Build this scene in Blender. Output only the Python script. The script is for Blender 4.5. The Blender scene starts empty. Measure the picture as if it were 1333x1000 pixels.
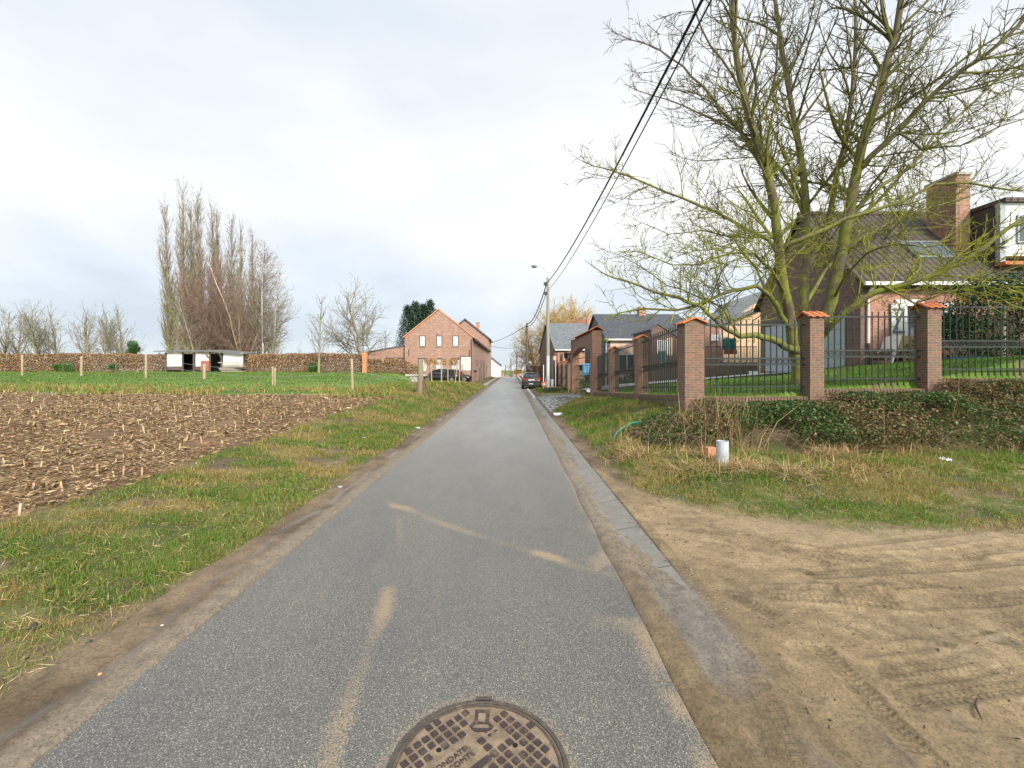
import bpy, math, random
import numpy as np
from mathutils import Vector, Matrix
rnd = random.Random(7)
S = bpy.context.scene
COL = S.collection
R = math.radians
F, CXP, HZ, EYE = 571.0, 666.5, 480.0, 1.8

# ------------------------------------------------------------------ camera
cam = bpy.data.cameras.new('camera'); camo = bpy.data.objects.new('camera', cam); COL.objects.link(camo)
cam.sensor_width = 36.0; cam.lens = 36.0 * F / 1333.0; cam.shift_y = -20 / 1333.0
cam.clip_start = 0.05; cam.clip_end = 6000
camo.location = (0, 0, EYE); camo.rotation_euler = (R(90), 0, 0)
S.camera = camo
S.view_settings.view_transform = 'Standard'; S.view_settings.look = 'None'
S.view_settings.gamma = 1; S.view_settings.exposure = EXPOSURE = 0.62

def at(px, py, Y):
    return ((px - CXP) * Y / F, Y, EYE - (py - HZ) * Y / F)

# ------------------------------------------------------------------ node helpers
def nd(nt, t, ins=None, **kw):
    n = nt.nodes.new(t)
    for k, v in kw.items(): setattr(n, k, v)
    if ins:
        for k, v in ins.items():
            s = n.inputs[k]
            if hasattr(v, 'is_output') or isinstance(v, bpy.types.NodeSocket): nt.links.new(v, s)
            elif isinstance(v, bpy.types.Node): nt.links.new(v.outputs[0], s)
            else:
                if s.type == 'RGBA' and len(v) == 3: v = (*v, 1)
                s.default_value = v
    return n
def mixc(nt, f, a, b, mode='MIX'):
    n = nt.nodes.new('ShaderNodeMix'); n.data_type = 'RGBA'; n.blend_type = mode
    for i, v in ((0, f), (6, a), (7, b)):
        s = n.inputs[i]
        if isinstance(v, bpy.types.NodeSocket): nt.links.new(v, s)
        elif i == 0: s.default_value = v
        else: s.default_value = (*v, 1) if len(v) == 3 else v
    return n.outputs[2]
def math_(nt, op, a, b=0.0, c=0.0, clamp=False):
    n = nt.nodes.new('ShaderNodeMath'); n.operation = op; n.use_clamp = clamp
    for i, v in enumerate((a, b, c)):
        if isinstance(v, bpy.types.NodeSocket): nt.links.new(v, n.inputs[i])
        else: n.inputs[i].default_value = v
    return n.outputs[0]
def noise(nt, vec, scale, detail=4, rough=.55, dist=0.0, col=False):
    n = nd(nt, 'ShaderNodeTexNoise', {'Scale': scale, 'Detail': detail, 'Roughness': rough, 'Distortion': dist})
    if vec is not None: nt.links.new(vec, n.inputs['Vector'])
    return n.outputs['Color' if col else 'Fac']
def ramp(nt, f, stops, interp='LINEAR'):
    n = nt.nodes.new('ShaderNodeValToRGB'); n.color_ramp.interpolation = interp
    el = n.color_ramp.elements
    while len(el) < len(stops): el.new(0.5)
    for e, (p, c) in zip(el, stops):
        e.position = p; e.color = (*c, 1) if len(c) == 3 else c
    nt.links.new(f, n.inputs[0]); return n.outputs[0]
def step(nt, f, lo, hi):
    n = nt.nodes.new('ShaderNodeMapRange'); n.interpolation_type = 'SMOOTHSTEP'
    nt.links.new(f, n.inputs[0]); n.inputs[1].default_value = lo; n.inputs[2].default_value = hi
    return n.outputs[0]
def bump(nt, h, strength=.5, dist=.01):
    n = nd(nt, 'ShaderNodeBump', {'Strength': strength, 'Distance': dist}); nt.links.new(h, n.inputs['Height'])
    return n.outputs[0]
MATS = {}
def mat(name, fn=None, **kw):
    if name in MATS: return MATS[name]
    m = bpy.data.materials.new(name); m.use_nodes = True; nt = m.node_tree
    b = nt.nodes['Principled BSDF']
    MATS[name] = m
    if fn: fn(nt, b, **kw)
    return m
def setb(nt, b, **kw):
    for k, v in kw.items():
        k = {'color': 'Base Color', 'rough': 'Roughness', 'metal': 'Metallic', 'normal': 'Normal', 'spec': 'Specular IOR Level', 'alpha': 'Alpha', 'trans': 'Transmission Weight'}.get(k, k)
        s = b.inputs[k]
        if isinstance(v, bpy.types.NodeSocket): nt.links.new(v, s)
        else: s.default_value = (*v, 1) if s.type == 'RGBA' and len(v) == 3 else v
def objc(nt): return nd(nt, 'ShaderNodeTexCoord').outputs['Object']
def uvc(nt): return nd(nt, 'ShaderNodeTexCoord').outputs['UV']
def geo(nt): return nd(nt, 'ShaderNodeNewGeometry').outputs['Position']
def scaled(nt, v, s):
    n = nd(nt, 'ShaderNodeMapping'); nt.links.new(v, n.inputs['Vector']); n.inputs['Scale'].default_value = s
    return n.outputs[0]

# --- plain painted / worn surface
def f_plain(nt, b, c=(.5, .5, .5), rough=.6, metal=0, var=.25, sc=6.0, bmp=.15, dirt=None):
    g = geo(nt)
    n = noise(nt, g, sc, 6, .6)
    c2 = tuple(x * (1 - var) for x in c)
    col = mixc(nt, step(nt, n, .3, .7), c2, c)
    if dirt: col = mixc(nt, step(nt, noise(nt, g, sc * .4, 8, .7), .5, .72), col, dirt)
    setb(nt, b, color=col, rough=rough, metal=metal, normal=bump(nt, noise(nt, g, sc * 8, 4), bmp, .004))
def P(name, c, **kw): return mat(name, f_plain, c=c, **kw)

# --- brick
def f_brick(nt, b, c1=(.36, .15, .09), c2=(.24, .09, .06), mortar=(.33, .29, .24), bw=.21, bh=.065, stain=(.12, .10, .05), st=.35, dark=(.1, .06, .05), lo=.6):
    uv = uvc(nt)
    n = nd(nt, 'ShaderNodeTexBrick', {'Scale': 1.0, 'Brick Width': bw, 'Row Height': bh, 'Mortar Size': .006, 'Mortar Smooth': .25, 'Bias': 0.0, 'Color1': c1, 'Color2': c2, 'Mortar': mortar})
    nt.links.new(uv, n.inputs['Vector'])
    # per-brick variation: noise sampled on snapped cells
    cell = nd(nt, 'ShaderNodeVectorMath', operation='SNAP'); nt.links.new(uv, cell.inputs[0]); cell.inputs[1].default_value = (bw * .5, bh, 1)
    wn = nd(nt, 'ShaderNodeTexWhiteNoise', noise_dimensions='2D'); nt.links.new(cell.outputs[0], wn.inputs['Vector'])
    col = mixc(nt, math_(nt, 'MULTIPLY', step(nt, wn.outputs['Value'], lo, .9), .75), n.outputs['Color'], dark)
    g = geo(nt)
    col = mixc(nt, math_(nt, 'MULTIPLY', step(nt, noise(nt, g, 14, 5), .45, .75), .25), col, tuple(min(1, x * 1.4 + .03) for x in c1))
    col = mixc(nt, math_(nt, 'MULTIPLY', step(nt, noise(nt, g, 1.7, 8, .7), .48, .7), st), col, stain)
    col = mixc(nt, math_(nt, 'SUBTRACT', 1.0, n.outputs['Fac']), mortar, col)
    h = math_(nt, 'SUBTRACT', noise(nt, g, 90, 3), math_(nt, 'MULTIPLY', n.outputs['Fac'], 1.5))
    setb(nt, b, color=col, rough=.85, normal=bump(nt, h, .6, .006))
# --- roof tiles
def f_roof(nt, b, rb=.07, c=(.07, .065, .06), c2=(.12, .11, .1), tw=.22, th=.3, rough=.6, moss=None, ms=.4):
    uv = uvc(nt); sx = nd(nt, 'ShaderNodeSeparateXYZ'); nt.links.new(uv, sx.inputs[0])
    wx = math_(nt, 'SINE', math_(nt, 'MULTIPLY', sx.outputs[0], 2 * math.pi / tw))
    fy = math_(nt, 'FRACT', math_(nt, 'DIVIDE', sx.outputs[1], th))
    h = math_(nt, 'SUBTRACT', math_(nt, 'MULTIPLY', wx, .5), math_(nt, 'MULTIPLY', fy, .9))
    cell = nd(nt, 'ShaderNodeVectorMath', operation='SNAP'); nt.links.new(uv, cell.inputs[0]); cell.inputs[1].default_value = (tw, th, 1)
    wn = nd(nt, 'ShaderNodeTexWhiteNoise', noise_dimensions='2D'); nt.links.new(cell.outputs[0], wn.inputs['Vector'])
    g = geo(nt)
    col = mixc(nt, wn.outputs['Value'], c, c2)
    col = mixc(nt, math_(nt, 'MULTIPLY', step(nt, noise(nt, g, 1.2, 8, .7), .45, .7), ms), col, moss or tuple(x * .6 for x in c))
    col = mixc(nt, step(nt, fy, .9, 1.0), col, tuple(x * .35 for x in c))
    setb(nt, b, color=col, rough=rough, normal=bump(nt, h, 1.0, rb))
def f_wood(nt, b, c=(.30, .22, .13), c2=(.16, .12, .08), moss=(.12, .13, .05), ms=.3, rough=.85):
    g = geo(nt)
    col = mixc(nt, noise(nt, scaled(nt, g, (30, 30, 3)), 1, 6, .7), c2, c)
    col = mixc(nt, math_(nt, 'MULTIPLY', step(nt, noise(nt, g, 3, 5), .5, .7), ms), col, moss)
    setb(nt, b, color=col, rough=rough, normal=bump(nt, noise(nt, scaled(nt, g, (60, 60, 4)), 1, 5), .5, .01))
def f_bark(nt, b, c=(.20, .17, .12), c2=(.10, .085, .06), lichen=(.26, .27, .05), amt=.5, z0=3.0, z1=12.0, sc=5.0):
    g = geo(nt); sx = nd(nt, 'ShaderNodeSeparateXYZ'); nt.links.new(g, sx.inputs[0])
    col = mixc(nt, noise(nt, scaled(nt, g, (18, 18, 5)), 1, 6, .7), c2, c)
    hi = math_(nt, 'SUBTRACT', 1.0, step(nt, sx.outputs[2], z0, z1))
    f = math_(nt, 'MULTIPLY', step(nt, noise(nt, g, sc, 5, .65), .62 - amt * .35, .72 - amt * .3), math_(nt, 'MULTIPLY_ADD', hi, .75, .2), clamp=True)
    col = mixc(nt, f, col, lichen)
    setb(nt, b, color=col, rough=.9, normal=bump(nt, noise(nt, scaled(nt, g, (30, 30, 8)), 1, 5), .6, .012))
def f_attr(nt, b, rough=.7, spec=.3, sss=0, trans=0.0, var=.0):
    a = nd(nt, 'ShaderNodeAttribute', attribute_name='Col').outputs['Color']
    if var: a = mixc(nt, noise(nt, geo(nt), 30, 3), a, mixc(nt, 1.0, a, (1 - var,) * 3, 'MULTIPLY'))
    setb(nt, b, color=a, rough=rough, spec=spec)
    if trans:
        t = nd(nt, 'ShaderNodeBsdfTranslucent'); nt.links.new(a, t.inputs[0])
        m = nd(nt, 'ShaderNodeMixShader', {0: trans}); nt.links.new(b.outputs[0], m.inputs[1]); nt.links.new(t.outputs[0], m.inputs[2])
        nt.links.new(m.outputs[0], nt.nodes['Material Output'].inputs[0])
def f_glass(nt, b, c=(.03, .04, .05), rough=.08):
    setb(nt, b, color=c, rough=rough, spec=.8)

# ------------------------------------------------------------------ object helpers
def tag(o, label=None, cat=None, group=None, kind=None):
    if label: o['label'] = label
    if cat: o['category'] = cat
    if group: o['group'] = group
    if kind: o['kind'] = kind
    return o
def empty(name, loc, label=None, cat=None, group=None):
    o = bpy.data.objects.new(name, None); COL.objects.link(o); o.location = loc; o.empty_display_size = .2
    return tag(o, label, cat, group)
def wloc(o):
    v = Vector((0, 0, 0))
    while o is not None: v += o.location; o = o.parent
    return v
class MB:
    """collects boxes, prisms, tubes in world coordinates; build() links them as one mesh object"""
    def __init__(s): s.v = []; s.f = []; s.sm = []
    def add(s, vs, fs, smooth=False):
        n = len(s.v); s.v += [tuple(v) for v in vs]; s.f += [tuple(i + n for i in f) for f in fs]; s.sm += [smooth] * len(fs); return s
    def box(s, x0, x1, y0, y1, z0, z1, rz=0, c=None, M=None):
        vs = [Vector((x, y, z)) for z in (z0, z1) for x, y in ((x0, y0), (x1, y0), (x1, y1), (x0, y1))]
        if rz or M is not None:
            c = Vector(c or ((x0 + x1) / 2, (y0 + y1) / 2, (z0 + z1) / 2)); Q = M if M is not None else Matrix.Rotation(rz, 3, 'Z')
            vs = [c + Q @ (v - c) for v in vs]
        return s.add(vs, [(0, 3, 2, 1), (4, 5, 6, 7), (0, 1, 5, 4), (1, 2, 6, 5), (2, 3, 7, 6), (3, 0, 4, 7)])
    def prism(s, poly, d):
        """poly: 3D points (planar), extruded by vector d"""
        n = len(poly); P0 = [Vector(p) for p in poly]; P1 = [p + Vector(d) for p in P0]
        return s.add(P0 + P1, [tuple(range(n))[::-1], tuple(range(n, 2 * n))] + [(i, (i + 1) % n, n + (i + 1) % n, n + i) for i in range(n)])
    def tube(s, pts, r, n=8, cap=True, smooth=True):
        pts = [Vector(p) for p in pts]; m = len(pts)
        if not isinstance(r, (list, tuple)): r = [r] * m
        vs = []; ref = None
        for i, p in enumerate(pts):
            d = (pts[min(i + 1, m - 1)] - pts[max(i - 1, 0)]).normalized()
            if ref is None: ref = Vector((0, 0, 1)).cross(d) if abs(d.z) < .9 else Vector((1, 0, 0)).cross(d)
            u = (ref - d * ref.dot(d)).normalized(); ref = u; w = d.cross(u)
            for k in range(n):
                a = 2 * math.pi * k / n; vs.append(p + (u * math.cos(a) + w * math.sin(a)) * r[i])
        fs = [(i * n + k, i * n + (k + 1) % n, (i + 1) * n + (k + 1) % n, (i + 1) * n + k) for i in range(m - 1) for k in range(n)]
        s.add(vs, fs, smooth)
        if cap: s.add(vs[:n], [tuple(range(n))[::-1]]); s.add(vs[-n:], [tuple(range(n))])
        return s
    def disc(s, c, r0, r1, z0, z1, n=48):
        """ring or disc about the z axis"""
        c = Vector(c)
        if r0 <= 0:
            lo = [c + Vector((r1 * math.cos(2 * math.pi * k / n), r1 * math.sin(2 * math.pi * k / n), z0)) for k in range(n)]
            return s.prism(lo, (0, 0, z1 - z0))
        vs = [c + Vector((r * math.cos(2 * math.pi * k / n), r * math.sin(2 * math.pi * k / n), z)) for r, z in ((r0, z0), (r1, z0), (r1, z1), (r0, z1)) for k in range(n)]
        return s.add(vs, [(j * n + k, j * n + (k + 1) % n, ((j + 1) % 4) * n + (k + 1) % n, ((j + 1) % 4) * n + k) for j in range(4) for k in range(n)])
    def build(s, name, m, parent=None, org=None, bevel=0, uv=True):
        me = bpy.data.meshes.new(name)
        V0 = np.array(s.v, dtype=np.float64)
        o_ = wloc(parent) if parent is not None else Vector(org or (0, 0, 0))
        V = V0 - np.array(o_)
        me.from_pydata(V.tolist(), [], s.f)
        if uv:
            ul = me.uv_layers.new(name='UVMap'); data = []
            for p in me.polygons:
                nrm = p.normal
                if abs(nrm.z) > .97: u, w = Vector((1, 0, 0)), Vector((0, 1, 0))
                else: u = Vector((0, 0, 1)).cross(nrm).normalized(); w = nrm.cross(u)
                for vi in p.vertices:
                    q = Vector(V0[vi]); data += [q.dot(u), q.dot(w)]
            ul.data.foreach_set('uv', data)
        me.polygons.foreach_set('use_smooth', s.sm)
        me.materials.append(m)
        o = bpy.data.objects.new(name, me); COL.objects.link(o)
        if parent is not None: o.parent = parent
        else: o.location = o_
        if bevel:
            md = o.modifiers.new('bevel', 'BEVEL'); md.width = bevel; md.segments = 2; md.limit_method = 'ANGLE'
        return o
def children(o): return [c for c in bpy.data.objects if c.parent == o]
def copy_tree(o, parent=None):
    c = o.copy(); COL.objects.link(c); c.parent = parent
    for ch in children(o): copy_tree(ch, c)
    return c

def np_mesh(name, V, Fq, m, col=None, parent=None, org=(0, 0, 0), smooth=False, attrs=None):
    """V (n,3), Fq (m,k) numpy; k = 3 or 4"""
    me = bpy.data.meshes.new(name)
    V = V - np.array(org)
    if parent is not None: V = V - np.array(wloc(parent)) + np.array(org)
    k = Fq.shape[1]; nf = len(Fq)
    me.vertices.add(len(V)); me.vertices.foreach_set('co', V.astype(np.float32).ravel())
    me.loops.add(nf * k); me.loops.foreach_set('vertex_index', Fq.astype(np.int32).ravel())
    me.polygons.add(nf); me.polygons.foreach_set('loop_start', np.arange(0, nf * k, k, dtype=np.int32))
    me.polygons.foreach_set('loop_total', np.full(nf, k, dtype=np.int32))
    me.polygons.foreach_set('use_smooth', np.full(nf, smooth))
    me.update(calc_edges=True)
    if col is not None:
        a = me.attributes.new('Col', 'FLOAT_COLOR', 'POINT')
        c = np.ones((len(V), 4), dtype=np.float32); c[:, :3] = col; a.data.foreach_set('color', c.ravel())
    for an, av in (attrs or {}).items():
        a = me.attributes.new(an, 'FLOAT', 'POINT'); a.data.foreach_set('value', av.astype(np.float32))
    me.materials.append(m)
    o = bpy.data.objects.new(name, me); COL.objects.link(o)
    if parent is not None: o.parent = parent
    else: o.location = org
    return o

# ------------------------------------------------------------------ numpy noise
def _h(ix, iy, s):
    n = (ix.astype(np.int64) * 374761393 + iy.astype(np.int64) * 668265263 + s * 1442695041) & 0x7fffffff
    n = ((n ^ (n >> 13)) * 1274126177) & 0x7fffffff
    n = ((n ^ (n >> 16)) * 83492791) & 0x7fffffff
    return (n & 0xffff) / 65535.0
def vnoise(x, y, s=0):
    xi = np.floor(x); yi = np.floor(y); fx = x - xi; fy = y - yi
    fx = fx * fx * (3 - 2 * fx); fy = fy * fy * (3 - 2 * fy)
    a = _h(xi, yi, s); b = _h(xi + 1, yi, s); c = _h(xi, yi + 1, s); d = _h(xi + 1, yi + 1, s)
    return a + (b - a) * fx + (c - a) * fy + (a - b - c + d) * fx * fy
def fbm(x, y, s=0, o=4, g=.55):
    t = 0; w = 1; tw = 0
    for i in range(o):
        t = t + w * vnoise(x * 2 ** i + 17.3 * i, y * 2 ** i - 9.1 * i, s + i); tw += w; w *= g
    return t / tw
def sst(x, a, b):
    t = np.clip((x - a) / (b - a), 0, 1); return t * t * (3 - 2 * t)
def lerp(a, b, t): return a + (b - a) * t

# ------------------------------------------------------------------ terrain functions
ROAD_L, ROAD_R = -2.2, 0.93
def road_profile(y):
    y = np.asarray(y, dtype=float)
    d = np.clip(y - 85, 0, 55); z = -0.0006 * d * d
    return z - np.clip(y - 140, 0, 160) * .06
def plateau(x, y):
    p = 0.029 * np.minimum(y, 50) * sst(y, -2, 3)
    low = np.interp(y, [0, 20, 30, 45, 52, 60], [0, .58, .72, .45, .25, .22])
    t = sst(x, -12.5, -9.0)
    return p * (1 - t) + np.minimum(p, low) * t
def coping(x):  # right wall, stepped
    return np.where(x < 7.2, 1.08, np.where(x < 9.9, 1.3, np.where(x < 12.6, 1.58, 1.8)))
def garden(x, y):
    base = np.interp(y, [9, 10.5, 14, 20, 26, 40], [1.03, 1.03, .95, .82, .6, .3]) - .15 * sst(x, 6, 4.7) * sst(y, 12, 18) + .22 * sst(x, 10, 12.5) * sst(y, 19, 16)
    g = base + .098 * np.clip(x - 4.6, 0, 9)
    return g
def H(x, y):
    x = np.asarray(x, dtype=float); y = np.asarray(y, dtype=float)
    z = np.zeros(np.broadcast(x, y).shape)
    # left verge rising to the field plateau
    z = z + plateau(x, y) * sst(x, -2.75, -5.4) 
    # right: verge, bank and garden
    edge = np.interp(x, [1.4, 1.6, 2.06, 2.66, 3.45, 14], [9.5, 7.6, 6.3, 5.5, 5.1, 5.0])
    verge = .16 * sst(y - edge, 0, 2.4) * sst(x, 1.5, 2.4)
    cw = np.interp(x, [4, 6, 8, 10.5, 13, 20], [1.0, 1.06, 1.22, 1.45, 1.7, 1.9])
    bank = (cw - .42) * sst(y, 7.5, 10.2) * sst(x, 2.0, 4.4)
    rightz = np.maximum(verge, bank) + verge * .3
    side = np.interp(y, [10, 14, 18, 21.5, 23, 29, 33, 60], [.8, .74, .56, .38, .2, .12, .1, .1]) * sst(x, 1.5, 4.1)
    k = sst(y, 9.0, 11.0); rightz = np.where(x > 1.4, rightz * (1 - k) + np.maximum(side, rightz * (x < 4.3) * .0) * k, 0)
    inside = (x > 4.3) & (y > 10.5) & (y < 60)
    gz = garden(x, np.minimum(y, 40))
    gate = (y > 22.8) & (y < 27.5)
    rightz = np.where(inside, gz, rightz)
    z = z + np.where(x > 1.4, rightz, 0)
    z = z + road_profile(y)
    return z
def ground_hit(px, py, y0=1.5, y1=200):
    dx = (px - CXP) / F; dz = -(py - HZ) / F
    ys = np.concatenate([np.arange(y0, 30, .02), np.arange(30, y1, .1)])
    zz = EYE + dz * ys; hh = H(dx * ys, ys)
    k = np.argmax(zz <= hh)
    if not (zz <= hh).any(): k = -1
    return float(dx * ys[k]), float(ys[k]), float(hh[k])
def hgt(x, y): return float(H(np.array([x]), np.array([y]))[0])

def field_edge(y): return -5.35 + .9 * (fbm(y * .5, y * 0, 5, 4) - .5) + .35 * sst(y, 12, 22) * 1.0
def field_far(x): return 19.3 + .115 * (-6 - x) + 1.5 * (fbm(x * .3, x * 0 + 3, 8, 3) - .5)
def in_field(x, y): # 1 inside the maize field
    return sst(field_edge(y) - x, -.12, .3) * sst(field_far(x) - y, -.3, .5)
def sand_edge(x): return np.interp(x, [1.45, 1.7, 2.06, 2.66, 3.45, 6, 14], [8.6, 7.2, 6.2, 5.5, 5.12, 5.0, 4.6])
def in_sand(x, y):
    e = sand_edge(x) + .9 * (fbm(x * 1.3, y * 1.3, 21, 5) - .5)
    return sst(e - y, -.35, .45) * sst(x, 1.0, 1.3)
def grassiness(x, y):
    n = fbm(x * 1.1, y * 1.1, 31, 5, .6)
    g = np.ones_like(n)
    le = -2.60 + .45 * (fbm(x * 0, y * .7, 40, 4) - .5) + .45 * (fbm(x * 3, y * 3, 41, 4) - .5) - .15 * sst(y, 6, 2)
    L = sst(le - x, -.05, .45) * sst(n, .22, .42)
    L = L * (1 - in_field(x, y)) 
    re = 1.75 + .5 * (fbm(x * 0, y * .8, 44, 4) - .5)
    Rr = sst(x - re, -.1, .3) * (1 - in_sand(x, y)) * sst(n, .24, .44)
    return np.where(x < -.6, L, Rr)
# ------------------------------------------------------------------ light
SUN_EL, SUN_AZ = R(30), R(152)      # azimuth from +Y towards +X: behind the camera, to the right
sd = Vector((math.sin(SUN_AZ) * math.cos(SUN_EL), math.cos(SUN_AZ) * math.cos(SUN_EL), math.sin(SUN_EL)))
sl = bpy.data.lights.new('sun', 'SUN'); sl.energy = 3.0; sl.angle = R(8); sl.color = (1, .92, .79)
so = bpy.data.objects.new('sun', sl); COL.objects.link(so); so.rotation_euler = (-sd).to_track_quat('-Z', 'Y').to_euler(); so.location = (20, -20, 30)
W = bpy.data.worlds.new('World'); S.world = W; W.use_nodes = True
nt = W.node_tree; bg = nt.nodes['Background']
sky = nd(nt, 'ShaderNodeTexSky', sky_type='NISHITA', sun_disc=False, sun_elevation=SUN_EL, sun_rotation=SUN_AZ)
dirv = nd(nt, 'ShaderNodeTexCoord').outputs['Generated']
sx = nd(nt, 'ShaderNodeSeparateXYZ'); nt.links.new(dirv, sx.inputs[0]); zz = sx.outputs[2]
zc = math_(nt, 'ADD', math_(nt, 'ABSOLUTE', zz), .22)
cv = nd(nt, 'ShaderNodeCombineXYZ', {0: math_(nt, 'DIVIDE', sx.outputs[0], zc), 1: math_(nt, 'DIVIDE', sx.outputs[1], zc), 2: 0.3})
n1 = noise(nt, cv.outputs[0], .55, 7, .52, .35)
n2 = noise(nt, cv.outputs[0], 1.9, 6, .5, .4)
# elevation structure: grey-blue low band, white middle, softer grey-blue above
band = ramp(nt, zz, [(0.0, (.42,) * 3), (.10, (.28,) * 3), (.2, (.42,) * 3), (.3, (.86,) * 3), (.42, (.74,) * 3), (.62, (.40,) * 3), (1.0, (.5,) * 3)])
f = math_(nt, 'ADD', math_(nt, 'MULTIPLY', math_(nt, 'SUBTRACT', n1, .5), 2.0), band)
f = math_(nt, 'ADD', f, math_(nt, 'MULTIPLY', math_(nt, 'SUBTRACT', n2, .5), .5))
f = math_(nt, 'ADD', f, math_(nt, 'MULTIPLY', sx.outputs[0], .12))
cloud = ramp(nt, f, [(0.0, (.44, .50, .565)), (.3, (.52, .575, .63)), (.55, (.61, .64, .67)), (.8, (.70, .71, .725)), (1.0, (.76, .76, .765))])
dt = nd(nt, 'ShaderNodeVectorMath', {1: tuple(sd)}, operation='DOT_PRODUCT'); nt.links.new(dirv, dt.inputs[0])
glow = math_(nt, 'ADD', 1.0, math_(nt, 'MULTIPLY', step(nt, dt.outputs['Value'], .1, 1.0), 1.5))
cb = nd(nt, 'ShaderNodeVectorMath', operation='SCALE'); nt.links.new(cloud, cb.inputs[0]); nt.links.new(glow, cb.inputs['Scale'])
nsky = nd(nt, 'ShaderNodeVectorMath', operation='SCALE'); nt.links.new(sky.outputs[0], nsky.inputs[0]); nsky.inputs['Scale'].default_value = 1.0
cloud10 = nd(nt, 'ShaderNodeVectorMath', operation='SCALE'); nt.links.new(cb.outputs[0], cloud10.inputs[0]); cloud10.inputs['Scale'].default_value = 10.0
nt.links.new(mixc(nt, .93, nsky.outputs[0], cloud10.outputs[0]), bg.inputs[0]); bg.inputs[1].default_value = 0.1

# ------------------------------------------------------------------ ground materials
def f_ground(nt, b):
    a = nd(nt, 'ShaderNodeAttribute', attribute_name='Col').outputs['Color']
    wet = nd(nt, 'ShaderNodeAttribute', attribute_name='wet').outputs['Fac']
    g = geo(nt)
    n = noise(nt, g, 45, 6, .7); m = noise(nt, g, 9, 6, .65); s = noise(nt, g, 260, 3, .6)
    col = mixc(nt, 1.0, a, ramp(nt, n, [(.25, (.55, .55, .55)), (.5, (1, 1, 1)), (.75, (1.35, 1.33, 1.3))]), 'MULTIPLY')
    col = mixc(nt, 1.0, col, ramp(nt, m, [(.3, (.75, .75, .77)), (.7, (1.22, 1.2, 1.17))]), 'MULTIPLY')
    # grit
    v = nd(nt, 'ShaderNodeTexVoronoi', {'Scale': 120.0}); nt.links.new(g, v.inputs['Vector'])
    col = mixc(nt, math_(nt, 'MULTIPLY', step(nt, noise(nt, v.outputs['Position'], 130, 0), .66, .7), .5), col, (.05, .045, .035))
    h = math_(nt, 'ADD', math_(nt, 'MULTIPLY', n, .6), math_(nt, 'MULTIPLY', m, 1.6))
    h = math_(nt, 'ADD', h, math_(nt, 'MULTIPLY', s, .15))
    tm, tu, tv = (nd(nt, 'ShaderNodeAttribute', attribute_name=q).outputs['Fac'] for q in ('tm', 'tu', 'tv'))
    av = math_(nt, 'ABSOLUTE', tv)
    lugf = math_(nt, 'FRACT', math_(nt, 'ADD', tu, math_(nt, 'MULTIPLY', av, .55)))
    lug = math_(nt, 'MULTIPLY', step(nt, lugf, .34, .44), math_(nt, 'SUBTRACT', 1.0, step(nt, lugf, .86, .98)))
    rib = math_(nt, 'MULTIPLY', step(nt, av, .10, .16), math_(nt, 'SUBTRACT', 1.0, math_(nt, 'MULTIPLY', step(nt, av, .52, .56), math_(nt, 'SUBTRACT', 1.0, step(nt, av, .62, .66)))))
    tread = math_(nt, 'MULTIPLY', tm, math_(nt, 'SUBTRACT', 1.0, math_(nt, 'MULTIPLY', lug, rib)))
    h = math_(nt, 'SUBTRACT', h, math_(nt, 'MULTIPLY', tread, 1.5))
    col = mixc(nt, math_(nt, 'MULTIPLY', tread, .3), col, mixc(nt, 1.0, col, (.5, .47, .42), 'MULTIPLY'))
    setb(nt, b, color=col, rough=math_(nt, 'SUBTRACT', .92, math_(nt, 'MULTIPLY', wet, .8)), spec=math_(nt, 'ADD', .25, math_(nt, 'MULTIPLY', wet, .4)),
         normal=bump(nt, h, .45, .018))
    bn = [x for x in nt.nodes if x.type == 'BUMP'][-1]
    nt.links.new(math_(nt, 'MULTIPLY', math_(nt, 'SUBTRACT', 1.0, wet, clamp=True), .42), bn.inputs['Strength'])
MG = mat('ground_surface', f_ground)

def arange_list(segs):
    out = []
    for a, b, s in segs: out += list(np.arange(a, b - 1e-9, s))
    return np.array(sorted(set(np.round(out, 4))))
GX = arange_list([(-1600, -400, 300), (-400, -120, 40), (-120, -60, 6), (-60, -24, 2), (-24, -12, .8), (-12, -7, .25), (-7, -1.9, .05), (-1.9, .9, .4), (.9, 1.4, .03), (1.4, 4.7, .016), (4.7, 9, .06), (9, 14, .2), (14, 30, 1), (30, 120, 8), (120, 400, 40), (400, 1601, 300)])
GY = arange_list([(-30, -4, 4), (-4, 1.2, .4), (1.2, 2.0, .03), (2.0, 4.7, .018), (4.7, 4.9, .04), (4.9, 8, .06), (8, 12, .1), (12, 20, .25), (20, 50, .6), (50, 100, 2), (100, 300, 10), (300, 900, 60), (900, 3001, 300)])
XX, YY = np.meshgrid(GX, GY)
ZZ = H(XX, YY)
sand = in_sand(XX, YY); fld = in_field(XX, YY) * (XX < -3); grs = grassiness(XX, YY)
near = sst(YY, 40, 15)
# micro relief
nz = fbm(XX * 6, YY * 6, 3, 5, .6) - .5; nb = fbm(XX * .9, YY * .9, 4, 4) - .5
inroad = (XX > -2.66) & (XX < 1.47)
rel = nz * .035 * near + nb * .07 * sst(np.abs(XX + .6), 2.2, 4.5)
rel = np.where(sand > .3, nz * .012 + nb * .02, rel) + fld * nz * .14 * near
ZZ = ZZ + np.where(inroad, 0, rel)
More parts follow.
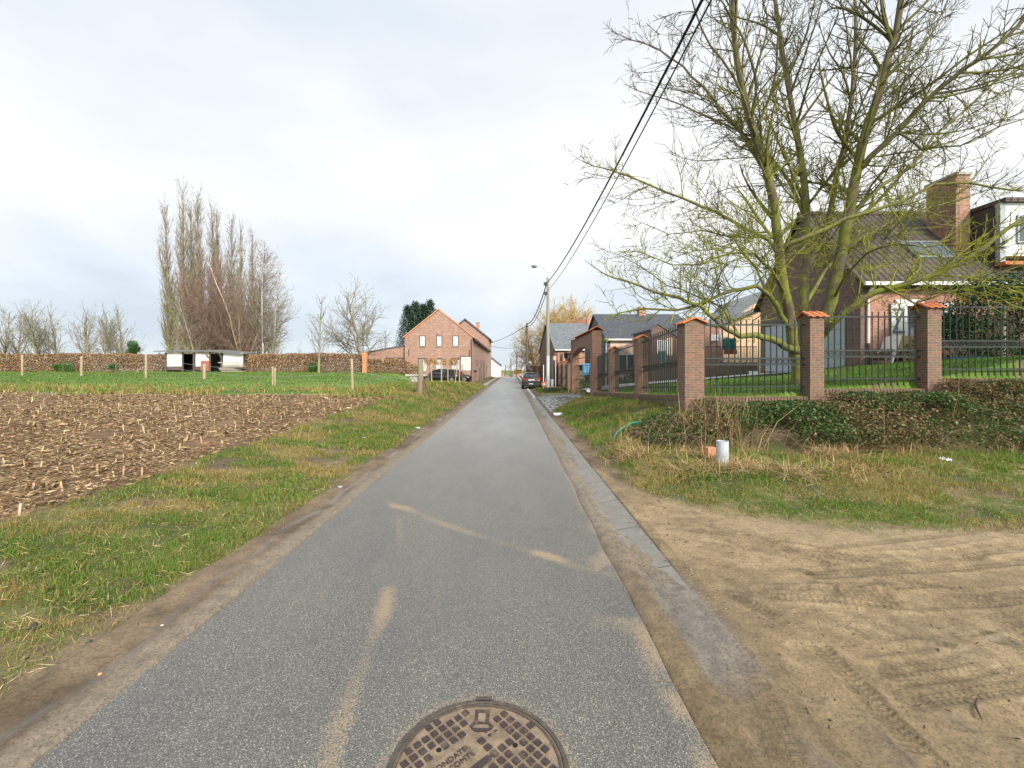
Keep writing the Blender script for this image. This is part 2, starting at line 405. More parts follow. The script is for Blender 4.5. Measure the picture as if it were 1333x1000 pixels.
# mud creeping over the gutters
mudL = -.014 + .05 * fbm(XX * 3, YY * 1.1, 12, 4) + .018 * (fbm(XX * 14, YY * 8, 19, 4) - .5) + .03 * sst(XX, -2.45, -2.75)
mudR = -.03 + .04 * fbm(XX * 3, YY * .9, 14, 4) + .026 * np.exp(-((XX - 1.05 - .05 * (fbm(XX * 0, YY * 1.5, 17, 3) - .5)) / .10) ** 4) + .016 * (fbm(XX * 14, YY * 9, 18, 4) - .5) - .02 * sst(XX, 1.13, 1.2) * sst(YY, 3.6, 4.6) - .03 * sst(XX, 1.3, 1.05) + .03 * sst(YY, 3.9, 2.6) 
ZZ = np.where((XX > -2.72) & (XX < -2.19), ZZ * .0 + road_profile(YY) + mudL, ZZ)
ZZ = np.where((XX > .9) & (XX < 1.47), road_profile(YY) + mudR, ZZ)
ZZ = np.where((XX > -2.195) & (XX < .91), road_profile(YY) - .06, ZZ)
# tyre tracks pressed into the sand
def gp(px, py): Z = F * EYE / (py - HZ); return ((px - CXP) * Z / F, Z)
tracks = [([(962, 778), (1005, 800), (1060, 835), (1110, 885), (1160, 940), (1230, 1010), (1300, 1100)], .16, .018, .075),
          ([(1000, 772), (1080, 776), (1180, 786), (1333, 776), (1500, 770)], .26, .024, .10),
          ([(1060, 748), (1140, 742), (1240, 738), (1400, 722)], .22, .018, .09),
          ([(1030, 716), (1140, 728), (1250, 722), (1333, 706), (1500, 680)], .28, .022, .11),
          ([(1140, 762), (1230, 790), (1333, 832), (1450, 880)], .20, .022, .09),
          ([(1130, 820), (1220, 812), (1350, 806), (1500, 800)], .30, .010, .12),
          ([(1160, 875), (1240, 868), (1300, 850), (1400, 820)], .24, .016, .10),
          ([(1180, 905), (1270, 890), (1400, 876)], .24, .014, .10),
          ([(985, 700), (1080, 736), (1160, 752), (1260, 770), (1400, 800)], .14, .014, .08), ([(900, 690), (980, 700), (1080, 712), (1200, 700), (1333, 682)], .14, .010, .08), ([(1040, 800), (1120, 806), (1240, 842), (1333, 884)], .13, .014, .08),
          ([(800, 640), (850, 700), (900, 760), (960, 850), (1030, 1000), (1100, 1200)], .2, .004, .1)]
trk = np.zeros_like(ZZ); trr = np.zeros_like(ZZ); tU = np.zeros_like(ZZ); tV = np.zeros_like(ZZ); tM = np.zeros_like(ZZ)
my = (YY > 1.2) & (YY < 9) & (XX > .9) & (XX < 9)
tx, ty = XX[my], YY[my]
for pts, wd, dp, per in tracks:
    wd *= .78; dp *= .6; per *= .5
    w = [gp(*p) for p in pts]
    # smooth resample
    w = np.array(w); t = np.arange(len(w)); tt = np.linspace(0, len(w) - 1, (len(w) - 1) * 6 + 1)
    wx = np.interp(tt, t, w[:, 0]); wy = np.interp(tt, t, w[:, 1])
    best = np.full(tx.shape, 9.0); al = np.zeros(tx.shape); sg = np.zeros(tx.shape); acc = 0
    for i in range(len(wx) - 1):
        ax, ay = wx[i], wy[i]; dx, dy = wx[i + 1] - ax, wy[i + 1] - ay; L = math.hypot(dx, dy)
        u = np.clip(((tx - ax) * dx + (ty - ay) * dy) / L ** 2, 0, 1)
        d = np.hypot(tx - ax - u * dx, ty - ay - u * dy); m_ = d < best
        best = np.where(m_, d, best); al = np.where(m_, acc + u * L, al); sg = np.where(m_, np.sign((tx - ax) * dy - (ty - ay) * dx), sg); acc += L
    c = best / (wd / 2); inside = sst(c, 1.12, .9) * sst(fbm(tx * 1.9, ty * 2.6, 60, 4), .36, .52)
    sel = (c < 1.3) & (inside > tM[my] * .999)
    tU[my] = np.where(sel, al / per, tU[my]); tV[my] = np.where(sel, c * sg, tV[my]); tM[my] = np.where(sel, np.maximum(tM[my], inside * min(1, dp / .008)), tM[my])
    h = -dp * .8
    rim = dp * .8 * np.exp(-((c - 1.35) / .22) ** 2)
    trk[my] += h * inside + rim * sst(fbm(tx * 3, ty * 3, 61, 3), .2, .6); trr[my] = np.maximum(trr[my], inside * .3)
# churned ridge
cx_, cy_ = gp(1080, 772)
rid = np.exp(-((XX - cx_ - .3) / .75) ** 2 - ((YY - cy_) / .13) ** 2) * .05 * (fbm(XX * 9, YY * 9, 71, 4) * 1.6)
ZZ = ZZ + (trk + rid * (XX > 1.5)) * np.where(XX > 1.3, 1, .3)
# colours (flat reflectance of each material)
def C(*c): return np.array(c)
n_a = fbm(XX * 2.2, YY * 2.2, 80, 5)[..., None]; n_b = fbm(XX * .6, YY * .6, 82, 5)[..., None]; n_c = fbm(XX * 8, YY * 8, 84, 4)[..., None]
soil = lerp(C(.10, .072, .043), C(.185, .135, .086), sst(n_a, .3, .7))
sandc = lerp(C(.195, .142, .082), C(.285, .213, .124), sst(n_b * .6 + n_c * .4, .35, .65))
sandc = lerp(sandc, C(.175, .125, .075), .6 * sst(fbm(XX * 1.1, YY * 2.2, 86, 5), .5, .68)[..., None])
sandc = lerp(sandc, C(.12, .10, .08), (.55 * sst(YY, 2.6, 2.0) * sst(XX, 1.6, 1.9) * sst(XX, 2.6, 2.2) * sst(fbm(XX * 3, YY * 2, 87, 4), .4, .6))[..., None])
fieldc = lerp(C(.12, .070, .038), C(.20, .125, .068), sst(n_a * .5 + n_c * .5, .35, .65))
turf = lerp(C(.065, .075, .022), C(.12, .12, .04), sst(n_a, .35, .65))
turf = lerp(turf, C(.22, .17, .07), .7 * sst(fbm(XX * .9, YY * 1.3, 88, 5), .5, .68)[..., None])
mead = lerp(C(.075, .15, .025), C(.14, .22, .04), sst(fbm(XX * .35, YY * .7, 89, 5), .35, .65)[..., None])
rust = sst(fbm(XX * .35, YY * .8, 90, 5), .5, .62) * sst(YY - field_far(XX), 9, 1.5)
mead = lerp(mead, C(.36, .20, .08), (rust * .85)[..., None])
turf = np.where(((XX < -6.2) & (YY > field_far(XX) - .5))[..., None], mead, turf)
lawn = lerp(C(.08, .16, .02), C(.14, .22, .03), sst(n_a, .3, .7))
turf = np.where(((XX > 4.4) & (YY > 10.4))[..., None], lawn, turf)
colr = soil * (1 - grs[..., None]) + turf * grs[..., None]
colr = lerp(colr, fieldc, fld[..., None]); colr = lerp(colr, sandc, sand[..., None])
colr = lerp(colr, sandc * lerp(.62, .95, fbm(XX * 2, YY * 1.2, 99, 4))[..., None], (sst(XX, .9, .93) * sst(XX + .5 * (fbm(XX * 1.2, YY * .8, 96, 4) - .5), 1.75, 1.25) * sst(YY, 7, 5) * .8)[..., None])
colr = np.where(((XX > .9) & (XX < 1.47))[..., None], lerp(colr, C(.20, .175, .14), (sst(YY, 2.5, 6) * .8)[..., None]), colr)
colr = colr * (1 - .28 * np.clip(trr, 0, 1))[..., None]
colr = lerp(colr, C(.17, .155, .14), (sst(XX + .05 * n_a[..., 0], 1.12, 1.2) * sst(XX + .08 * n_c[..., 0], 1.62, 1.46) * sst(YY, 4.4, 3.4) * sst(fbm(XX * 1.5, YY * .9, 92, 4), .3, .55) * .75)[..., None])
wet = np.clip(sst(fbm(XX * 1.5, YY * 1.0, 91, 4), .55, .7) * .35 * (sand > .4), 0, 1) + trr * 0
# small puddles
def puddle(px, py, rx, ry, s):
    cx, cy = gp(px, py); return sst(1.0 - ((XX - cx) / rx) ** 2 - ((YY - cy) / ry) ** 2 + 1.3 * (fbm(XX * 6, YY * 6, s, 4) - .5), 0, .22)
pud = np.maximum.reduce([puddle(962, 777, .11, .10, 93), puddle(1300, 832, .10, .12, 94), puddle(1050, 745, .0801, .06, 95)])
wl = np.exp(-((XX + 2.47 + .04 * np.sin(YY * 1.7) + .03 * np.sin(YY * 4.1)) / (.028 + .03 * sst(fbm(YY * .7, YY * 0, 97, 3), .4, .7))) ** 2) * sst(fbm(YY * 1.2, YY * 0, 98, 3), .34, .5) * (YY < 60)
wet = np.clip(np.maximum.reduce([wet, pud, wl * 1.0]), 0, 1)
colr = lerp(colr, colr * .6, (wet * .8)[..., None])
colr = np.where(((XX > -2.75) & (XX < -2.15))[..., None], lerp(soil * .95, C(.19, .155, .115), sst(XX + .06 * n_c[..., 0], -2.40, -2.28)[..., None]) * (1 - .25 * wet[..., None]), colr)
# split the one sheet into its named grounds
cxm = (XX[:-1, :-1] + XX[1:, 1:]) / 2; cym = (YY[:-1, :-1] + YY[1:, 1:]) / 2
reg = np.zeros(cxm.shape, int)
reg[(in_sand(cxm, cym) > .5) & (cxm > 0.9)] = 1
reg[(in_field(cxm, cym) > .5) & (cxm < -3)] = 2
reg[(cxm < -5.3) & (cym > field_far(cxm)) & (cym < 50)] = 3
reg[(cxm > 4.45) & (cym > 10.5) & (cxm < 30) & (cym < 45)] = 4
reg[(cxm < -2.7) & (reg == 0) & (cym < 60)] = 5
nY, nX = XX.shape
VV = np.stack([XX.ravel(), YY.ravel(), ZZ.ravel()], 1); CC = colr.reshape(-1, 3); WW = wet.ravel()
i0 = (np.arange(nY - 1)[:, None] * nX + np.arange(nX - 1)[None, :])
quads = np.stack([i0, i0 + 1, i0 + nX + 1, i0 + nX], -1)
for k, nm in enumerate(['ground', 'dirt_track', 'field', 'meadow', 'lawn', 'verge']):
    q = quads[reg == k].reshape(-1, 4)
    if not len(q): continue
    used, inv = np.unique(q, return_inverse=True)
    o = np_mesh(nm, VV[used], inv.reshape(-1, 4), MG, col=CC[used], smooth=True, attrs={'wet': WW[used], 'tu': tU.ravel()[used], 'tv': tV.ravel()[used], 'tm': tM.ravel()[used]})
    tag(o, {'ground': None, 'dirt_track': 'bare sandy clearing with tyre tracks', 'field': 'harvested maize field', 'meadow': 'green meadow', 'lawn': 'garden lawn behind the fence', 'verge': 'grass verge along the field'}[nm], kind='structure')

# ------------------------------------------------------------------ road
def f_asphalt(nt, b):
    g = geo(nt)
    st = nd(nt, 'ShaderNodeAttribute', attribute_name='stain').outputs['Fac']
    v = nd(nt, 'ShaderNodeTexVoronoi', {'Scale': 175.0, 'Randomness': 1.0}); nt.links.new(g, v.inputs['Vector'])
    wn = nd(nt, 'ShaderNodeTexWhiteNoise', noise_dimensions='3D'); nt.links.new(v.outputs['Position'], wn.inputs['Vector'])
    chip = ramp(nt, wn.outputs['Value'], [(0, (.06, .061, .06)), (.45, (.12, .12, .115)), (.75, (.16, .157, .148)), (.93, (.24, .228, .20)), (1, (.42, .39, .33))])
    gap = step(nt, v.outputs['Distance'], .35, .75)
    col = mixc(nt, math_(nt, 'MULTIPLY', gap, .75), chip, (.05, .047, .042))
    sx = nd(nt, 'ShaderNodeSeparateXYZ'); nt.links.new(g, sx.inputs[0])
    far = step(nt, sx.outputs[1], 4.5, 15.0)
    col = mixc(nt, far, col, mixc(nt, noise(nt, g, 34, 8, .8), (.085, .088, .088), (.23, .228, .218)))
    col = mixc(nt, 1.0, col, ramp(nt, noise(nt, scaled(nt, g, (1.3, .5, 1)), 1, 6, .6), [(.3, (.88, .87, .86)), (.7, (1.2, 1.12, .98))]), 'MULTIPLY')
    wd2 = nd(nt, 'ShaderNodeTexWhiteNoise', noise_dimensions='3D'); nt.links.new(nd(nt, 'ShaderNodeVectorMath', {0: v.outputs['Position'], 1: (3.7, 1.3, 5.1)}, operation='ADD').outputs[0], wd2.inputs['Vector'])
    grain = math_(nt, 'MULTIPLY_ADD', wd2.outputs['Value'], .75, math_(nt, 'MULTIPLY', noise(nt, g, 14, 6, .7), .35))
    dirt = step(nt, math_(nt, 'SUBTRACT', math_(nt, 'MULTIPLY', math_(nt, 'POWER', st, 1.15), 1.05), grain), -.10, .22)
    col = mixc(nt, math_(nt, 'MULTIPLY', dirt, .85, clamp=True), col, mixc(nt, noise(nt, g, 30, 4), (.21, .155, .095), (.34, .25, .15)))
    ro = math_(nt, 'ADD', math_(nt, 'MULTIPLY_ADD', noise(nt, scaled(nt, g, (1.1, .35, 1)), 1.0, 5), .30, math_(nt, 'MULTIPLY_ADD', far, -.10, .31)), math_(nt, 'MULTIPLY', dirt, .3))
    h = math_(nt, 'ADD', math_(nt, 'MULTIPLY', wn.outputs['Value'], .5), math_(nt, 'SUBTRACT', 1.0, v.outputs['Distance']))
    bn = nd(nt, 'ShaderNodeBump', {'Distance': .004}); nt.links.new(h, bn.inputs['Height'])
    nt.links.new(math_(nt, 'MULTIPLY_ADD', far, -.5, .6), bn.inputs['Strength'])
    setb(nt, b, color=col, rough=ro, spec=.75, normal=bn.outputs[0])
MA = mat('asphalt', f_asphalt)
rx = arange_list([(ROAD_L, ROAD_R + .01, .04)]); rx[-1] = ROAD_R
ry = arange_list([(-25, 1, 1), (1, 12, .05), (12, 30, .5), (30, 300, 2), (300, 320, 10)])
RX, RY = np.meshgrid(rx, ry)
wob = .07 * (fbm(RX * 0, RY * 1.2, 101, 5) - .5)
RX2 = RX + wob * (np.abs(RX + .635) / 1.57) ** 3 * np.sign(RX + .635)
RZ = road_profile(RY) + .02 * (1 - ((RX + .635) / 1.6) ** 2) - .005
RZ = lerp(RZ, .008, sst(np.hypot(RX + .152, RY - 1.955), .8, .46))
def poly_stain(pts, wd):
    w = [gp(*p[:2]) for p in pts]; st = np.zeros(RX.shape)
    for (ax, ay), (bx, by), a, b2 in zip(w[:-1], w[1:], pts[:-1], pts[1:]):
        dx, dy = bx - ax, by - ay; L2 = dx * dx + dy * dy
        u = np.clip(((RX - ax) * dx + (RY - ay) * dy) / L2, 0, 1); d = np.hypot(RX - ax - u * dx, RY - ay - u * dy)
        s_ = a[2] + (b2[2] - a[2]) * u
        st = np.maximum(st, s_ * np.exp(-(d / wd) ** 2 * 1.6))
    return st
wv = fbm(RX * 2.4, RY * 2.4, 105, 5)
stain = np.maximum.reduce([
    poly_stain([(492, 636, .3), (507, 655, .45), (514, 660, 1.15), (526, 662, 1.1), (545, 670, .45), (572, 682, .7), (595, 690, .75), (640, 704, .4), (690, 718, .5), (702, 722, 1.2), (722, 727, 1.15), (750, 738, .5), (800, 748, .5), (850, 760, .7)], .105),
    poly_stain([(516, 664, .3), (521, 680, .5), (521, 705, .45), (516, 730, .1), (508, 762, .3), (505, 772, .9), (500, 800, 1.0), (494, 815, .7), (478, 850, .4), (462, 895, .55), (440, 955, .75), (425, 1010, .6)], .10),
    poly_stain([(575, 760, .2), (570, 775, .35), (565, 800, .3)], .10), poly_stain([(594, 664, .25), (602, 672, .2)], .08),
    poly_stain([(640, 620, .25), (680, 635, .2), (720, 650, .1)], .06),
    .85 * sst(RX + .3 * (wv - .5), .72, .95) * sst(RY, 7, 3.5) * sst(wv, .38, .56), .6 * sst(RX, .83, .93) * sst(wv, .3, .5), .9 * sst(RX + .5 * (wv - .5), .5, .95) * sst(RY, 4.6, 3.9) * sst(RY, 2.6, 3.3) * sst(wv, .4, .55),
    .6 * sst(RX, -2.15, -2.2) * sst(wv, .3, .5)])
stain = np.maximum(stain, .5 * sst(wv, .56, .7) * sst(RY, 6, 2.5) * .45)
# sand ring around the manhole
stain = np.maximum(stain, .55 * np.exp(-((np.hypot(RX + .155, RY - 1.955) - .42) / .06) ** 2))
i0 = (np.arange(len(ry) - 1)[:, None] * len(rx) + np.arange(len(rx) - 1)[None, :])
q = np.stack([i0, i0 + 1, i0 + len(rx) + 1, i0 + len(rx)], -1).reshape(-1, 4)
tag(np_mesh('road', np.stack([RX2.ravel(), RY.ravel(), RZ.ravel()], 1), q, MA, smooth=True, attrs={'stain': stain.ravel()}), 'narrow asphalt lane', kind='structure')
# concrete gutters
def f_conc(nt, b, c=(.21, .195, .172), slab=1.0, wetness=.35, joint=(.06, .055, .05)):
    g = geo(nt); sx = nd(nt, 'ShaderNodeSeparateXYZ'); nt.links.new(g, sx.inputs[0])
    col = mixc(nt, noise(nt, g, 7, 7, .7), tuple(x * .55 for x in c), tuple(x * 1.25 for x in c))
    col = mixc(nt, math_(nt, 'MULTIPLY', step(nt, noise(nt, g, 2.2, 7, .7), .48, .66), .6), col, (.16, .12, .08))
    fy = math_(nt, 'FRACT', math_(nt, 'DIVIDE', sx.outputs[1], slab))
    col = mixc(nt, step(nt, math_(nt, 'ABSOLUTE', math_(nt, 'SUBTRACT', fy, .5)), .488, .496), col, joint)
    setb(nt, b, color=col, rough=math_(nt, 'MULTIPLY_ADD', noise(nt, g, 3, 5), .5, .75 - wetness), normal=bump(nt, noise(nt, g, 60, 5), .4, .004))
MC = mat('gutter_concrete', f_conc)
for nm, x0, x1, x2 in (('gutter_left', -2.64, -2.40, -2.205), ('gutter_right', .935, 1.16, 1.45)):
    mb = MB(); ys = list(np.arange(-20, 12, 1.0)) + list(np.arange(12, 130, 3.0))
    vs = []
    for y in ys:
        rp = float(road_profile(np.array([y])))
        if nm == 'gutter_right': zs = (rp - .05, rp - .045, rp + .005)
        else: zs = (rp + .0, rp - .02, rp - .006)
        vs += [(x0, y, zs[0]), (x1, y, zs[1]), (x2, y, zs[2])]
    fs = [(3 * i + k, 3 * i + k + 1, 3 * i + 4 + k, 3 * i + 3 + k) for i in range(len(ys) - 1) for k in (0, 1)]
    mb.add(vs, fs); tag(mb.build(nm, MC), 'concrete gutter strip beside the lane', kind='structure')

# ------------------------------------------------------------------ manhole
MCX, MCY, MCZ = -.152, 1.955, .011
mh = empty('manhole_cover', (MCX, MCY, MCZ), 'round rusty cast-iron manhole cover with square studs set in the asphalt', 'manhole cover')
f_iron = mat('cast_iron', f_plain, c=(.06, .042, .04), rough=.5, metal=.3, var=.35, sc=30, bmp=.5, dirt=(.2, .14, .09))
f_rim = mat('cast_iron_rim', f_plain, c=(.10, .08, .065), rough=.5, metal=.3, var=.35, sc=30, bmp=.5, dirt=(.22, .16, .10))
f_sand = mat('packed_sand', f_plain, c=(.26, .19, .125), rough=.9, var=.45, sc=18, bmp=1.0, dirt=(.13, .09, .065))
c0 = (MCX, MCY, 0)
MB().disc(c0, .386, .408, MCZ - .02, MCZ + .006, 96).build('frame', f_rim, mh, bevel=.002)
MB().disc(c0, .366, .378, MCZ - .02, MCZ + .003, 96).build('rim', f_rim, mh)
MB().disc(c0, 0, .385, MCZ - .02, MCZ - .001, 96).build('plate', f_sand, mh)
ang = R(43); ca, sa = math.cos(ang), math.sin(ang)
def loc2(u, v): return (MCX + u * ca - v * sa, MCY + u * sa + v * ca)
st_ = MB(); pitch = .0475
def blocked(u, v):
    x, y = u * ca - v * sa, u * sa + v * ca
    if abs(x) < .068 and y > .18: return True            # key lug
    if -.21 < u < .075 and -.03 < v < .168: return True   # lettering block
    if .14 < u < .235 and .055 < v < .16: return True
    return False
k = 0
for i in range(-8, 9):
    for j in range(-8, 9):
        u, v = i * pitch + .012, j * pitch + .01
        if math.hypot(u, v) > .345 or blocked(u, v): continue
        if math.hypot(u + .07, v - .205) < .02 or math.hypot(u - .21, v + .02) < .02: continue
        k += 1; s_ = .0155
        x, y = loc2(u, v)
        top = [(x + a * ca - b * sa, y + a * sa + b * ca, MCZ + .0005) for a, b in ((-s_, -s_), (s_, -s_), (s_, s_), (-s_, s_))]
        st_.prism(top, (0, 0, .0045))
st_.build('stud_pattern', f_iron, mh)
lug = MB()
def lp(pts, z0=.0005, h=.005): lug.prism([(MCX + x, MCY + y, MCZ + z0) for x, y in pts], (0, 0, h))
# key lug: frame of a square recess over a hexagonal one
lp([(-.036, .338), (-.036, .262), (-.022, .262), (-.022, .338)]); lp([(.022, .338), (.022, .262), (.036, .262), (.036, .338)]); lp([(-.022, .338), (-.022, .325), (.022, .325), (.022, .338)])
lp([(-.060, .235), (-.036, .262), (.036, .262), (.060, .235), (.044, .240), (.03, .252), (-.03, .252), (-.044, .240)])
lp([(-.060, .235), (-.044, .240), (-.04, .222), (.04, .222), (.044, .240), (.060, .235), (.03, .205), (-.03, .205)])
lug.build('key_lug', f_iron, mh)
MB().prism([(MCX + x, MCY + y, MCZ - .01) for x, y in ((-.045, .398), (.045, .398), (.04, .432), (-.04, .432))], (0, 0, .016)).build('hinge_tab', f_rim, mh, bevel=.002)
for u, v in ((-.07, .205), (.21, -.02)):
    x, y = loc2(u, v); MB().disc((x, y, 0), 0, .0125, MCZ - .0005, MCZ + .0012, 20).build('lifting_hole', P('black_hole', (.004, .004, .004), rough=1), mh)
pl = MB(); pts = [(-.165, .008), (-.15, -.004), (.075, -.004), (.09, .008), (.09, .016), (.075, .028), (-.15, .028), (-.165, .016)]
pl.prism([(*loc2(a, b), MCZ + .0005) for a, b in pts], (0, 0, .0035)).build('name_plate', f_iron, mh)
lg = MB(); lg.prism([(*loc2(a, b), MCZ + .0005) for a, b in ((-.245, .07), (-.175, .07), (-.165, .08), (-.165, .125), (-.175, .135), (-.235, .135), (-.25, .12))], (0, 0, .0035))
lg.build('logo_plate', f_iron, mh)
DG = None
def text(s, size, pos, rot, m, parent, depth=.0025, name='lettering', tilt=None):
    cu = bpy.data.curves.new(name, 'FONT'); cu.body = s; cu.size = size; cu.extrude = depth / 2; cu.align_x = 'LEFT'
    t = bpy.data.objects.new(name, cu); COL.objects.link(t); bpy.context.view_layer.update()
    me = bpy.data.meshes.new_from_object(t.evaluated_get(bpy.context.evaluated_depsgraph_get()))
    bpy.data.objects.remove(t); o = bpy.data.objects.new(name, me); COL.objects.link(o); me.materials.clear(); me.materials.append(m)
    o.parent = parent; o.location = Vector(pos) - wloc(parent); o.rotation_euler = tilt or (0, 0, rot); return o
for s_, u, v, sz, m_, z in (('FONDATEL', -.155, .112, .040, f_iron, .002), ('LECOMTE', -.135, .070, .040, f_iron, .002), ('SIBENONO', -.135, .004, .024, f_sand, .0045), ('ANTI JEU', -.13, -.045, .034, f_iron, .002), ('FL', -.232, .082, .052, f_sand, .0045), ('D 400', .150, .125, .018, f_iron, .001), ('EN 124', .150, .100, .018, f_iron, .001)):
    x, y = loc2(u, v); text(s_, sz, (x, y, MCZ + z), ang, m_, mh)
# ------------------------------------------------------------------ blades, leaves, litter (numpy)
NR = np.random.default_rng(11)
def ML(name, **kw): return mat(name, f_attr, **kw)
M_GRASS = ML('grass_blades', rough=.6, spec=.25, trans=.35)
M_LEAF = ML('leaves', rough=.5, spec=.3, trans=.3)
M_STRAW = ML('straw', rough=.8, spec=.15)
def blades(name, x, y, h, w, col, lean=.5, m=M_GRASS, z=None, parent=None, kind='stuff', label=None, bend=.6):
    n = len(x); z = H(x, y) - .01 if z is None else z
    a = NR.uniform(0, 2 * np.pi, n); d = np.stack([np.cos(a), np.sin(a)], 1)
    b = NR.uniform(0, 2 * np.pi, n); s = np.stack([np.cos(b), np.sin(b)], 1) * w[:, None] * .5
    ln = (np.abs(NR.normal(0, lean, n)))[:, None]
    base = np.stack([x, y, z], 1)
    def P_(t, ww):
        hz = h * t * (1 - .35 * np.minimum(ln[:, 0], 1.5) * t); off = d * (h * t ** 1.6)[:, None] * ln * bend * 1.6
        c = base + np.concatenate([off, hz[:, None]], 1)
        return c - np.concatenate([s * ww, np.zeros((n, 1))], 1), c + np.concatenate([s * ww, np.zeros((n, 1))], 1)
    a0, a1 = P_(0, 1.0); b0, b1 = P_(.5, .85); c0_, c1_ = P_(1.0, .12)
    V = np.stack([a0, a1, b0, b1, c0_, c1_], 1).reshape(-1, 3)
    i = np.arange(n)[:, None] * 6
    Fq = np.concatenate([i + np.array([[0, 1, 3, 2]]), i + np.array([[2, 3, 5, 4]])], 0)
    c = np.repeat(col, 6, 0)
    return tag(np_mesh(name, V, Fq, m, col=c, parent=parent), label, kind=kind)
def quads_rand(cen, nrm_bias, sx_, sy_, yaw=None, pitch=None, roll=None):
    """leaf-like kite quads with random orientation; returns V, F"""
    n = len(cen)
    yaw = NR.uniform(0, 2 * np.pi, n) if yaw is None else yaw
    pitch = NR.normal(0, .6, n) if pitch is None else pitch
    roll = NR.normal(0, .7, n) if roll is None else roll
    cy, sy, cp, sp, cr, sr = np.cos(yaw), np.sin(yaw), np.cos(pitch), np.sin(pitch), np.cos(roll), np.sin(roll)
    u = np.stack([cy * cp, sy * cp, sp], 1)
    v0 = np.stack([-sy, cy, 0 * cy], 1); w0 = np.cross(u, v0)
    v = v0 * cr[:, None] + w0 * sr[:, None]
    V = np.stack([cen - u * sx_[:, None] * .5, cen + v * sy_[:, None] * .5 + u * (sx_ * .05)[:, None], cen + u * sx_[:, None] * .5, cen - v * sy_[:, None] * .5 + u * (sx_ * .05)[:, None]], 1).reshape(-1, 3)
    i = np.arange(n)[:, None] * 4
    return V, i + np.array([[0, 1, 2, 3]])
def leafmesh(name, cen, size, col, m=M_LEAF, parent=None, asp=.6, kind=None, label=None, **kw):
    V, Fq = quads_rand(cen, None, size, size * asp, **kw)
    o = np_mesh(name, V, Fq, m, col=np.repeat(col, 4, 0), parent=parent)
    return tag(o, label, kind=kind) if (label or kind) else o
def pick(cols, n, w=None, var=.2):
    c = np.array(cols)[NR.choice(len(cols), n, p=w)]
    return np.clip(c * (1 + NR.normal(0, var, (n, 1))) * (1 + NR.normal(0, .06, (n, 3))), .005, .9)
def scatter(x0, x1, y0, y1, dens):
    n = int((x1 - x0) * (y1 - y0) * dens); return NR.uniform(x0, x1, n), NR.uniform(y0, y1, n)
G1, G2, G3, DRY, DRY2 = (.10, .20, .02), (.16, .27, .035), (.065, .155, .022), (.38, .30, .12), (.27, .19, .08)
def grasscol(x, y, dry=.3, seed=88):
    n = len(x); d = fbm(x * .9, y * 1.3, seed, 5); p = np.clip(sst(d, .36, .68) * .75 + dry - .15, 0.08, .9)
    isd = NR.random(n) < p
    return np.where(isd[:, None], pick([DRY, DRY2, (.36, .26, .08)], n), pick([G1, G2, G3, (.20, .22, .04)], n))
# left verge turf
X, Y, Hh, Ww = [], [], [], []
for y0, y1, dens, h, w, xs in ((1.6, 3.2, 9000, .05, .0042, -4.4), (3.2, 5.5, 7000, .06, .005, -7.4), (5.5, 9, 3600, .07, .008, -7.7), (9, 15, 1500, .09, .013, -7), (15, 24, 560, .11, .02, -7.5), (24, 46, 170, .15, .035, -9)):
    x, y = scatter(xs, -2.6, y0, y1, dens); g = grassiness(x, y) * (1 - in_field(x, y) * .96)
    cl = fbm(x * 5, y * 5, 33, 3)
    k = NR.random(len(x)) < g * (.25 + .75 * sst(cl, .25, .55)); x, y, cl = x[k], y[k], cl[k]
    X.append(x); Y.append(y); Hh.append(h * NR.uniform(.4, 1.3, len(x)) * (.5 + 1.2 * cl)); Ww.append(np.full(len(x), w))
X, Y, Hh, Ww = map(np.concatenate, (X, Y, Hh, Ww))
blades('grass', X, Y, Hh, Ww, grasscol(X, Y, .30), lean=1.15, label='patchy short grass of the verge beside the lane')
x, y = scatter(-6, -2.75, 1.7, 6.5, 520); x2, y2 = scatter(1.8, 9, 5.2, 8.4, 260); x = np.concatenate([x, x2]); y = np.concatenate([y, y2]); k = NR.random(len(x)) < .3 + .7 * sst(fbm(x * 2.1, y * 2.1, 160, 4), .45, .6); x, y = x[k], y[k]
DG_ = (x, y)
# tufts along the field edge + rusty meadow margin
x, y = scatter(-30, -5.5, 14, 34, 70); o = y - field_far(x); k = (o > -.6) & (NR.random(len(x)) < sst(fbm(x * .5, y * 1., 90, 5), .46, .60) * sst(o, 7, 0) * .9)
x, y = x[k], y[k]
blades('rough_grass', x, y, NR.uniform(.12, .38, len(x)), np.full(len(x), .035), pick([(.32, .20, .09), (.26, .15, .06), (.14, .2, .04), (.11, .19, .03)], len(x)), lean=1.0, m=M_STRAW, label='rusty dead tufts along the meadow margin')
# meadow: sparse broad tufts
x, y = scatter(-60, -6, 21, 48, 26); k = (y > field_far(x)) & ~((x > -12) & (y > 43)); x, y = x[k], y[k]
blades('meadow_grass', x, y, NR.uniform(.05, .14, len(x)), np.full(len(x), .05), pick([(.08, .18, .025), (.13, .24, .035), (.06, .14, .02), (.22, .2, .07)], len(x)), lean=.8, label='bright green pasture grass')
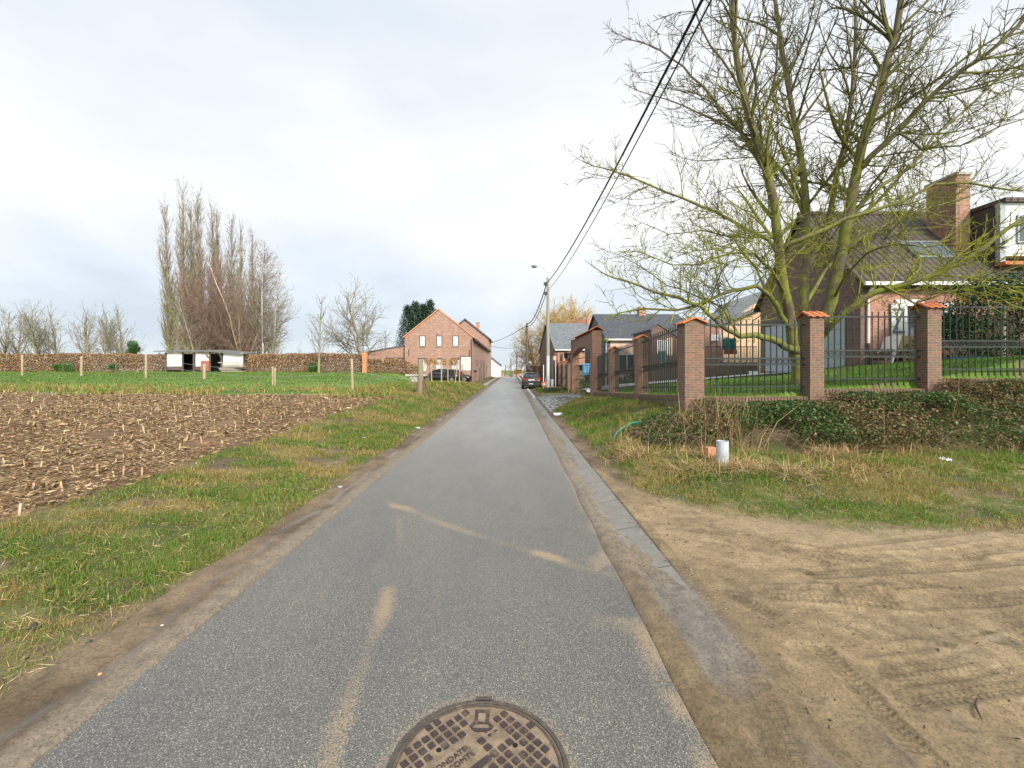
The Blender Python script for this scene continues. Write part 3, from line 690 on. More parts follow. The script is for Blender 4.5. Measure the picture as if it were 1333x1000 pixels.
# right side turf
X, Y, Hh, Ww, DD = [], [], [], [], []
for x0, x1, y0, y1, dens, h, w, dry in ((1.6, 9.5, 4.6, 6.6, 4600, .045, .006, .16), (1.6, 10.5, 6.6, 8.2, 2600, .08, .008, .24), (1.5, 4.3, 8.2, 13, 2200, .10, .010, .02), (1.6, 4.1, 13, 22.5, 1000, .10, .016, 0), (1.7, 4.1, 31, 45, 160, .15, .03, .2)):
    x, y = scatter(x0, x1, y0, y1, dens); g = grassiness(x, y)
    cl = fbm(x * 4, y * 4, 35, 3); k = NR.random(len(x)) < g * sst(cl, .22, .55)
    if y0 > 12 and y0 < 20: k &= ~((y > 17.9 + (x - 1.43) * 2.4))
    x, y, cl = x[k], y[k], cl[k]
    X.append(x); Y.append(y); Hh.append(h * NR.uniform(.4, 1.4, len(x)) * (.5 + 1.3 * cl)); Ww.append(np.full(len(x), w)); DD.append(np.full(len(x), dry))
X, Y, Hh, Ww, DD = map(np.concatenate, (X, Y, Hh, Ww, DD))
blades('grass', X, Y, Hh, Ww, grasscol(X, Y, DD, seed=77), lean=.9, label='grass of the bank below the fence')
# lawn behind the fence
x, y = scatter(4.6, 17, 10.55, 15.5, 620); 
blades('lawn_grass', x, y, NR.uniform(.03, .09, len(x)), np.full(len(x), .012), pick([(.09, .19, .02), (.13, .24, .03), (.08, .15, .02)], len(x)), label='short garden grass')
x, y = scatter(4.6, 14, 15.5, 32, 130)
blades('lawn_grass', x, y, NR.uniform(.04, .1, len(x)), np.full(len(x), .03), pick([(.09, .19, .02), (.13, .24, .03), (.08, .15, .02)], len(x)), label='short garden grass at the back')
# long dry grass lying over the bank foot
def arc(x, y, h, w, col, name, label, lean): return blades(name, x, y, h, w, col, lean=lean, m=M_STRAW, label=label, bend=.8)
cl = [(2.3, 8.1, .4, 330), (3.0, 7.0, .45, 300), (3.6, 7.1, .5, 520), (4.3, 6.8, .5, 380), (5.2, 6.9, .6, 220), (5.9, 8.0, .4, 420), (6.5, 8.4, .35, 330), (2.4, 9.0, .3, 220), (3.3, 8.2, .4, 200), (7.3, 8.2, .4, 220), (9.6, 8.3, .5, 220)]
X, Y = [], []
for cx, cy, r_, n in cl:
    X.append(NR.normal(cx, r_ * .5, n)); Y.append(NR.normal(cy, r_ * .32, n))
X = np.concatenate(X); Y = np.concatenate(Y)
arc(X, Y, NR.uniform(.10, .34, len(X)), np.full(len(X), .009), pick([(.42, .29, .13), (.33, .22, .10), (.24, .16, .08), (.46, .35, .18)], len(X)), 'dry_grass', 'pale dead grass matted at the foot of the bank', 1.8)
# upright dead stems before the corner pillar
X = np.concatenate([NR.normal(3.7, .2, 70), NR.normal(4.25, .2, 70), NR.normal(4.7, .15, 40), NR.uniform(5.3, 12, 60), NR.normal(2.4, .4, 22)]); Y = NR.uniform(8.2, 9.7, len(X))
arc(X, Y, NR.uniform(.4, 1.15, len(X)), np.full(len(X), .011), pick([(.40, .30, .15), (.30, .2, .1), (.25, .15, .07)], len(X)), 'dead_stems', 'tall pale dead stems standing in front of the brick corner pillar', .35)
# brambles on the bank
def bank_scatter(n, x0, x1, y0, y1, zt):
    x = NR.uniform(x0, x1, n); y = NR.uniform(y0, y1, n); return x, y
n = 120000
x = NR.uniform(2.6, 17, n); y = 7.7 + 2.5 * NR.random(n) ** .8
prof = .3 + .62 * np.clip(fbm(x * .9, y * 1.2, 120, 4), 0, 1) * sst(y, 7.4, 8.8); prof *= .5 + .5 * sst(x, 3.0, 4.8)
hh = H(x, y); top = np.minimum(hh + prof, coping(x) - .10 + .18 * fbm(x * 2, y * 2, 121, 3))
z = hh + (top - hh) * NR.random(n) ** .45
dens = sst(fbm(x * 1.6, z * 2.2 + y, 122, 4), .26, .5) * (.55 + .45 * sst(x, 4.0, 5.0))
k = (NR.random(n) < dens) & (y > 7.75 + .7 * fbm(x * .8, x * 0, 123, 3) + .5 * (x < 5.5)); x, y, z = x[k], y[k], z[k]
br = fbm(x * .7, z * 1.5, 124, 4)
isb = NR.random(len(x)) < sst(br, .44, .66) * .6 + .12
col = np.where(isb[:, None], pick([(.17, .115, .05), (.11, .065, .03), (.26, .18, .09)], len(x)), pick([(.04, .09, .02), (.06, .12, .03), (.025, .06, .015), (.11, .17, .045)], len(x)))
leafmesh('undergrowth', np.stack([x, y, z], 1), NR.uniform(.03, .07, len(x)), col, asp=.65, kind='stuff', label='dark bramble thicket covering the bank below the fence')
# bramble canes
cn = MB()
for i in range(420):
    x0 = rnd.uniform(2.8, 14); y0 = rnd.uniform(8.1, 9.9); a = rnd.uniform(0, 6.28); L = rnd.uniform(.4, 1.2); pts = []
    for t in np.linspace(0, 1, 7):
        xx = x0 + math.cos(a) * L * t; yy = y0 + math.sin(a) * L * .5 * t
        pts.append((xx, yy, hgt(xx, min(yy, 10.1)) + .02 + .55 * math.sin(math.pi * min(.95, t * .9 + .05)) * L * .7))
    cn.tube(pts, .004, 4, cap=False)
tag(cn.build('bramble_canes', P('cane', (.20, .12, .07), var=.4), uv=False), 'arching brown bramble canes on the bank', kind='stuff')

# ------------------------------------------------------------------ maize stubble
x, y = scatter(-28, -5, 3.6, 24, 640); w_ = np.clip(9 / y, .28, 1.0) ; k = (NR.random(len(x)) < w_ * in_field(x, y)) & (x > -1.3 * y - 1) & (fbm(x * .8, y * .8, 140, 3) > .34 - .12 * (y < 9)); x, y = x[k], y[k]
n = len(x); L = NR.uniform(.02, .11, n) * (1 + y * .02) * (1 + 1.2 * (NR.random(n) < .06)); dcol = fbm(x * .7, y * 1.5, 141, 3)[:, None]
col = pick([(.33, .235, .125), (.21, .14, .072), (.125, .08, .043), (.44, .33, .19), (.26, .17, .09)], n, [.25, .27, .25, .12, .11])
V, Fq = quads_rand(np.stack([x, y, H(x, y) + .03 + .03 * NR.random(n)], 1), None, L, L * NR.uniform(.06, .25, n) + .005, pitch=NR.normal(0, .22, n), roll=NR.normal(0, .5, n))
tag(np_mesh('crop_litter', V, Fq, M_STRAW, col=np.repeat(col, 4, 0)), 'brown maize leaves and stalk litter covering the field', kind='stuff')
sb = MB(); cols = []
rowsp = .75; ca_, sa_ = math.cos(R(-14)), math.sin(R(-14))
px_, py_ = [], []
for i in range(-60, 60):
    for j in range(-420, 420):
        if rnd.random() < .65: continue
        u = j * .16 + rnd.uniform(-.04, .04); v = i * rowsp + rnd.uniform(-.05, .05)
        xx = -14 + u * ca_ - v * sa_; yy = 14 + u * sa_ + v * ca_
        if xx > -1.3 * yy - 1 and 3.4 < yy < 24: px_.append(xx); py_.append(yy)
px_, py_ = np.array(px_), np.array(py_); k = in_field(px_, py_) > .7; px_, py_ = px_[k], py_[k]
hs = NR.uniform(.05, .17, len(px_)); cc = pick([(.45, .33, .17), (.35, .22, .10), (.25, .13, .06), (.5, .4, .24)], len(px_), [.4, .25, .15, .2])
Vs, Fs, Cs = [], [], []
ax = NR.normal(0, .16, len(px_)); ay = NR.normal(0, .16, len(px_)); hz_ = H(px_, py_)
for r_, s0 in ((0, 0),):
    ang5 = np.arange(5) * 2 * np.pi / 5
    rad = .009 + .005 * NR.random(len(px_))
    ring = np.stack([np.cos(ang5), np.sin(ang5)], 1)
    b0 = np.stack([px_, py_, hz_ - .02], 1)[:, None, :] + np.concatenate([ring, np.zeros((5, 1))], 1)[None] * rad[:, None, None]
    t0 = np.stack([px_ + ax * hs, py_ + ay * hs, hz_ + hs], 1)[:, None, :] + np.concatenate([ring, np.zeros((5, 1))], 1)[None] * (rad * .9)[:, None, None]
    ct = np.stack([px_ + ax * hs, py_ + ay * hs, hz_ + hs + .004], 1)[:, None, :]
    V = np.concatenate([b0, t0, ct], 1).reshape(-1, 3); i = np.arange(len(px_))[:, None] * 11
    Fq = np.concatenate([i + np.array([[k_, (k_ + 1) % 5, 5 + (k_ + 1) % 5, 5 + k_]]) for k_ in range(5)] + [i + np.array([[5 + k_, 5 + (k_ + 1) % 5, 10, 10]]) for k_ in range(5)], 0)
Fq3 = np.concatenate([Fq[:, [0, 1, 2]], Fq[Fq[:, 3] != Fq[:, 2]][:, [0, 2, 3]]], 0)
tag(np_mesh('stubble', V, Fq3, M_STRAW, col=np.repeat(cc, 11, 0)), 'rows of cut maize stalks in the field', kind='stuff')
def _dg():
    x, y = DG_; n = len(x); s = NR.uniform(.03, .13, n); col = pick([(.40, .30, .14), (.30, .21, .10), (.2, .14, .07), (.48, .38, .2)], n)
    V, Fq = quads_rand(np.stack([x, y, H(x, y) + .015 + .03 * NR.random(n)], 1), None, s, NR.uniform(.002, .0045, n), pitch=NR.normal(0, .35, n), roll=NR.normal(0, .5, n))
    tag(np_mesh('dead_grass', V, Fq, M_STRAW, col=np.repeat(col, 4, 0)), 'flattened dead blades matted into the verge', kind='stuff')
# dead leaves, clods and pebbles on the verge, the gutters and the sand
def litter(name, label, x, y, s, cols, dz=.012, asp=.5, w=None, **kw):
    col = pick(cols, len(x), w); V, Fq = quads_rand(np.stack([x, y, H(x, y) + dz + .01 * NR.random(len(x))], 1), None, s, s * asp, pitch=NR.normal(0, .25, len(x)), roll=NR.normal(0, .35, len(x)))
    tag(np_mesh(name, V, Fq, M_STRAW, col=np.repeat(col, 4, 0)), label, kind='stuff')
x, y = scatter(-7, -2.7, 1.8, 16, 26); litter('fallen_leaves', 'dead leaves scattered on the verge', x, y, NR.uniform(.01, .045, len(x)), [(.13, .08, .05), (.05, .04, .035), (.28, .18, .09), (.36, .27, .17)], .02)
x, y = scatter(1.0, 6.5, 1.5, 6.5, 60); k = fbm(x * 1.5, y * 1.5, 150, 4) > .5; x, y = x[k], y[k]
litter('debris', 'small dark twigs and leaf bits scattered over the sand', x, y, NR.uniform(.008, .045, len(x)), [(.09, .065, .045), (.05, .04, .03), (.17, .12, .08)], .004, .35)
_dg()
def pebbles(name, label, x, y, s, cols):
    n = len(x); oct_ = np.array([(1, 0, 0), (0, 1, 0), (-1, 0, 0), (0, -1, 0), (0, 0, .7), (0, 0, -.7)], float)
    V = (np.stack([x, y, H(x, y) + s * .3], 1)[:, None, :] + oct_[None] * (s[:, None, None] * NR.uniform(.6, 1.2, (n, 6, 1)))).reshape(-1, 3); i = np.arange(n)[:, None] * 6
    Fq = np.concatenate([i + np.array([f]) for f in ((0, 1, 4), (1, 2, 4), (2, 3, 4), (3, 0, 4), (1, 0, 5), (2, 1, 5), (3, 2, 5), (0, 3, 5))], 0)
    tag(np_mesh(name, V, Fq, M_STRAW, col=np.repeat(pick(cols, n), 6, 0), smooth=True), label, kind='stuff')
x, y = scatter(-3.6, -2.25, 1.6, 9, 45); x2, y2 = scatter(.95, 2.2, 1.5, 12, 30); x3, y3 = scatter(1.4, 6, 1.7, 5.2, 25)
x = np.concatenate([x, x2, x3]); y = np.concatenate([y, y2, y3])
pebbles('gravel', 'small clods and pebbles along both road edges', x, y, NR.uniform(.002, .009, len(x)), [(.16, .11, .07), (.1, .08, .06), (.3, .25, .2), (.12, .1, .09)])
x, y = scatter(-5.2, -2.8, 1.8, 12, 9); pebbles('clods', 'dark earth clods on the verge', x, y, NR.uniform(.01, .028, len(x)), [(.05, .04, .03), (.1, .07, .045)])
# ------------------------------------------------------------------ trees
def seg_mesh(name, segs, m, n=3, parent=None):
    """segs: list of (p0, p1, r0, r1)"""
    A = np.array([[*s[0], *s[1], s[2], s[3]] for s in segs]); p0, p1, r0, r1 = A[:, :3], A[:, 3:6], A[:, 6], A[:, 7]
    d = p1 - p0; d /= np.linalg.norm(d, axis=1)[:, None] + 1e-9
    ref = np.where((np.abs(d[:, 2]) > .9)[:, None], np.array([[1., 0, 0]]), np.array([[0, 0, 1.]]))
    u = np.cross(ref, d); u /= np.linalg.norm(u, axis=1)[:, None]; w = np.cross(d, u)
    a = np.arange(n) * 2 * np.pi / n; ring = u[:, None, :] * np.cos(a)[None, :, None] + w[:, None, :] * np.sin(a)[None, :, None]
    V = np.concatenate([p0[:, None, :] + ring * r0[:, None, None], (p1 + d * r1[:, None] * .3)[:, None, :] + ring * r1[:, None, None]], 1).reshape(-1, 3)
    i = np.arange(len(segs))[:, None] * 2 * n
    Fq = np.concatenate([i + np.array([[k, (k + 1) % n, n + (k + 1) % n, n + k]]) for k in range(n)], 0)
    return np_mesh(name, V, Fq, m, parent=parent, smooth=True)
def vadd(a, b, s=1.0): return (a[0] + b[0] * s, a[1] + b[1] * s, a[2] + b[2] * s)
def vnorm(a):
    l = math.sqrt(a[0] ** 2 + a[1] ** 2 + a[2] ** 2) or 1; return (a[0] / l, a[1] / l, a[2] / l)
def side_dir(d, ang, rg, az=None):
    """direction at angle ang from d, random or given azimuth"""
    ref = (0, 0, 1) if abs(d[2]) < .9 else (1, 0, 0)
    u = vnorm((ref[1] * d[2] - ref[2] * d[1], ref[2] * d[0] - ref[0] * d[2], ref[0] * d[1] - ref[1] * d[0]))
    w = (d[1] * u[2] - d[2] * u[1], d[2] * u[0] - d[0] * u[2], d[0] * u[1] - d[1] * u[0])
    a = rg.uniform(0, 2 * math.pi) if az is None else az; c, s = math.cos(a), math.sin(a); ca, sa = math.cos(ang), math.sin(ang)
    return vnorm(tuple(d[i] * ca + (u[i] * c + w[i] * s) * sa for i in range(3)))
def grow(segs, p, d, L, r, lvl, T, rg):
    """T: list of per-level dicts: step, wander, up, n (children per metre), ang, len (ratio), t0"""
    t = T[lvl]; ns = max(2, int(round(L / t['step']))); st = L / ns; r_end = r * t.get('tip', .35)
    cv = t.get('curve', 0); cx_, cy_, cz_ = (rg.gauss(0, cv) for _ in range(3)) if cv else (0, 0, 0)
    for i in range(ns):
        w = t['wander']
        if cv and rg.random() < .18: cx_, cy_, cz_ = (rg.gauss(0, cv) for _ in range(3))
        d = vnorm((d[0] + rg.gauss(0, w) + cx_, d[1] + rg.gauss(0, w) + cy_, d[2] + rg.gauss(0, w) + cz_ + t['up'] * st))
        q = vadd(p, d, st); ra = r + (r_end - r) * i / ns; rb = r + (r_end - r) * (i + 1) / ns
        segs.append((p, q, ra, rb, lvl))
        f = (i + 1) / ns
        if lvl + 1 < len(T) and f > t['t0']:
            k = t['n'] * st; k = int(k) + (rg.random() < k - int(k))
            for _ in range(k):
                cl = L * t['len'] * (1.15 - .75 * f) * rg.uniform(.6, 1.25)
                if cl < .12: continue
                grow(segs, p if rg.random() < .5 else q, side_dir(d, R(t['ang']) * rg.uniform(.7, 1.3), rg), cl, max(rb * t.get('rr', .6), T[lvl + 1].get('rmin', .004)), lvl + 1, T, rg)
        p = q
def bare_tree(name, label, base, h, r, T, seed, m, m2=None, group=None, lean=(0, 0), stems=1, spread=.1, cat='tree', thick=1):
    rg = random.Random(seed); t = empty(name, base, label, cat, group); segs = []
    for s in range(stems):
        a = rg.uniform(0, 6.28); d = vnorm((lean[0] + (spread * math.cos(a) if stems > 1 else 0), lean[1] + (spread * math.sin(a) if stems > 1 else 0), 1))
        grow(segs, (base[0], base[1], base[2] - .2), d, h * (rg.uniform(.75, 1) if s else 1), r * (.8 if s else 1), 0, T, rg)
    seg_mesh('trunk', [s[:4] for s in segs if s[4] < thick], m, 6, t)
    seg_mesh('crown', [s[:4] for s in segs if s[4] >= thick], m2 or m, 3, t)
    return t
BK = lambda n, **k: mat(n, f_bark, **k)
bk_walnut = BK('walnut_bark', c=(.15, .12, .072), c2=(.06, .048, .03), lichen=(.16, .175, .018), amt=.62, z0=3, z1=12, sc=3)
bk_wtwig = BK('walnut_twig_bark', c=(.075, .06, .032), c2=(.045, .037, .02), lichen=(.24, .25, .018), amt=.72, z0=3, z1=12, sc=1.3)
bk_grey = BK('grey_bark', c=(.30, .26, .20), c2=(.18, .15, .12), lichen=(.24, .24, .08), amt=.3, z0=2, z1=30)
bk_poplar = BK('poplar_bark', c=(.33, .28, .21), c2=(.20, .17, .13), lichen=(.26, .26, .08), amt=.35, z0=6, z1=24, sc=.6)
bk_red = BK('reddish_bark', c=(.30, .19, .14), c2=(.20, .13, .1), lichen=(.26, .24, .08), amt=.2, z0=2, z1=18)
bk_birch = BK('birch_bark', c=(.62, .60, .54), c2=(.30, .27, .23), lichen=(.3, .29, .12), amt=.2, z0=1, z1=14)
bk_willow = BK('willow_bark', c=(.52, .38, .17), c2=(.40, .28, .12), lichen=(.45, .36, .12), amt=.3, z0=1, z1=20)

# --- the big walnut behind the fence, limbs laid out one by one
TZ = 12.7
limbs = [  # px, py, depth offset ; radii start/end
 ([(1040, 515, 0), (1038, 470, 0), (1030, 425, -.1), (1020, 375, -.2), (1014, 320, -.3), (1008, 262, -.4), (998, 222, -.5), (984, 180, -.6), (972, 140, -.7), (962, 95, -.8), (955, 40, -.9), (950, -40, -1)], .22, .075),
 ([(1042, 505, .1), (1045, 440, .2), (1047, 385, .4), (1050, 301, .8), (1046, 228, 1.1), (1037, 172, 1.3), (1029, 129, 1.4), (1018, 64, 1.6), (1009, 0, 1.7), (1003, -70, 1.8)], .19, .06),
 ([(1044, 500, 0), (1062, 450, -.1), (1082, 392, -.2), (1093, 340, -.3), (1101, 295, -.4), (1112, 240, -.5), (1122, 190, -.6), (1138, 140, -.7), (1152, 95, -.9), (1166, 48, -1.0), (1176, -20, -1.2), (1186, -80, -1.3)], .25, .075),
 ([(1048, 350, .6), (1066, 318, .8), (1079, 285, 1.0), (1090, 220, 1.2), (1104, 160, 1.3), (1112, 90, 1.4), (1114, 20, 1.5), (1112, -60, 1.6)], .14, .05),
 ([(1014, 325, -.3), (1040, 313, -.6), (1072, 300, -.8), (1100, 285, -1.0), (1135, 275, -1.2), (1175, 262, -1.3), (1215, 240, -1.3), (1262, 238, -1.4), (1320, 248, -1.5)], .095, .03),
 ([(1060, 452, -.1), (1085, 420, -.8), (1117, 395, -1.2), (1140, 380, -1.4), (1178, 370, -1.7), (1215, 358, -1.9), (1242, 344, -2.0), (1270, 330, -2.1), (1293, 312, -2.2), (1333, 284, -2.4), (1390, 255, -2.6)], .12, .05),
 ([(1040, 458, -.1), (1022, 452, -.4), (1003, 441, -.6), (984, 436, -.8), (963, 438, -.9), (948, 430, -1), (931, 416, -1.1), (912, 398, -1.2), (885, 388, -1.3), (850, 380, -1.3), (812, 365, -1.4), (790, 358, -1.4)], .14, .024),
 ([(1033, 432, -.1), (1016, 410, -.3), (1002, 385, -.5), (985, 372, -.7), (955, 378, -.9), (920, 392, -1.1), (880, 404, -1.2), (840, 402, -1.2), (805, 408, -1.3)], .10, .024),
 ([(1012, 330, -.3), (1000, 312, -.3), (975, 300, -.4), (932, 276, -.6), (889, 258, -.7), (846, 241, -.8), (803, 224, -.9), (772, 216, -.9)], .08, .018),
 ([(1116, 222, -.5), (1132, 205, -.8), (1168, 172, -1.2), (1205, 132, -1.6), (1240, 102, -1.9), (1276, 77, -2.2), (1333, 26, -2.6), (1400, -40, -3)], .11, .04),
 ([(1104, 285, -.4), (1125, 262, 0), (1150, 240, .5), (1188, 215, 1), (1216, 176, 1.3), (1260, 140, 1.6), (1300, 100, 1.8), (1350, 60, 2)], .09, .03),
 ([(999, 225, -.5), (985, 205, 0), (962, 168, .6), (940, 145, .9), (915, 112, 1.2), (889, 86, 1.5), (860, 66, 1.7), (837, 56, 1.8), (806, 45, 1.9)], .08, .018),
 ([(1050, 290, .8), (1030, 240, 1.4), (1000, 200, 2.0), (960, 170, 2.5), (915, 150, 2.8), (870, 130, 3.1), (830, 118, 3.2)], .08, .018),
 ([(1046, 400, .4), (1075, 350, 1.4), (1120, 310, 2.4), (1180, 280, 3.2), (1240, 262, 3.9), (1310, 240, 4.4)], .075, .02),
 ([(1085, 390, -.2), (1100, 360, -1.2), (1128, 330, -2.0), (1165, 318, -2.8), (1205, 322, -3.2), (1240, 318, -3.5)], .05, .012),
 ([(1020, 380, -.2), (1003, 350, -1.0), (982, 330, -1.7), (950, 330, -2.2), (912, 345, -2.6), (875, 345, -2.9), (838, 330, -3.1)], .06, .012),
 ([(984, 180, -.6), (975, 150, -1.2), (955, 100, -1.7), (925, 60, -2.1), (905, 15, -2.4), (890, -40, -2.7)], .055, .015),
 ([(1030, 120, 1.4), (1045, 80, 1.0), (1062, 30, .5), (1075, -30, .2), (1082, -90, 0)], .05, .015),
 ([(1138, 140, -.7), (1160, 110, -.2), (1195, 70, .4), (1225, 20, .9), (1250, -40, 1.2)], .055, .015),
 ([(1150, 372, -1.5), (1190, 395, -2.0), (1230, 380, -2.4), (1280, 372, -2.7), (1333, 382, -3.0)], .035, .01),
 ([(1001, 385, -.5), (985, 350, .2), (955, 310, 1.0), (915, 300, 1.8), (870, 305, 2.4), (835, 290, 2.8)], .05, .012),
 ([(1168, 172, -1.2), (1200, 195, -1.6), (1250, 190, -2.0), (1300, 165, -2.4), (1360, 150, -2.8)], .04, .012),
 ([(963, 438, -.9), (940, 400, -.3), (905, 385, .3), (868, 372, .8), (830, 345, 1.2), (800, 330, 1.5)], .045, .01),
]
wb = at(1040, 508, TZ); wbz = hgt(wb[0], TZ)
wal = empty('walnut_tree', (wb[0], TZ, wbz), 'huge bare many-stemmed tree with yellow-green lichened twigs towering behind the iron fence', 'tree')
rg = random.Random(5); trk_ = MB(); segs = []
TW = [dict(step=.2, wander=.05, curve=.07, up=.30, n=3.6, ang=42, len=.46, t0=.06, tip=.35, rr=.6, rmin=.014),
      dict(step=.14, wander=.08, curve=.10, up=.30, n=5.2, ang=44, len=.46, t0=.08, tip=.5, rr=.7, rmin=.0095),
      dict(step=.10, wander=.14, curve=.10, up=.2, n=4.0, ang=44, len=.6, t0=.1, tip=.7, rr=.75, rmin=.0075),
      dict(step=.09, wander=.25, up=.05, n=0, ang=40, len=.5, t0=.2, tip=.7, rmin=.006)]
for pts, r0, r1 in limbs:
    w = [at(a, b, TZ + c) for a, b, c in pts]
    # resample with small kinks
    q = []
    for a, b in zip(w[:-1], w[1:]):
        for t in (0, .5): q.append(tuple(a[k] + (b[k] - a[k]) * t + (rg.gauss(0, .02) if t else 0) for k in range(3)))
    q.append(w[-1]); n_ = len(q); rr = [.80 * (r0 + (r1 - r0) * (i / (n_ - 1)) ** .8) for i in range(n_)]
    if q[0][2] < 1.6: rr[0] *= 1.5; q[0] = (q[0][0], q[0][1], wbz - .15)
    trk_.tube(q, rr, 9)
    tot = n_
    for i in range(1, n_):
        f = i / (n_ - 1)
        if q[i][2] < 2.4: continue
        d = vnorm(tuple(q[i][k] - q[i - 1][k] for k in range(3))); sl_ = math.dist(q[i], q[i - 1])
        k = sl_ * (4.6 + 3.8 * f); k = int(k) + (rg.random() < k - int(k))
        for _ in range(k):
            if (rr[i] > .1 and rg.random() < .45) or (math.hypot(q[i][0] - wb[0], q[i][1] - TZ) < 1.7 and q[i][2] < 7 and rg.random() < .78): continue
            L = rg.uniform(.9, 3.1) * (1.1 - .72 * f)
            grow(segs, q[i], side_dir(d, R(55) * rg.uniform(.7, 1.3), rg), L, min(rr[i] * .5, .03) * rg.uniform(.6, 1), 0, TW, rg)
    grow(segs, q[-1], d, .7, r1 * .8, 0, TW, rg)
# long secondary limbs fanning out of the stems
TW2 = [dict(step=.3, wander=.04, curve=.05, up=.16, n=3.4, ang=40, len=.40, t0=.12, tip=.3, rr=.55, rmin=.03)] + TW
for pts, r0, r1 in [limbs[0], limbs[1], limbs[2], limbs[3], limbs[9], limbs[10], limbs[17], limbs[18]]:
    w = [at(a, b, TZ + c) for a, b, c in pts]
    for i in range(3, len(w) - 1):
        if w[i][2] < 5.2: continue
        for _ in range(1 if r0 < .1 else 2):
            dd = vnorm(tuple(w[i + 1][k] - w[i][k] for k in range(3))); pl_ = rg.random(); p_ = tuple(lerp(w[i][k], w[i + 1][k], pl_) for k in range(3))
            grow(segs, p_, side_dir(dd, R(42) * rg.uniform(.7, 1.3), rg), rg.uniform(2.0, 3.6), lerp(r0, r1, i / len(w)) * .30 + .012, 0, TW2, rg)
trk_.build('trunk', bk_walnut, wal)
segs = [s for s in segs if not (s[1][0] < 2.75 and s[1][2] > 8.3)]
segs = [s for s in segs if not (min(s[0][2], s[1][2]) < 2.95 and s[1][1] < 14 and rg.random() < .92)]
seg_mesh('crown', [s[:4] for s in segs], bk_wtwig, 3, wal)


# --- poplars and birches behind the shed
TP = [dict(step=1.0, wander=.009, up=.03, n=5.2, ang=22, len=.23, t0=.06, tip=.15, rr=.4, rmin=.05),
      dict(step=.8, wander=.06, up=.30, n=2.6, ang=26, len=.38, t0=.05, tip=.35, rr=.5, rmin=.028),
      dict(step=.5, wander=.10, up=.22, n=1.8, ang=28, len=.5, t0=.1, tip=.6, rr=.6, rmin=.018),
      dict(step=.4, wander=.12, up=.1, n=0, ang=25, len=.5, t0=.2, tip=.7, rmin=.013)]
def base_at(px, Y): X = (px - CXP) * Y / F; return (X, Y, hgt(X, Y))
def th(py, Y, b): return EYE - (py - HZ) * Y / F - b[2]
side_words = ['leftmost', 'second and tallest', 'third', 'fourth', 'fifth', 'sixth', 'seventh', 'eighth', 'ninth and rightmost']
for i, (px, py, Y) in enumerate([(224, 272, 66), (236, 251, 64), (249, 270, 69), (262, 260, 66), (275, 276, 70), (289, 281, 66), (303, 288, 69), (316, 301, 67), (328, 306, 70)]):
    b = base_at(px, Y); h = th(py, Y, b)
    T_ = [dict(t) for t in TP]; T_[0]['len'] = .226 - .012 * i
    T_[0]['len'] = .22
    bare_tree('poplar_tree', f'{side_words[i]} of the slim upright bare poplars behind the shed, counted from the left', b, h, .30, T_, 100 + i, bk_poplar, bk_poplar if i < 4 else bk_grey, 'poplars behind the shed', stems=1)
TB = [dict(step=.8, wander=.03, up=.03, n=3.6, ang=34, len=.38, t0=.08, tip=.2, rr=.45, rmin=.05),
      dict(step=.6, wander=.1, up=.1, n=2.8, ang=36, len=.45, t0=.1, tip=.4, rr=.5, rmin=.024),
      dict(step=.4, wander=.14, up=-.05, n=2.6, ang=38, len=.5, t0=.1, tip=.6, rr=.6, rmin=.016),
      dict(step=.3, wander=.15, up=-.25, n=0, ang=40, len=.6, t0=.2, tip=.7, rmin=.012)]
for i, (px, py, Y, lx, m_, m2_, lb) in enumerate([
    (300, 345, 62, -.18, bk_birch, bk_red, 'birch leaning left with pale trunk among the poplars'),
    (318, 352, 61, -.30, bk_birch, bk_red, 'strongly leaning birch with white trunk crossing behind the shed roof end'),
    (338, 340, 63, .02, bk_grey, bk_red, 'reddish bare tree filling the middle of the clump behind the shed'),
    (343, 356, 60, .04, bk_birch, bk_grey, 'white-trunked birch at the right end of the tall clump'),
    (349, 372, 61, .14, bk_birch, bk_grey, 'rightmost birch of the clump, its drooping twigs hanging outward'),
    (284, 368, 62, .0, bk_grey, bk_red, 'reddish bushy tree low between the poplars and birches'),
    (262, 392, 60, .0, bk_poplar, bk_poplar, 'low greenish thicket tree right behind the shed'),
    (318, 396, 59, .0, bk_poplar, bk_red, 'low olive-brown thicket tree behind the white shed wall')]):
    b = base_at(px, Y); h = th(py, Y, b) * 1.12
    bare_tree('birch_tree' if m_ is bk_birch else 'bare_tree', lb, b, h, .17, TB, 130 + i, m_, m2_, 'clump of birches beside the poplars', lean=(lx, 0), stems=3 if i > 4 else 1, spread=.3)
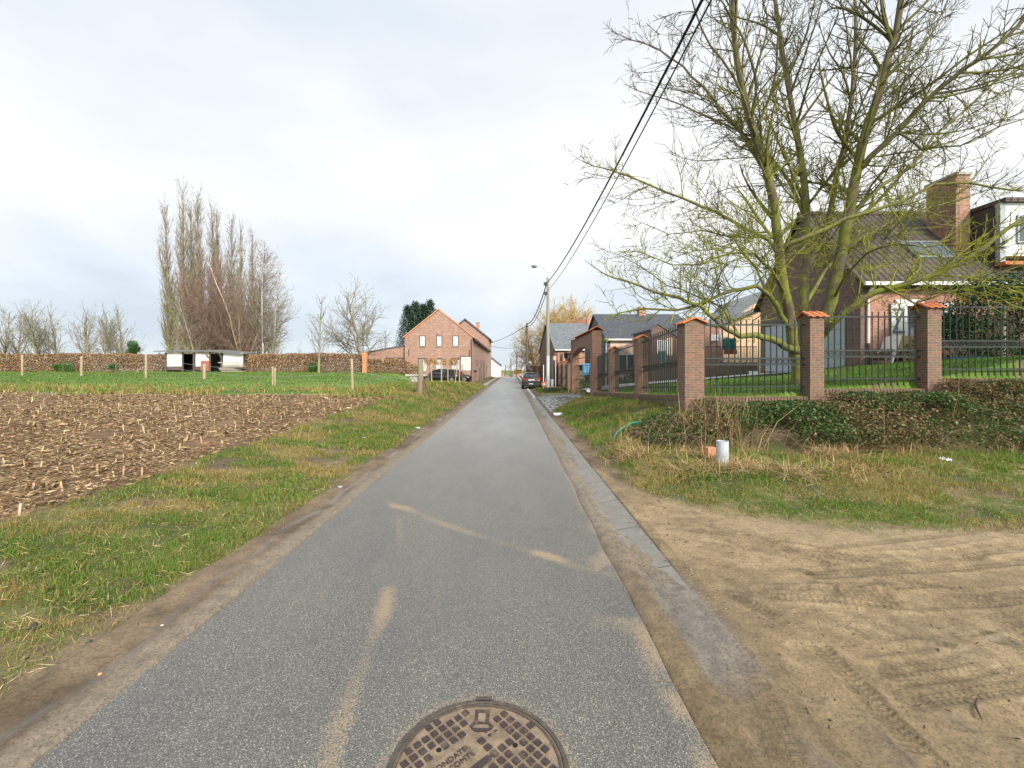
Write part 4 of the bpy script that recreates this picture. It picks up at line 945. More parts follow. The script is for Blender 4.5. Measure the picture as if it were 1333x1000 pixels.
# olive undergrowth shrub left of the poplars
# --- single trees
TS = [dict(step=.8, wander=.03, up=.02, n=4.0, ang=34, len=.34, t0=.22, tip=.2, rr=.45, rmin=.04),
      dict(step=.6, wander=.08, up=.10, n=2.6, ang=35, len=.42, t0=.1, tip=.4, rr=.5, rmin=.022),
      dict(step=.4, wander=.14, up=.06, n=1.7, ang=38, len=.5, t0=.1, tip=.6, rr=.6, rmin=.014),
      dict(step=.3, wander=.15, up=0, n=0, ang=40, len=.6, t0=.2, tip=.7, rmin=.011)]
b = base_at(415, 47); bare_tree('bare_tree', 'slender greenish bare tree standing alone at the hedge between clump and round tree', b, th(384, 47, b), .13, TS, 150, bk_poplar, bk_grey)
TR = [dict(step=.6, wander=.05, up=.02, n=3.0, ang=56, len=.88, t0=.18, tip=.35, rr=.55, rmin=.05),
      dict(step=.5, wander=.12, up=.10, n=2.5, ang=42, len=.5, t0=.15, tip=.35, rr=.55, rmin=.026),
      dict(step=.35, wander=.18, up=.06, n=2.6, ang=42, len=.45, t0=.1, tip=.5, rr=.6, rmin=.015),
      dict(step=.3, wander=.2, up=.0, n=2.6, ang=45, len=.5, t0=.1, tip=.6, rr=.7, rmin=.011),
      dict(step=.25, wander=.2, up=-.1, n=0, ang=45, len=.6, t0=.2, tip=.7, rmin=.009)]
b = base_at(470, 50); bare_tree('bare_tree', 'round-crowned grey bare tree with forking limbs left of the conifers', b, th(384, 50, b), .20, TR, 163, bk_grey, bk_grey)
b = base_at(503, 62); bare_tree('bare_tree', 'small faint bare tree between the round tree and the conifers', b, th(425, 62, b), .10, TS, 171, bk_grey)
left = [(4, 405, 82, 'leftmost bare tree in the row beyond the hedge, cut by the picture edge'), (22, 412, 84, 'second bare tree from the left edge, slim, in the row beyond the hedge'), (52, 402, 80, 'wide bare tree in the middle of the left row beyond the hedge'),
        (73, 407, 82, 'upright bare tree at the end of the left row beyond the hedge'), (113, 408, 80, 'bare tree with one straight trunk just beyond the gap in the row'), (137, 412, 78, 'bare tree with ivy-green lower stems beyond the hedge'),
        (150, 409, 80, 'forked bare tree leaning right beside the ivied stems')]
TL = [dict(step=.8, wander=.05, up=.03, n=2.2, ang=34, len=.58, t0=.14, tip=.3, rr=.5, rmin=.05),
      dict(step=.6, wander=.12, up=.12, n=2.0, ang=36, len=.46, t0=.1, tip=.4, rr=.55, rmin=.03),
      dict(step=.5, wander=.16, up=.06, n=2.4, ang=40, len=.5, t0=.1, tip=.6, rr=.6, rmin=.019),
      dict(step=.4, wander=.18, up=0, n=0, ang=40, len=.6, t0=.2, tip=.7, rmin=.014)]
for i, (px, py, Y, lb) in enumerate(left):
    b = base_at(px, Y); bare_tree('bare_tree', lb, b, th(py, Y, b), .19, TL, 200 + i, bk_poplar, bk_grey, 'row of bare trees beyond the hedge', stems=2 if i in (2, 6, 8) else 1, spread=.35)
# low brush behind the hedges
for i, (px, py, Y, lb) in enumerate([(240, 430, 58, 'twiggy olive brush left of the shed roof'), (358, 447, 58, 'low grey-green brush behind the hedge right of the birches'), (388, 446, 57, 'low brush between the birches and the slender tree'), (175, 428, 70, 'thin bare tree behind the ivy-covered stump'), (95, 448, 66, 'low dark brush in the gap of the tree row')]):
    b = base_at(px, Y); bare_tree('brush', lb, b, th(py, Y, b), .06, TL, 230 + i, bk_poplar, bk_poplar, stems=4, spread=.6, cat='shrub')
# foliage helpers
def foliage(name, parent, cen, rad, n, size, cols, m=M_LEAF, seed=0, w=None, hollow=.55, asp=.6):
    """leaf quads through a set of ellipsoid clumps"""
    r_ = np.random.default_rng(seed); P_ = []
    per = max(1, n // len(cen))
    for c, rd in zip(cen, rad):
        d = r_.normal(size=(per, 3)); d /= np.linalg.norm(d, axis=1)[:, None]; q = hollow + (1 - hollow) * r_.random(per) ** .6
        P_.append(np.array(c) + d * np.array(rd) * q[:, None])
    P_ = np.concatenate(P_); return leafmesh(name, P_, size * r_.uniform(.6, 1.3, len(P_)), pick(cols, len(P_), w), m=m, parent=parent, asp=asp)
# conifers behind the farmhouse
rg = random.Random(77)
for px, py, lb in ((531, 398, 'lowest and leftmost of the dark conifers behind the farmhouse'), (541, 393, 'middle dark conifer behind the farmhouse'), (560, 391, 'tallest dark conifer, nearest the farmhouse gable'), (551, 396, 'dark conifer tucked between the two taller conifers')):
    Y = 70; b = base_at(px, Y); h = th(py, Y, b); t = empty('conifer_tree', b, lb, 'conifer', 'conifers behind the farmhouse')
    MB().tube([(b[0], b[1], b[2] - .2), (b[0], b[1], b[2] + h * .95)], [.25, .04], 7).build('trunk', bk_red, t)
    cen, rad = [], []
    for k in range(120):
        f = k / 120; rr = 2.6 * (1 - f) ** .75 + .12; a = k * 2.4; cen.append((b[0] + math.cos(a) * rr * .75, b[1] + math.sin(a) * rr * .75, b[2] + .6 + f * (h - .7))); rad.append((.55 + .5 * (1 - f), .55 + .5 * (1 - f), .5))
    foliage('crown', t, cen, rad, 9000, .28, [(.025, .06, .03), (.035, .085, .04), (.05, .11, .05), (.018, .04, .02)], seed=int(px), hollow=.2, asp=.35)
# weeping willow beyond the street houses
b = base_at(726, 66); h = th(386, 66, b)
TWW = [dict(step=.8, wander=.06, up=.02, n=4, ang=46, len=.62, t0=.25, tip=.4, rr=.5, rmin=.06),
       dict(step=.6, wander=.14, up=.04, n=3.8, ang=44, len=.46, t0=.15, tip=.4, rr=.5, rmin=.03),
       dict(step=.4, wander=.15, up=-.25, n=3.6, ang=45, len=.8, t0=.1, tip=.5, rr=.6, rmin=.017),
       dict(step=.35, wander=.08, up=-.9, n=0, ang=45, len=.8, t0=.2, tip=.6, rmin=.013)]
bare_tree('willow_tree', 'golden weeping willow rising behind the grey-roofed street house', b, h * .92, .35, TWW, 305, bk_willow, bk_willow, stems=5, spread=.45)
b = base_at(700, 70); bare_tree('willow_tree', 'smaller drooping willow at the left flank of the golden one', b, th(425, 70, b), .2, TWW, 307, bk_willow, bk_willow, stems=2, spread=.2)
# evergreen beside the main house
ev = empty('evergreen_bush', (15.2, 13.6, hgt(15.2, 13.6)), 'big dark evergreen bush against the brick house behind the iron fence', 'bush')
cen, rad = [], []
for k in range(60):
    cx_ = rg.uniform(13.6, 19.5); cz_ = rg.uniform(2.2, 4.7); cen.append((cx_, rg.uniform(13.2, 14.6), min(cz_, 4.4 + .35 * math.sin(cx_ * 1.7) - max(0, 14.4 - cx_) * 1.6))); rad.append((.65, .6, .5))
foliage('foliage', ev, cen, rad, 30000, .085, [(.02, .05, .018), (.035, .08, .025), (.05, .11, .03), (.012, .028, .01)], seed=9, hollow=.3)
MB().tube([(15.4, 13.8, 1.7), (15.5, 13.8, 3.8)], [.09, .04], 7).build('trunk', bk_grey, ev)
# --- beech hedges
def hedge(label, pts, h, n, seed, cols, w=None, thick=.8, size=.12, dens=1.0, band=0.0, name='beech_hedge', group='brown beech hedges round the meadow'):
    """pts: (X, Y) polyline"""
    r_ = np.random.default_rng(seed); b = (pts[0][0], pts[0][1], hgt(*pts[0])); t = empty(name, b, label, 'hedge', group)
    Ls = [math.dist(a, c) for a, c in zip(pts[:-1], pts[1:])]; tot = sum(Ls)
    s = r_.random(n) * tot; xs = np.interp(s, np.cumsum([0] + Ls), [p[0] for p in pts]); ys = np.interp(s, np.cumsum([0] + Ls), [p[1] for p in pts])
    gz = H(xs, ys); zf = band + (1 - band) * r_.random(n) ** .85; hv = h * (1 + .14 * (fbm(s * .6, s * 0, seed, 3) - .5))
    k = (fbm(s * 2.2, zf * 1.0, seed + 3, 4) > .36 - .26 * dens + .1 + .12 * (zf - .6) * (zf > .6)); s, xs, ys, gz, zf, hv = (v[k] for v in (s, xs, ys, gz, zf, hv))
    P_ = np.stack([xs + r_.normal(0, thick * .12, len(s)), ys + r_.uniform(-thick / 2, thick / 2, len(s)), gz + zf * hv], 1)
    cn_ = fbm(s * 1.6, zf * .7, seed + 5, 4)[:, None]; col = pick(cols, len(s), w, .3) * (.65 + .75 * cn_)
    # leaves hang in vertical streaks
    leafmesh('foliage', P_, size * r_.uniform(.6, 1.5, len(s)), col, m=M_STRAW, parent=t, asp=.45, yaw=r_.uniform(0, 6.28, len(s)), pitch=r_.normal(1.35, .35, len(s)), roll=r_.normal(0, 1, len(s)))
    sg = []; rg_ = random.Random(seed)
    for i in range(int(tot / (.28 if band == 0 else 1.1))):
        q = rg_.uniform(0, tot); x = float(np.interp(q, np.cumsum([0] + Ls), [p[0] for p in pts])); y = float(np.interp(q, np.cumsum([0] + Ls), [p[1] for p in pts])); z = hgt(x, y); p = (x, y + rg_.uniform(-.2, .2), z - .05)
        for j in range(4):
            q2 = (p[0] + rg_.gauss(0, .07), p[1] + rg_.gauss(0, .06), p[2] + h * .25 * (1 - .08 * (j == 3))); sg.append((p, q2, .022, .018)); p = q2
    seg_mesh('branches', sg, P('hedge_stem', (.42, .32, .2), var=.4), 4, t)['kind'] = 'stuff'; return t
BEECH = [(.26, .14, .075), (.36, .23, .13), (.17, .085, .05), (.09, .05, .035), (.45, .33, .21), (.08, .12, .035)]
BW = [.25, .22, .2, .15, .1, .08]
def hp(px, Y): return ((px - CXP) * Y / F, Y)
hedge('long brown clipped beech hedge running from the picture edge to the shed', [hp(-160, 50), hp(0, 50), hp(120, 50.5), hp(226, 53.5)], 2.1, 75000, 41, BEECH, BW)
hedge('brown beech hedge between the shed and the orange gate post', [hp(316, 51), hp(380, 49.5), hp(440, 48), hp(472, 47.5)], 2.05, 36000, 43, BEECH, BW)
hedge('low see-through beech hedge in front of the farmhouse wall', [hp(478, 47), hp(520, 46.5), hp(546, 46)], 1.5, 9000, 45, BEECH, BW, dens=.6)
hedge('thin trained beech screen above the black car at the gable', [hp(545, 47), hp(596, 47)], 2.45, 2600, 47, [(.42, .26, .10), (.36, .2, .08), (.3, .17, .085)], None, dens=.45, thick=.35, band=.72)
hedge('brown hedge on the right beyond the parked hatchback', [hp(686, 58), hp(700, 56), hp(706, 55)], 2.1, 5000, 49, [(.20, .11, .07), (.14, .08, .05), (.25, .14, .08)], None, group=None)
for px, py, Y, r_, lb in ((87, 470, 48.8, .55, 'bright green bush growing out of the beech hedge near the picture edge'), (146, 472, 49, .4, 'small green shrub low in the beech hedge'), (406, 476, 48.2, .45, 'dark green shrub in the hedge beside the slender tree'), (74, 474, 48.8, .35, 'little green ivy tuft left of the bright green bush')):
    b = at(px, py, Y); g_ = hgt(b[0], b[1]); t = empty('green_shrub', (b[0], b[1], g_), lb, 'shrub')
    foliage('foliage', t, [(b[0] + rg.uniform(-.4, .4), b[1], g_ + .3 + rg.random() * 1.1 * r_) for _ in range(6)], [(r_, r_ * .7, r_ * .8)] * 6, 1500, .1, [(.06, .17, .03), (.04, .11, .025), (.1, .24, .05)], seed=int(px))
b = base_at(173, 66); t = empty('ivy_stump', b, 'short trunk wrapped in dense green ivy beyond the hedge', 'ivied trunk'); MB().tube([(b[0], b[1], b[2]), (b[0] - .1, b[1], b[2] + 3)], .2, 7).build('trunk', bk_grey, t)
foliage('ivy', t, [(b[0] + rg.uniform(-.5, .5), b[1], b[2] + 1 + i * .3) for i in range(11)], [(.75, .6, .6)] * 11, 5000, .18, [(.06, .15, .03), (.04, .1, .02), (.09, .2, .04)], seed=3)
# ------------------------------------------------------------------ garden wall, pillars and iron fence
m_brickp = mat('pillar_brick', f_brick, c1=(.235, .10, .06), c2=(.14, .08, .05), mortar=(.22, .195, .145), bw=.19, bh=.058, stain=(.13, .125, .045), st=.6, dark=(.10, .07, .06), lo=.45)
m_brickw = mat('wall_brick_mossy', f_brick, c1=(.19, .10, .06), c2=(.12, .075, .05), mortar=(.16, .14, .10), stain=(.09, .09, .03), st=.7)
m_moss = mat('moss', f_plain, c=(.17, .16, .035), rough=.95, var=.55, sc=9, bmp=1.0, dirt=(.10, .07, .04))
m_cap = mat('clay_tile', f_plain, c=(.52, .16, .055), rough=.75, var=.3, sc=9, bmp=.3, dirt=(.30, .15, .06))
m_iron = P('green_black_iron', (.025, .032, .028), rough=.45, metal=.3, var=.4, sc=14)
def tile_cap(x0, x1, y0, y1, z, rise, axis, parent, name='tile_cap'):
    """two small slopes of pantiles, ridge along axis"""
    o = .075; mb = MB(); n = 3
    if axis == 'x':
        cy = (y0 + y1) / 2
        for sgn, ye in ((-1, y0 - o), (1, y1 + o)):
            for k in range(n):
                xa = x0 - o + (x1 - x0 + 2 * o) * k / n; xb = x0 - o + (x1 - x0 + 2 * o) * (k + 1) / n; xm = xa + (xb - xa) * .3
                prof = [(xa, .0), (xa + (xb - xa) * .12, .022), (xm, .026), (xa + (xb - xa) * .5, .006), (xb - .004, 0)]
                for (a, ha), (b_, hb) in zip(prof[:-1], prof[1:]):
                    vs = [(a, ye, z + ha), (b_, ye, z + hb), (b_, cy, z + rise + hb), (a, cy, z + rise + ha)]
                    lo = [(v[0], v[1], v[2] - .022) for v in vs]
                    mb.add(vs + lo, [(0, 1, 2, 3), (7, 6, 5, 4), (0, 4, 5, 1), (1, 5, 6, 2), (2, 6, 7, 3), (3, 7, 4, 0)])
    else:
        cx = (x0 + x1) / 2
        for sgn, xe in ((-1, x0 - o), (1, x1 + o)):
            for k in range(n):
                ya = y0 - o + (y1 - y0 + 2 * o) * k / n; yb = y0 - o + (y1 - y0 + 2 * o) * (k + 1) / n
                prof = [(ya, .0), (ya + (yb - ya) * .15, .024), (ya + (yb - ya) * .35, .024), (ya + (yb - ya) * .5, .004), (yb - .004, 0)]
                for (a, ha), (b_, hb) in zip(prof[:-1], prof[1:]):
                    vs = [(xe, a, z + ha), (xe, b_, z + hb), (cx, b_, z + rise + hb), (cx, a, z + rise + ha)]
                    lo = [(v[0], v[1], v[2] - .022) for v in vs]
                    mb.add(vs + lo, [(0, 1, 2, 3), (7, 6, 5, 4), (0, 4, 5, 1), (1, 5, 6, 2), (2, 6, 7, 3), (3, 7, 4, 0)])
    return mb.build(name, m_cap, parent)
def pillar(x0, x1, y0, y1, zb, zt, axis, label, rise=.13, arch=False, name='brick_pillar', group='brick pillars of the garden fence'):
    t = empty(name, ((x0 + x1) / 2, (y0 + y1) / 2, zb), label, 'brick pillar', group)
    mb = MB(); mb.box(x0, x1, y0, y1, zb - .4, zt)
    # gable block under the cap
    if axis == 'x': cy = (y0 + y1) / 2; mb.prism([(x0 + .002, y0, zt - .005), (x0 + .002, cy, zt + rise - .03), (x0 + .002, y1, zt - .005)], (x1 - x0 - .004, 0, 0))
    else: cx = (x0 + x1) / 2; mb.prism([(x0, y0 + .002, zt - .005), (cx, y0 + .002, zt + rise - .03), (x1, y0 + .002, zt - .005)][::-1], (0, y1 - y0 - .004, 0))
    mb.build('shaft', m_brickp, t, bevel=.004)
    tile_cap(x0, x1, y0, y1, zt, rise, axis, t); return t
FY = 10.3
pillar(4.06, 4.52, FY, FY + .46, .3, 2.87, 'y', 'tall broad brick corner pillar where the iron fence turns away from the lane')
pillar(7.0, 7.33, FY, FY + .36, .6, 3.03, 'x', 'slim brick pillar with orange tile cap directly in front of the big bare tree')
pillar(9.76, 10.09, FY, FY + .36, .8, 3.24, 'x', 'slim brick pillar with orange tile cap in front of the shuttered window')
pillar(12.55, 12.88, FY, FY + .36, .9, 3.44, 'x', 'brick pillar at the right picture edge, only its tile cap tip in view')
pillar(15.3, 15.63, FY, FY + .36, 1.0, 3.6, 'x', 'brick pillar outside the right picture edge')
def panel(p0, p1, zb0, zb1, label, n, spread_top=1.5):
    """iron panel between two plan points; zb = bottom rail height at each end (raked)"""
    t = empty('iron_fence_panel', (p0[0], p0[1], zb0), label, 'fence panel', 'iron panels of the garden fence')
    dx, dy = p1[0] - p0[0], p1[1] - p0[1]; L = math.hypot(dx, dy); ux, uy = dx / L, dy / L
    def pt(s, z): return (p0[0] + ux * s, p0[1] + uy * s, lerp(zb0, zb1, s / L) + z)
    for z, r_ in ((0, .016), (.525, .018), (.675, .018), (1.48, .018)):
        mb = MB(); a, b_ = pt(0, z), pt(L, z); nx, ny = -uy * .014, ux * .014
        vs = [(a[0] + nx, a[1] + ny, a[2] - r_), (a[0] - nx, a[1] - ny, a[2] - r_), (a[0] - nx, a[1] - ny, a[2] + r_), (a[0] + nx, a[1] + ny, a[2] + r_)]
        vs += [(v[0] + b_[0] - a[0], v[1] + b_[1] - a[1], v[2] + b_[2] - a[2]) for v in vs]
        mb.add(vs, [(0, 1, 2, 3), (7, 6, 5, 4), (0, 4, 5, 1), (1, 5, 6, 2), (2, 6, 7, 3), (3, 7, 4, 0)]); mb.build('rail', m_iron, t)
    proto = None
    for k in range(n):
        s = L * (k + .6) / (n + .2); q = pt(s, 0)
        if proto is None:
            mb = MB(); mb.tube([(q[0], q[1], q[2] - .16), (q[0], q[1], q[2] + 1.56)],   .0135, 6, smooth=False); mb.tube([(q[0], q[1], q[2] + 1.56), (q[0], q[1], q[2] + 1.585), (q[0], q[1], q[2] + 1.62)], [.015, .015, .002], 6)
            proto = mb.build('bar', m_iron, t); q0 = q; proto['_'] = 0; del proto['_']
        else:
            c = proto.copy(); COL.objects.link(c); c.parent = t; c.location = Vector(proto.location) + Vector((q[0] - q0[0], q[1] - q0[1], q[2] - q0[2]))
    mb = MB(); sp = L / (n + .2)
    for k in range(n - 1):  # lozenge and ring between the middle rails
        sc_ = sp * (k + 1.1); a = [pt(sc_ + math.cos(f) * .05, .60 + math.sin(f) * .055) for f in np.linspace(0, 2 * math.pi, 9)]
        mb.tube(a, .006, 4, cap=False)
        for sg_ in (-1, 1): mb.tube([pt(sc_ - .065, .60 + sg_ * .06), pt(sc_, .60), pt(sc_ + .065, .60 + sg_ * .06)], .005, 4, cap=False)
    mb.build('scroll_band', m_iron, t, uv=False); return t
panel((4.52, FY + .2), (7.0, FY + .2), 1.37, 1.37, 'iron fence panel between the corner pillar and the pillar before the big tree', 17)
panel((7.33, FY + .2), (9.76, FY + .2), 1.56, 1.56, 'iron fence panel in front of the grey garage door and the brick house corner', 16)
panel((10.09, FY + .2), (12.55, FY + .2), 1.79, 1.79, 'iron fence panel in front of the dark evergreen bush', 16)
panel((12.88, FY + .2), (15.3, FY + .2), 1.98, 1.98, 'iron fence panel outside the right picture edge', 16)
def zbr(y): return 1.355 - .047 * (y - 10.8)
pillar(4.1, 4.45, 14.35, 14.7, .3, 2.77, 'y', 'second brick pillar along the lane side of the fence, next after the corner pillar')
pillar(4.1, 4.45, 18.3, 18.65, .2, 2.60, 'y', 'brick pillar between the second lane-side pillar and the arched gateway')
FX = 4.28
panel((FX, 10.76), (FX, 14.35), zbr(10.76), zbr(14.35), 'iron fence panel running from the corner pillar back along the lane', 22)
panel((FX, 14.7), (FX, 18.3), zbr(14.7), zbr(18.3), 'middle iron fence panel along the lane, between the two plain pillars', 22)
panel((FX, 18.65), (FX, 22.0), zbr(18.65), zbr(22.0), 'iron fence panel next to the arched gateway', 20)
# low walls with their brick-on-edge coping
def lowwall(p0, p1, w, zb, z0, z1, label, bricks=True):
    t = empty('garden_wall', (p0[0], p0[1], zb), label, 'low wall', 'low walls under the iron fence')
    dx, dy = p1[0] - p0[0], p1[1] - p0[1]; L = math.hypot(dx, dy); ux, uy = dx / L, dy / L; nx, ny = -uy * w / 2, ux * w / 2
    def slab(s0, s1, za0, za1, zb0, zb1, e=0):
        vs = []
        for s, lo, hi in ((s0, za0, zb0), (s1, za1, zb1)):
            cx, cy = p0[0] + ux * s, p0[1] + uy * s; k = 1 + e
            vs += [(cx - nx * k, cy - ny * k, lo), (cx + nx * k, cy + ny * k, lo), (cx + nx * k, cy + ny * k, hi), (cx - nx * k, cy - ny * k, hi)]
        return vs, [(0, 1, 2, 3), (7, 6, 5, 4), (0, 4, 5, 1), (1, 5, 6, 2), (2, 6, 7, 3), (3, 7, 4, 0)]
    MB().add(*slab(0, L, zb, zb, z0 - .125, z1 - .125)).build('wall', m_brickw, t)
    mb = MB(); s = 0; 
    while s < L - .02:
        e = min(L, s + .068); j = rnd.uniform(-.006, .006); a0 = lerp(z0, z1, s / L) + j; mb.add(*slab(s + .004, e - .004, a0 - .122, a0 - .122, a0, a0, .12)); s += .076
    mb.build('coping', m_brickw, t)
    # moss cushion on top
    xs = np.arange(0, L, .03); ws = np.linspace(-1.05, 1.05, 9); SX, SW = np.meshgrid(xs, ws)
    hh_ = .035 * fbm(SX * 7, SW * 2 + zb, int(abs(p0[0] * 10)) + 5, 4) * (1 - np.abs(SW) ** 3 * .8)
    V = np.stack([p0[0] + ux * SX - nx * SW * (-1), p0[1] + uy * SX + ny * SW, z0 + (z1 - z0) * SX / L + hh_ - .008], -1).reshape(-1, 3)
    ni = len(xs); i0_ = (np.arange(8)[:, None] * ni + np.arange(ni - 1)[None, :]); q_ = np.stack([i0_, i0_ + 1, i0_ + ni + 1, i0_ + ni], -1).reshape(-1, 4)
    np_mesh('moss', V, q_, m_moss, parent=t, smooth=True); return t
lowwall((4.52, FY + .2), (7.0, FY + .2), .28, .2, 1.13, 1.13, 'low mossy brick wall between the corner pillar and the next pillar to its right')
lowwall((7.33, FY + .2), (9.76, FY + .2), .28, .3, 1.32, 1.32, 'low mossy brick wall below the grey garage door view')
lowwall((10.09, FY + .2), (12.55, FY + .2), .28, .3, 1.56, 1.56, 'low mossy brick wall below the evergreen bush')
lowwall((12.88, FY + .2), (15.3, FY + .2), .28, .3, 1.76, 1.76, 'low brick wall outside the right picture edge')
lowwall((FX, 10.76), (FX, 14.35), .28, .0, 1.14, .96, 'low mossy wall running from the corner pillar along the lane')
lowwall((FX, 14.7), (FX, 18.3), .28, .0, .96, .79, 'middle low mossy wall along the lane')
lowwall((FX, 18.65), (FX, 22.0), .28, .0, .79, .62, 'low mossy wall reaching the arched gateway')
# arched gateway
gw = empty('brick_gateway', (4.3, 27, .1), 'tall brick gateway with a shallow arch and tiled top opening onto the cobbled driveway', 'gateway')
m_bg = mat('gateway_brick', f_brick, c1=(.26, .115, .07), c2=(.19, .09, .06), mortar=(.24, .2, .16), stain=(.2, .15, .05), st=.4)
MB().box(4.02, 4.5, 22.0, 22.6, -.3, 3.72).build('pier', m_bg, gw, bevel=.004)
MB().box(4.02, 4.5, 29.4, 30.0, -.3, 3.72).build('pier', m_bg, gw, bevel=.004)
mb = MB(); ar = [(y, 2.75 + .32 * math.sin(math.pi * (y - 22.6) / 6.8)) for y in np.linspace(22.6, 29.4, 15)]
mb.prism([(4.06, y, z) for y, z in ar] + [(4.06, 29.4, 3.7), (4.06, 22.6, 3.7)], (.4, 0, 0)); mb.build('arch', m_bg, gw)
tile = MB(); tile.prism([(3.92, 21.9, 3.72), (4.26, 21.9, 3.9), (4.6, 21.9, 3.72), (4.6, 21.9, 3.76), (4.26, 21.9, 3.95), (3.92, 21.9, 3.76)], (0, 8.2, 0)); tile.build('tile_coping', m_cap, gw)
mb = MB()
for k in range(14):
    y = 22.75 + k * .5; mb.tube([(4.28, y, .45), (4.28, y, 2.0)], .012, 5)
for z in (.5, 1.1, 2.0, 2.45): mb.box(4.262, 4.298, 22.6, 29.4, z - .02, z + .02)
mb.build('gate_leaf', m_iron, gw, uv=False)
# side door arch and far wall beyond the gateway
sdw = empty('brick_doorway', (4.28, 31.5, .1), 'narrow brick pedestrian doorway with round arch beyond the tall gateway', 'doorway')
mb = MB(); mb.box(4.06, 4.46, 30.05, 30.5, -.3, 2.9); mb.box(4.06, 4.46, 31.9, 32.4, -.3, 2.9)
ar = [(31.2 + .7 * math.cos(a), 2.0 + .6 * math.sin(a)) for a in np.linspace(math.pi, 0, 11)]
mb.prism([(4.07, y, z) for y, z in ar] + [(4.07, 31.9, 2.89), (4.07, 30.5, 2.89)], (.38, 0, 0)); mb.build('wall', m_bg, sdw)
MB().prism([(3.95, 30.0, 2.9), (4.26, 30.0, 3.05), (4.57, 30.0, 2.9)], (0, 2.45, 0)).build('tile_coping', m_cap, sdw)
for y, lb in ((35.2, 'first of the far brick pillars beyond the narrow doorway'), (38.6, 'middle far brick pillar beyond the narrow doorway'), (42.0, 'farthest brick pillar of the lane-side fence')):
    pillar(4.08, 4.44, y, y + .4, -.1, 2.3, 'y', lb)
for a, b_, lb in ((32.4, 35.2, 'iron panel just beyond the narrow doorway'), (35.6, 38.6, 'iron panel between the first two far pillars'), (39.0, 42.0, 'farthest iron panel of the lane-side fence')):
    panel((FX, a), (FX, b_), .62, .55, lb, 14)
    lowwall((FX, a), (FX, b_), .26, -.2, .48, .42, lb.replace('iron panel', 'low wall'))
# wall lantern and garden globe lamp
t = empty('wall_lantern', (4.06, 30.2, 2.4), 'small black wall lantern on a bracket beside the narrow doorway', 'lantern')
m_blk = P('black_metal', (.02, .02, .022), rough=.4)
MB().tube([(4.06, 30.2, 2.3), (3.8, 30.2, 2.45), (3.7, 30.2, 2.62)], .02, 6).build('bracket', m_blk, t)
MB().tube([(3.7, 30.2, 2.5), (3.7, 30.2, 2.55), (3.7, 30.2, 2.85), (3.7, 30.2, 2.98)], [.05, .12, .15, .02], 6, smooth=False).build('lamp_head', m_blk, t)
t = empty('garden_lamp', (5.2, 24.5, hgt(5.2, 24.5)), 'yellow-green globe lamp on a white post behind the gateway', 'garden lamp')
gx, gy, gz = at(789, 443, 24.5); 
MB().tube([(gx, gy, hgt(gx, gy)), (gx, gy, gz - .15)], .03, 8).build('post', P('white_post', (.7, .7, .68)), t)
mb = MB(); mb.tube([(gx, gy, gz + .15 * math.sin(a)) for a in np.linspace(-1.45, 1.45, 9)], [.15 * math.cos(a) for a in np.linspace(-1.45, 1.45, 9)], 14); mb.build('globe', P('yellow_globe', (.20, .24, .03), rough=.3), t)
# ------------------------------------------------------------------ generic building helpers
m_glass = mat('window_glass', f_glass)
m_white = P('white_paint', (.74, .74, .72), var=.08); m_dkframe = P('dark_frame', (.06, .05, .045), rough=.5)
def window(parent, x, y, z, w, h, face, frame=m_dkframe, glass=m_glass, bars=1, d=.06, fw=.06):
    """face '-y' or '-x'; (x, y, z) lower-left corner on the wall plane"""
    f = MB(); s = d
    def bx(m, u0, u1, z0, z1, a, b_):
        if face == '-y': m.box(x + u0, x + u1, y - b_, y - a, z + z0, z + z1)
        else: m.box(x - b_, x - a, y + u0, y + u1, z + z0, z + z1)
    bx(f, 0, w, 0, fw, -.02, s); bx(f, 0, w, h - fw, h, -.02, s); bx(f, 0, fw, fw, h - fw, -.02, s); bx(f, w - fw, w, fw, h - fw, -.02, s)
    for k in range(bars): u = w * (k + 1) / (bars + 1); bx(f, u - .02, u + .02, fw, h - fw, -.02, s * .8)
    o = f.build('window', frame, parent); g = MB(); bx(g, fw * .5, w - fw * .5, fw * .5, h - fw * .5, .0, s * .35); g.build('pane', glass, o); return o
def gable_wall(mb, x0, x1, y, ze, zr, zb, th_=.3):  # gable in an XZ plane at y, thickness backwards
    mb.prism([(x0, y, zb), (x1, y, zb), (x1, y, ze), ((x0 + x1) / 2, y, zr), (x0, y, ze)][::-1], (0, th_, 0))
# ------------------------------------------------------------------ main house on the right
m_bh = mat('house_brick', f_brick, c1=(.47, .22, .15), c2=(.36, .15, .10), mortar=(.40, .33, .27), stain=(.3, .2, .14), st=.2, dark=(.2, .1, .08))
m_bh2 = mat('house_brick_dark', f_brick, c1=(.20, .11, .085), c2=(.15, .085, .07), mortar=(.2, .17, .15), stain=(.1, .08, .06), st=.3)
m_tile = mat('dark_pantiles', f_roof, c=(.05, .037, .028), c2=(.10, .078, .06), rough=.85, tw=.24, th=.34, moss=(.10, .09, .05), ms=.5)
hx0, hx1, hy0, hy1, hz0, hze, hzr = 12.4, 30.0, 15.6, 21.9, 1.2, 5.10, 8.40
hm = (hy0 + hy1) / 2
mh_ = empty('brick_house', (hx0, hy0, 1.9), 'brick house with dark pantile roof and massive chimney behind the big bare tree', 'house')
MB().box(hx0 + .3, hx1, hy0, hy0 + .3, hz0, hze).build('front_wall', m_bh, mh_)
MB().prism([(hx0, hy0, hz0), (hx0, hy1, hz0), (hx0, hy1, hze), (hx0, hm, hzr - .12), (hx0, hy0, hze)], (.297, 0, 0)).build('gable_wall', m_bh2, mh_)  # darker copy of the front brick paints this side as shaded
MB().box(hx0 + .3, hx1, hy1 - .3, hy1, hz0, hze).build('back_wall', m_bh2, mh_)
mb = MB()
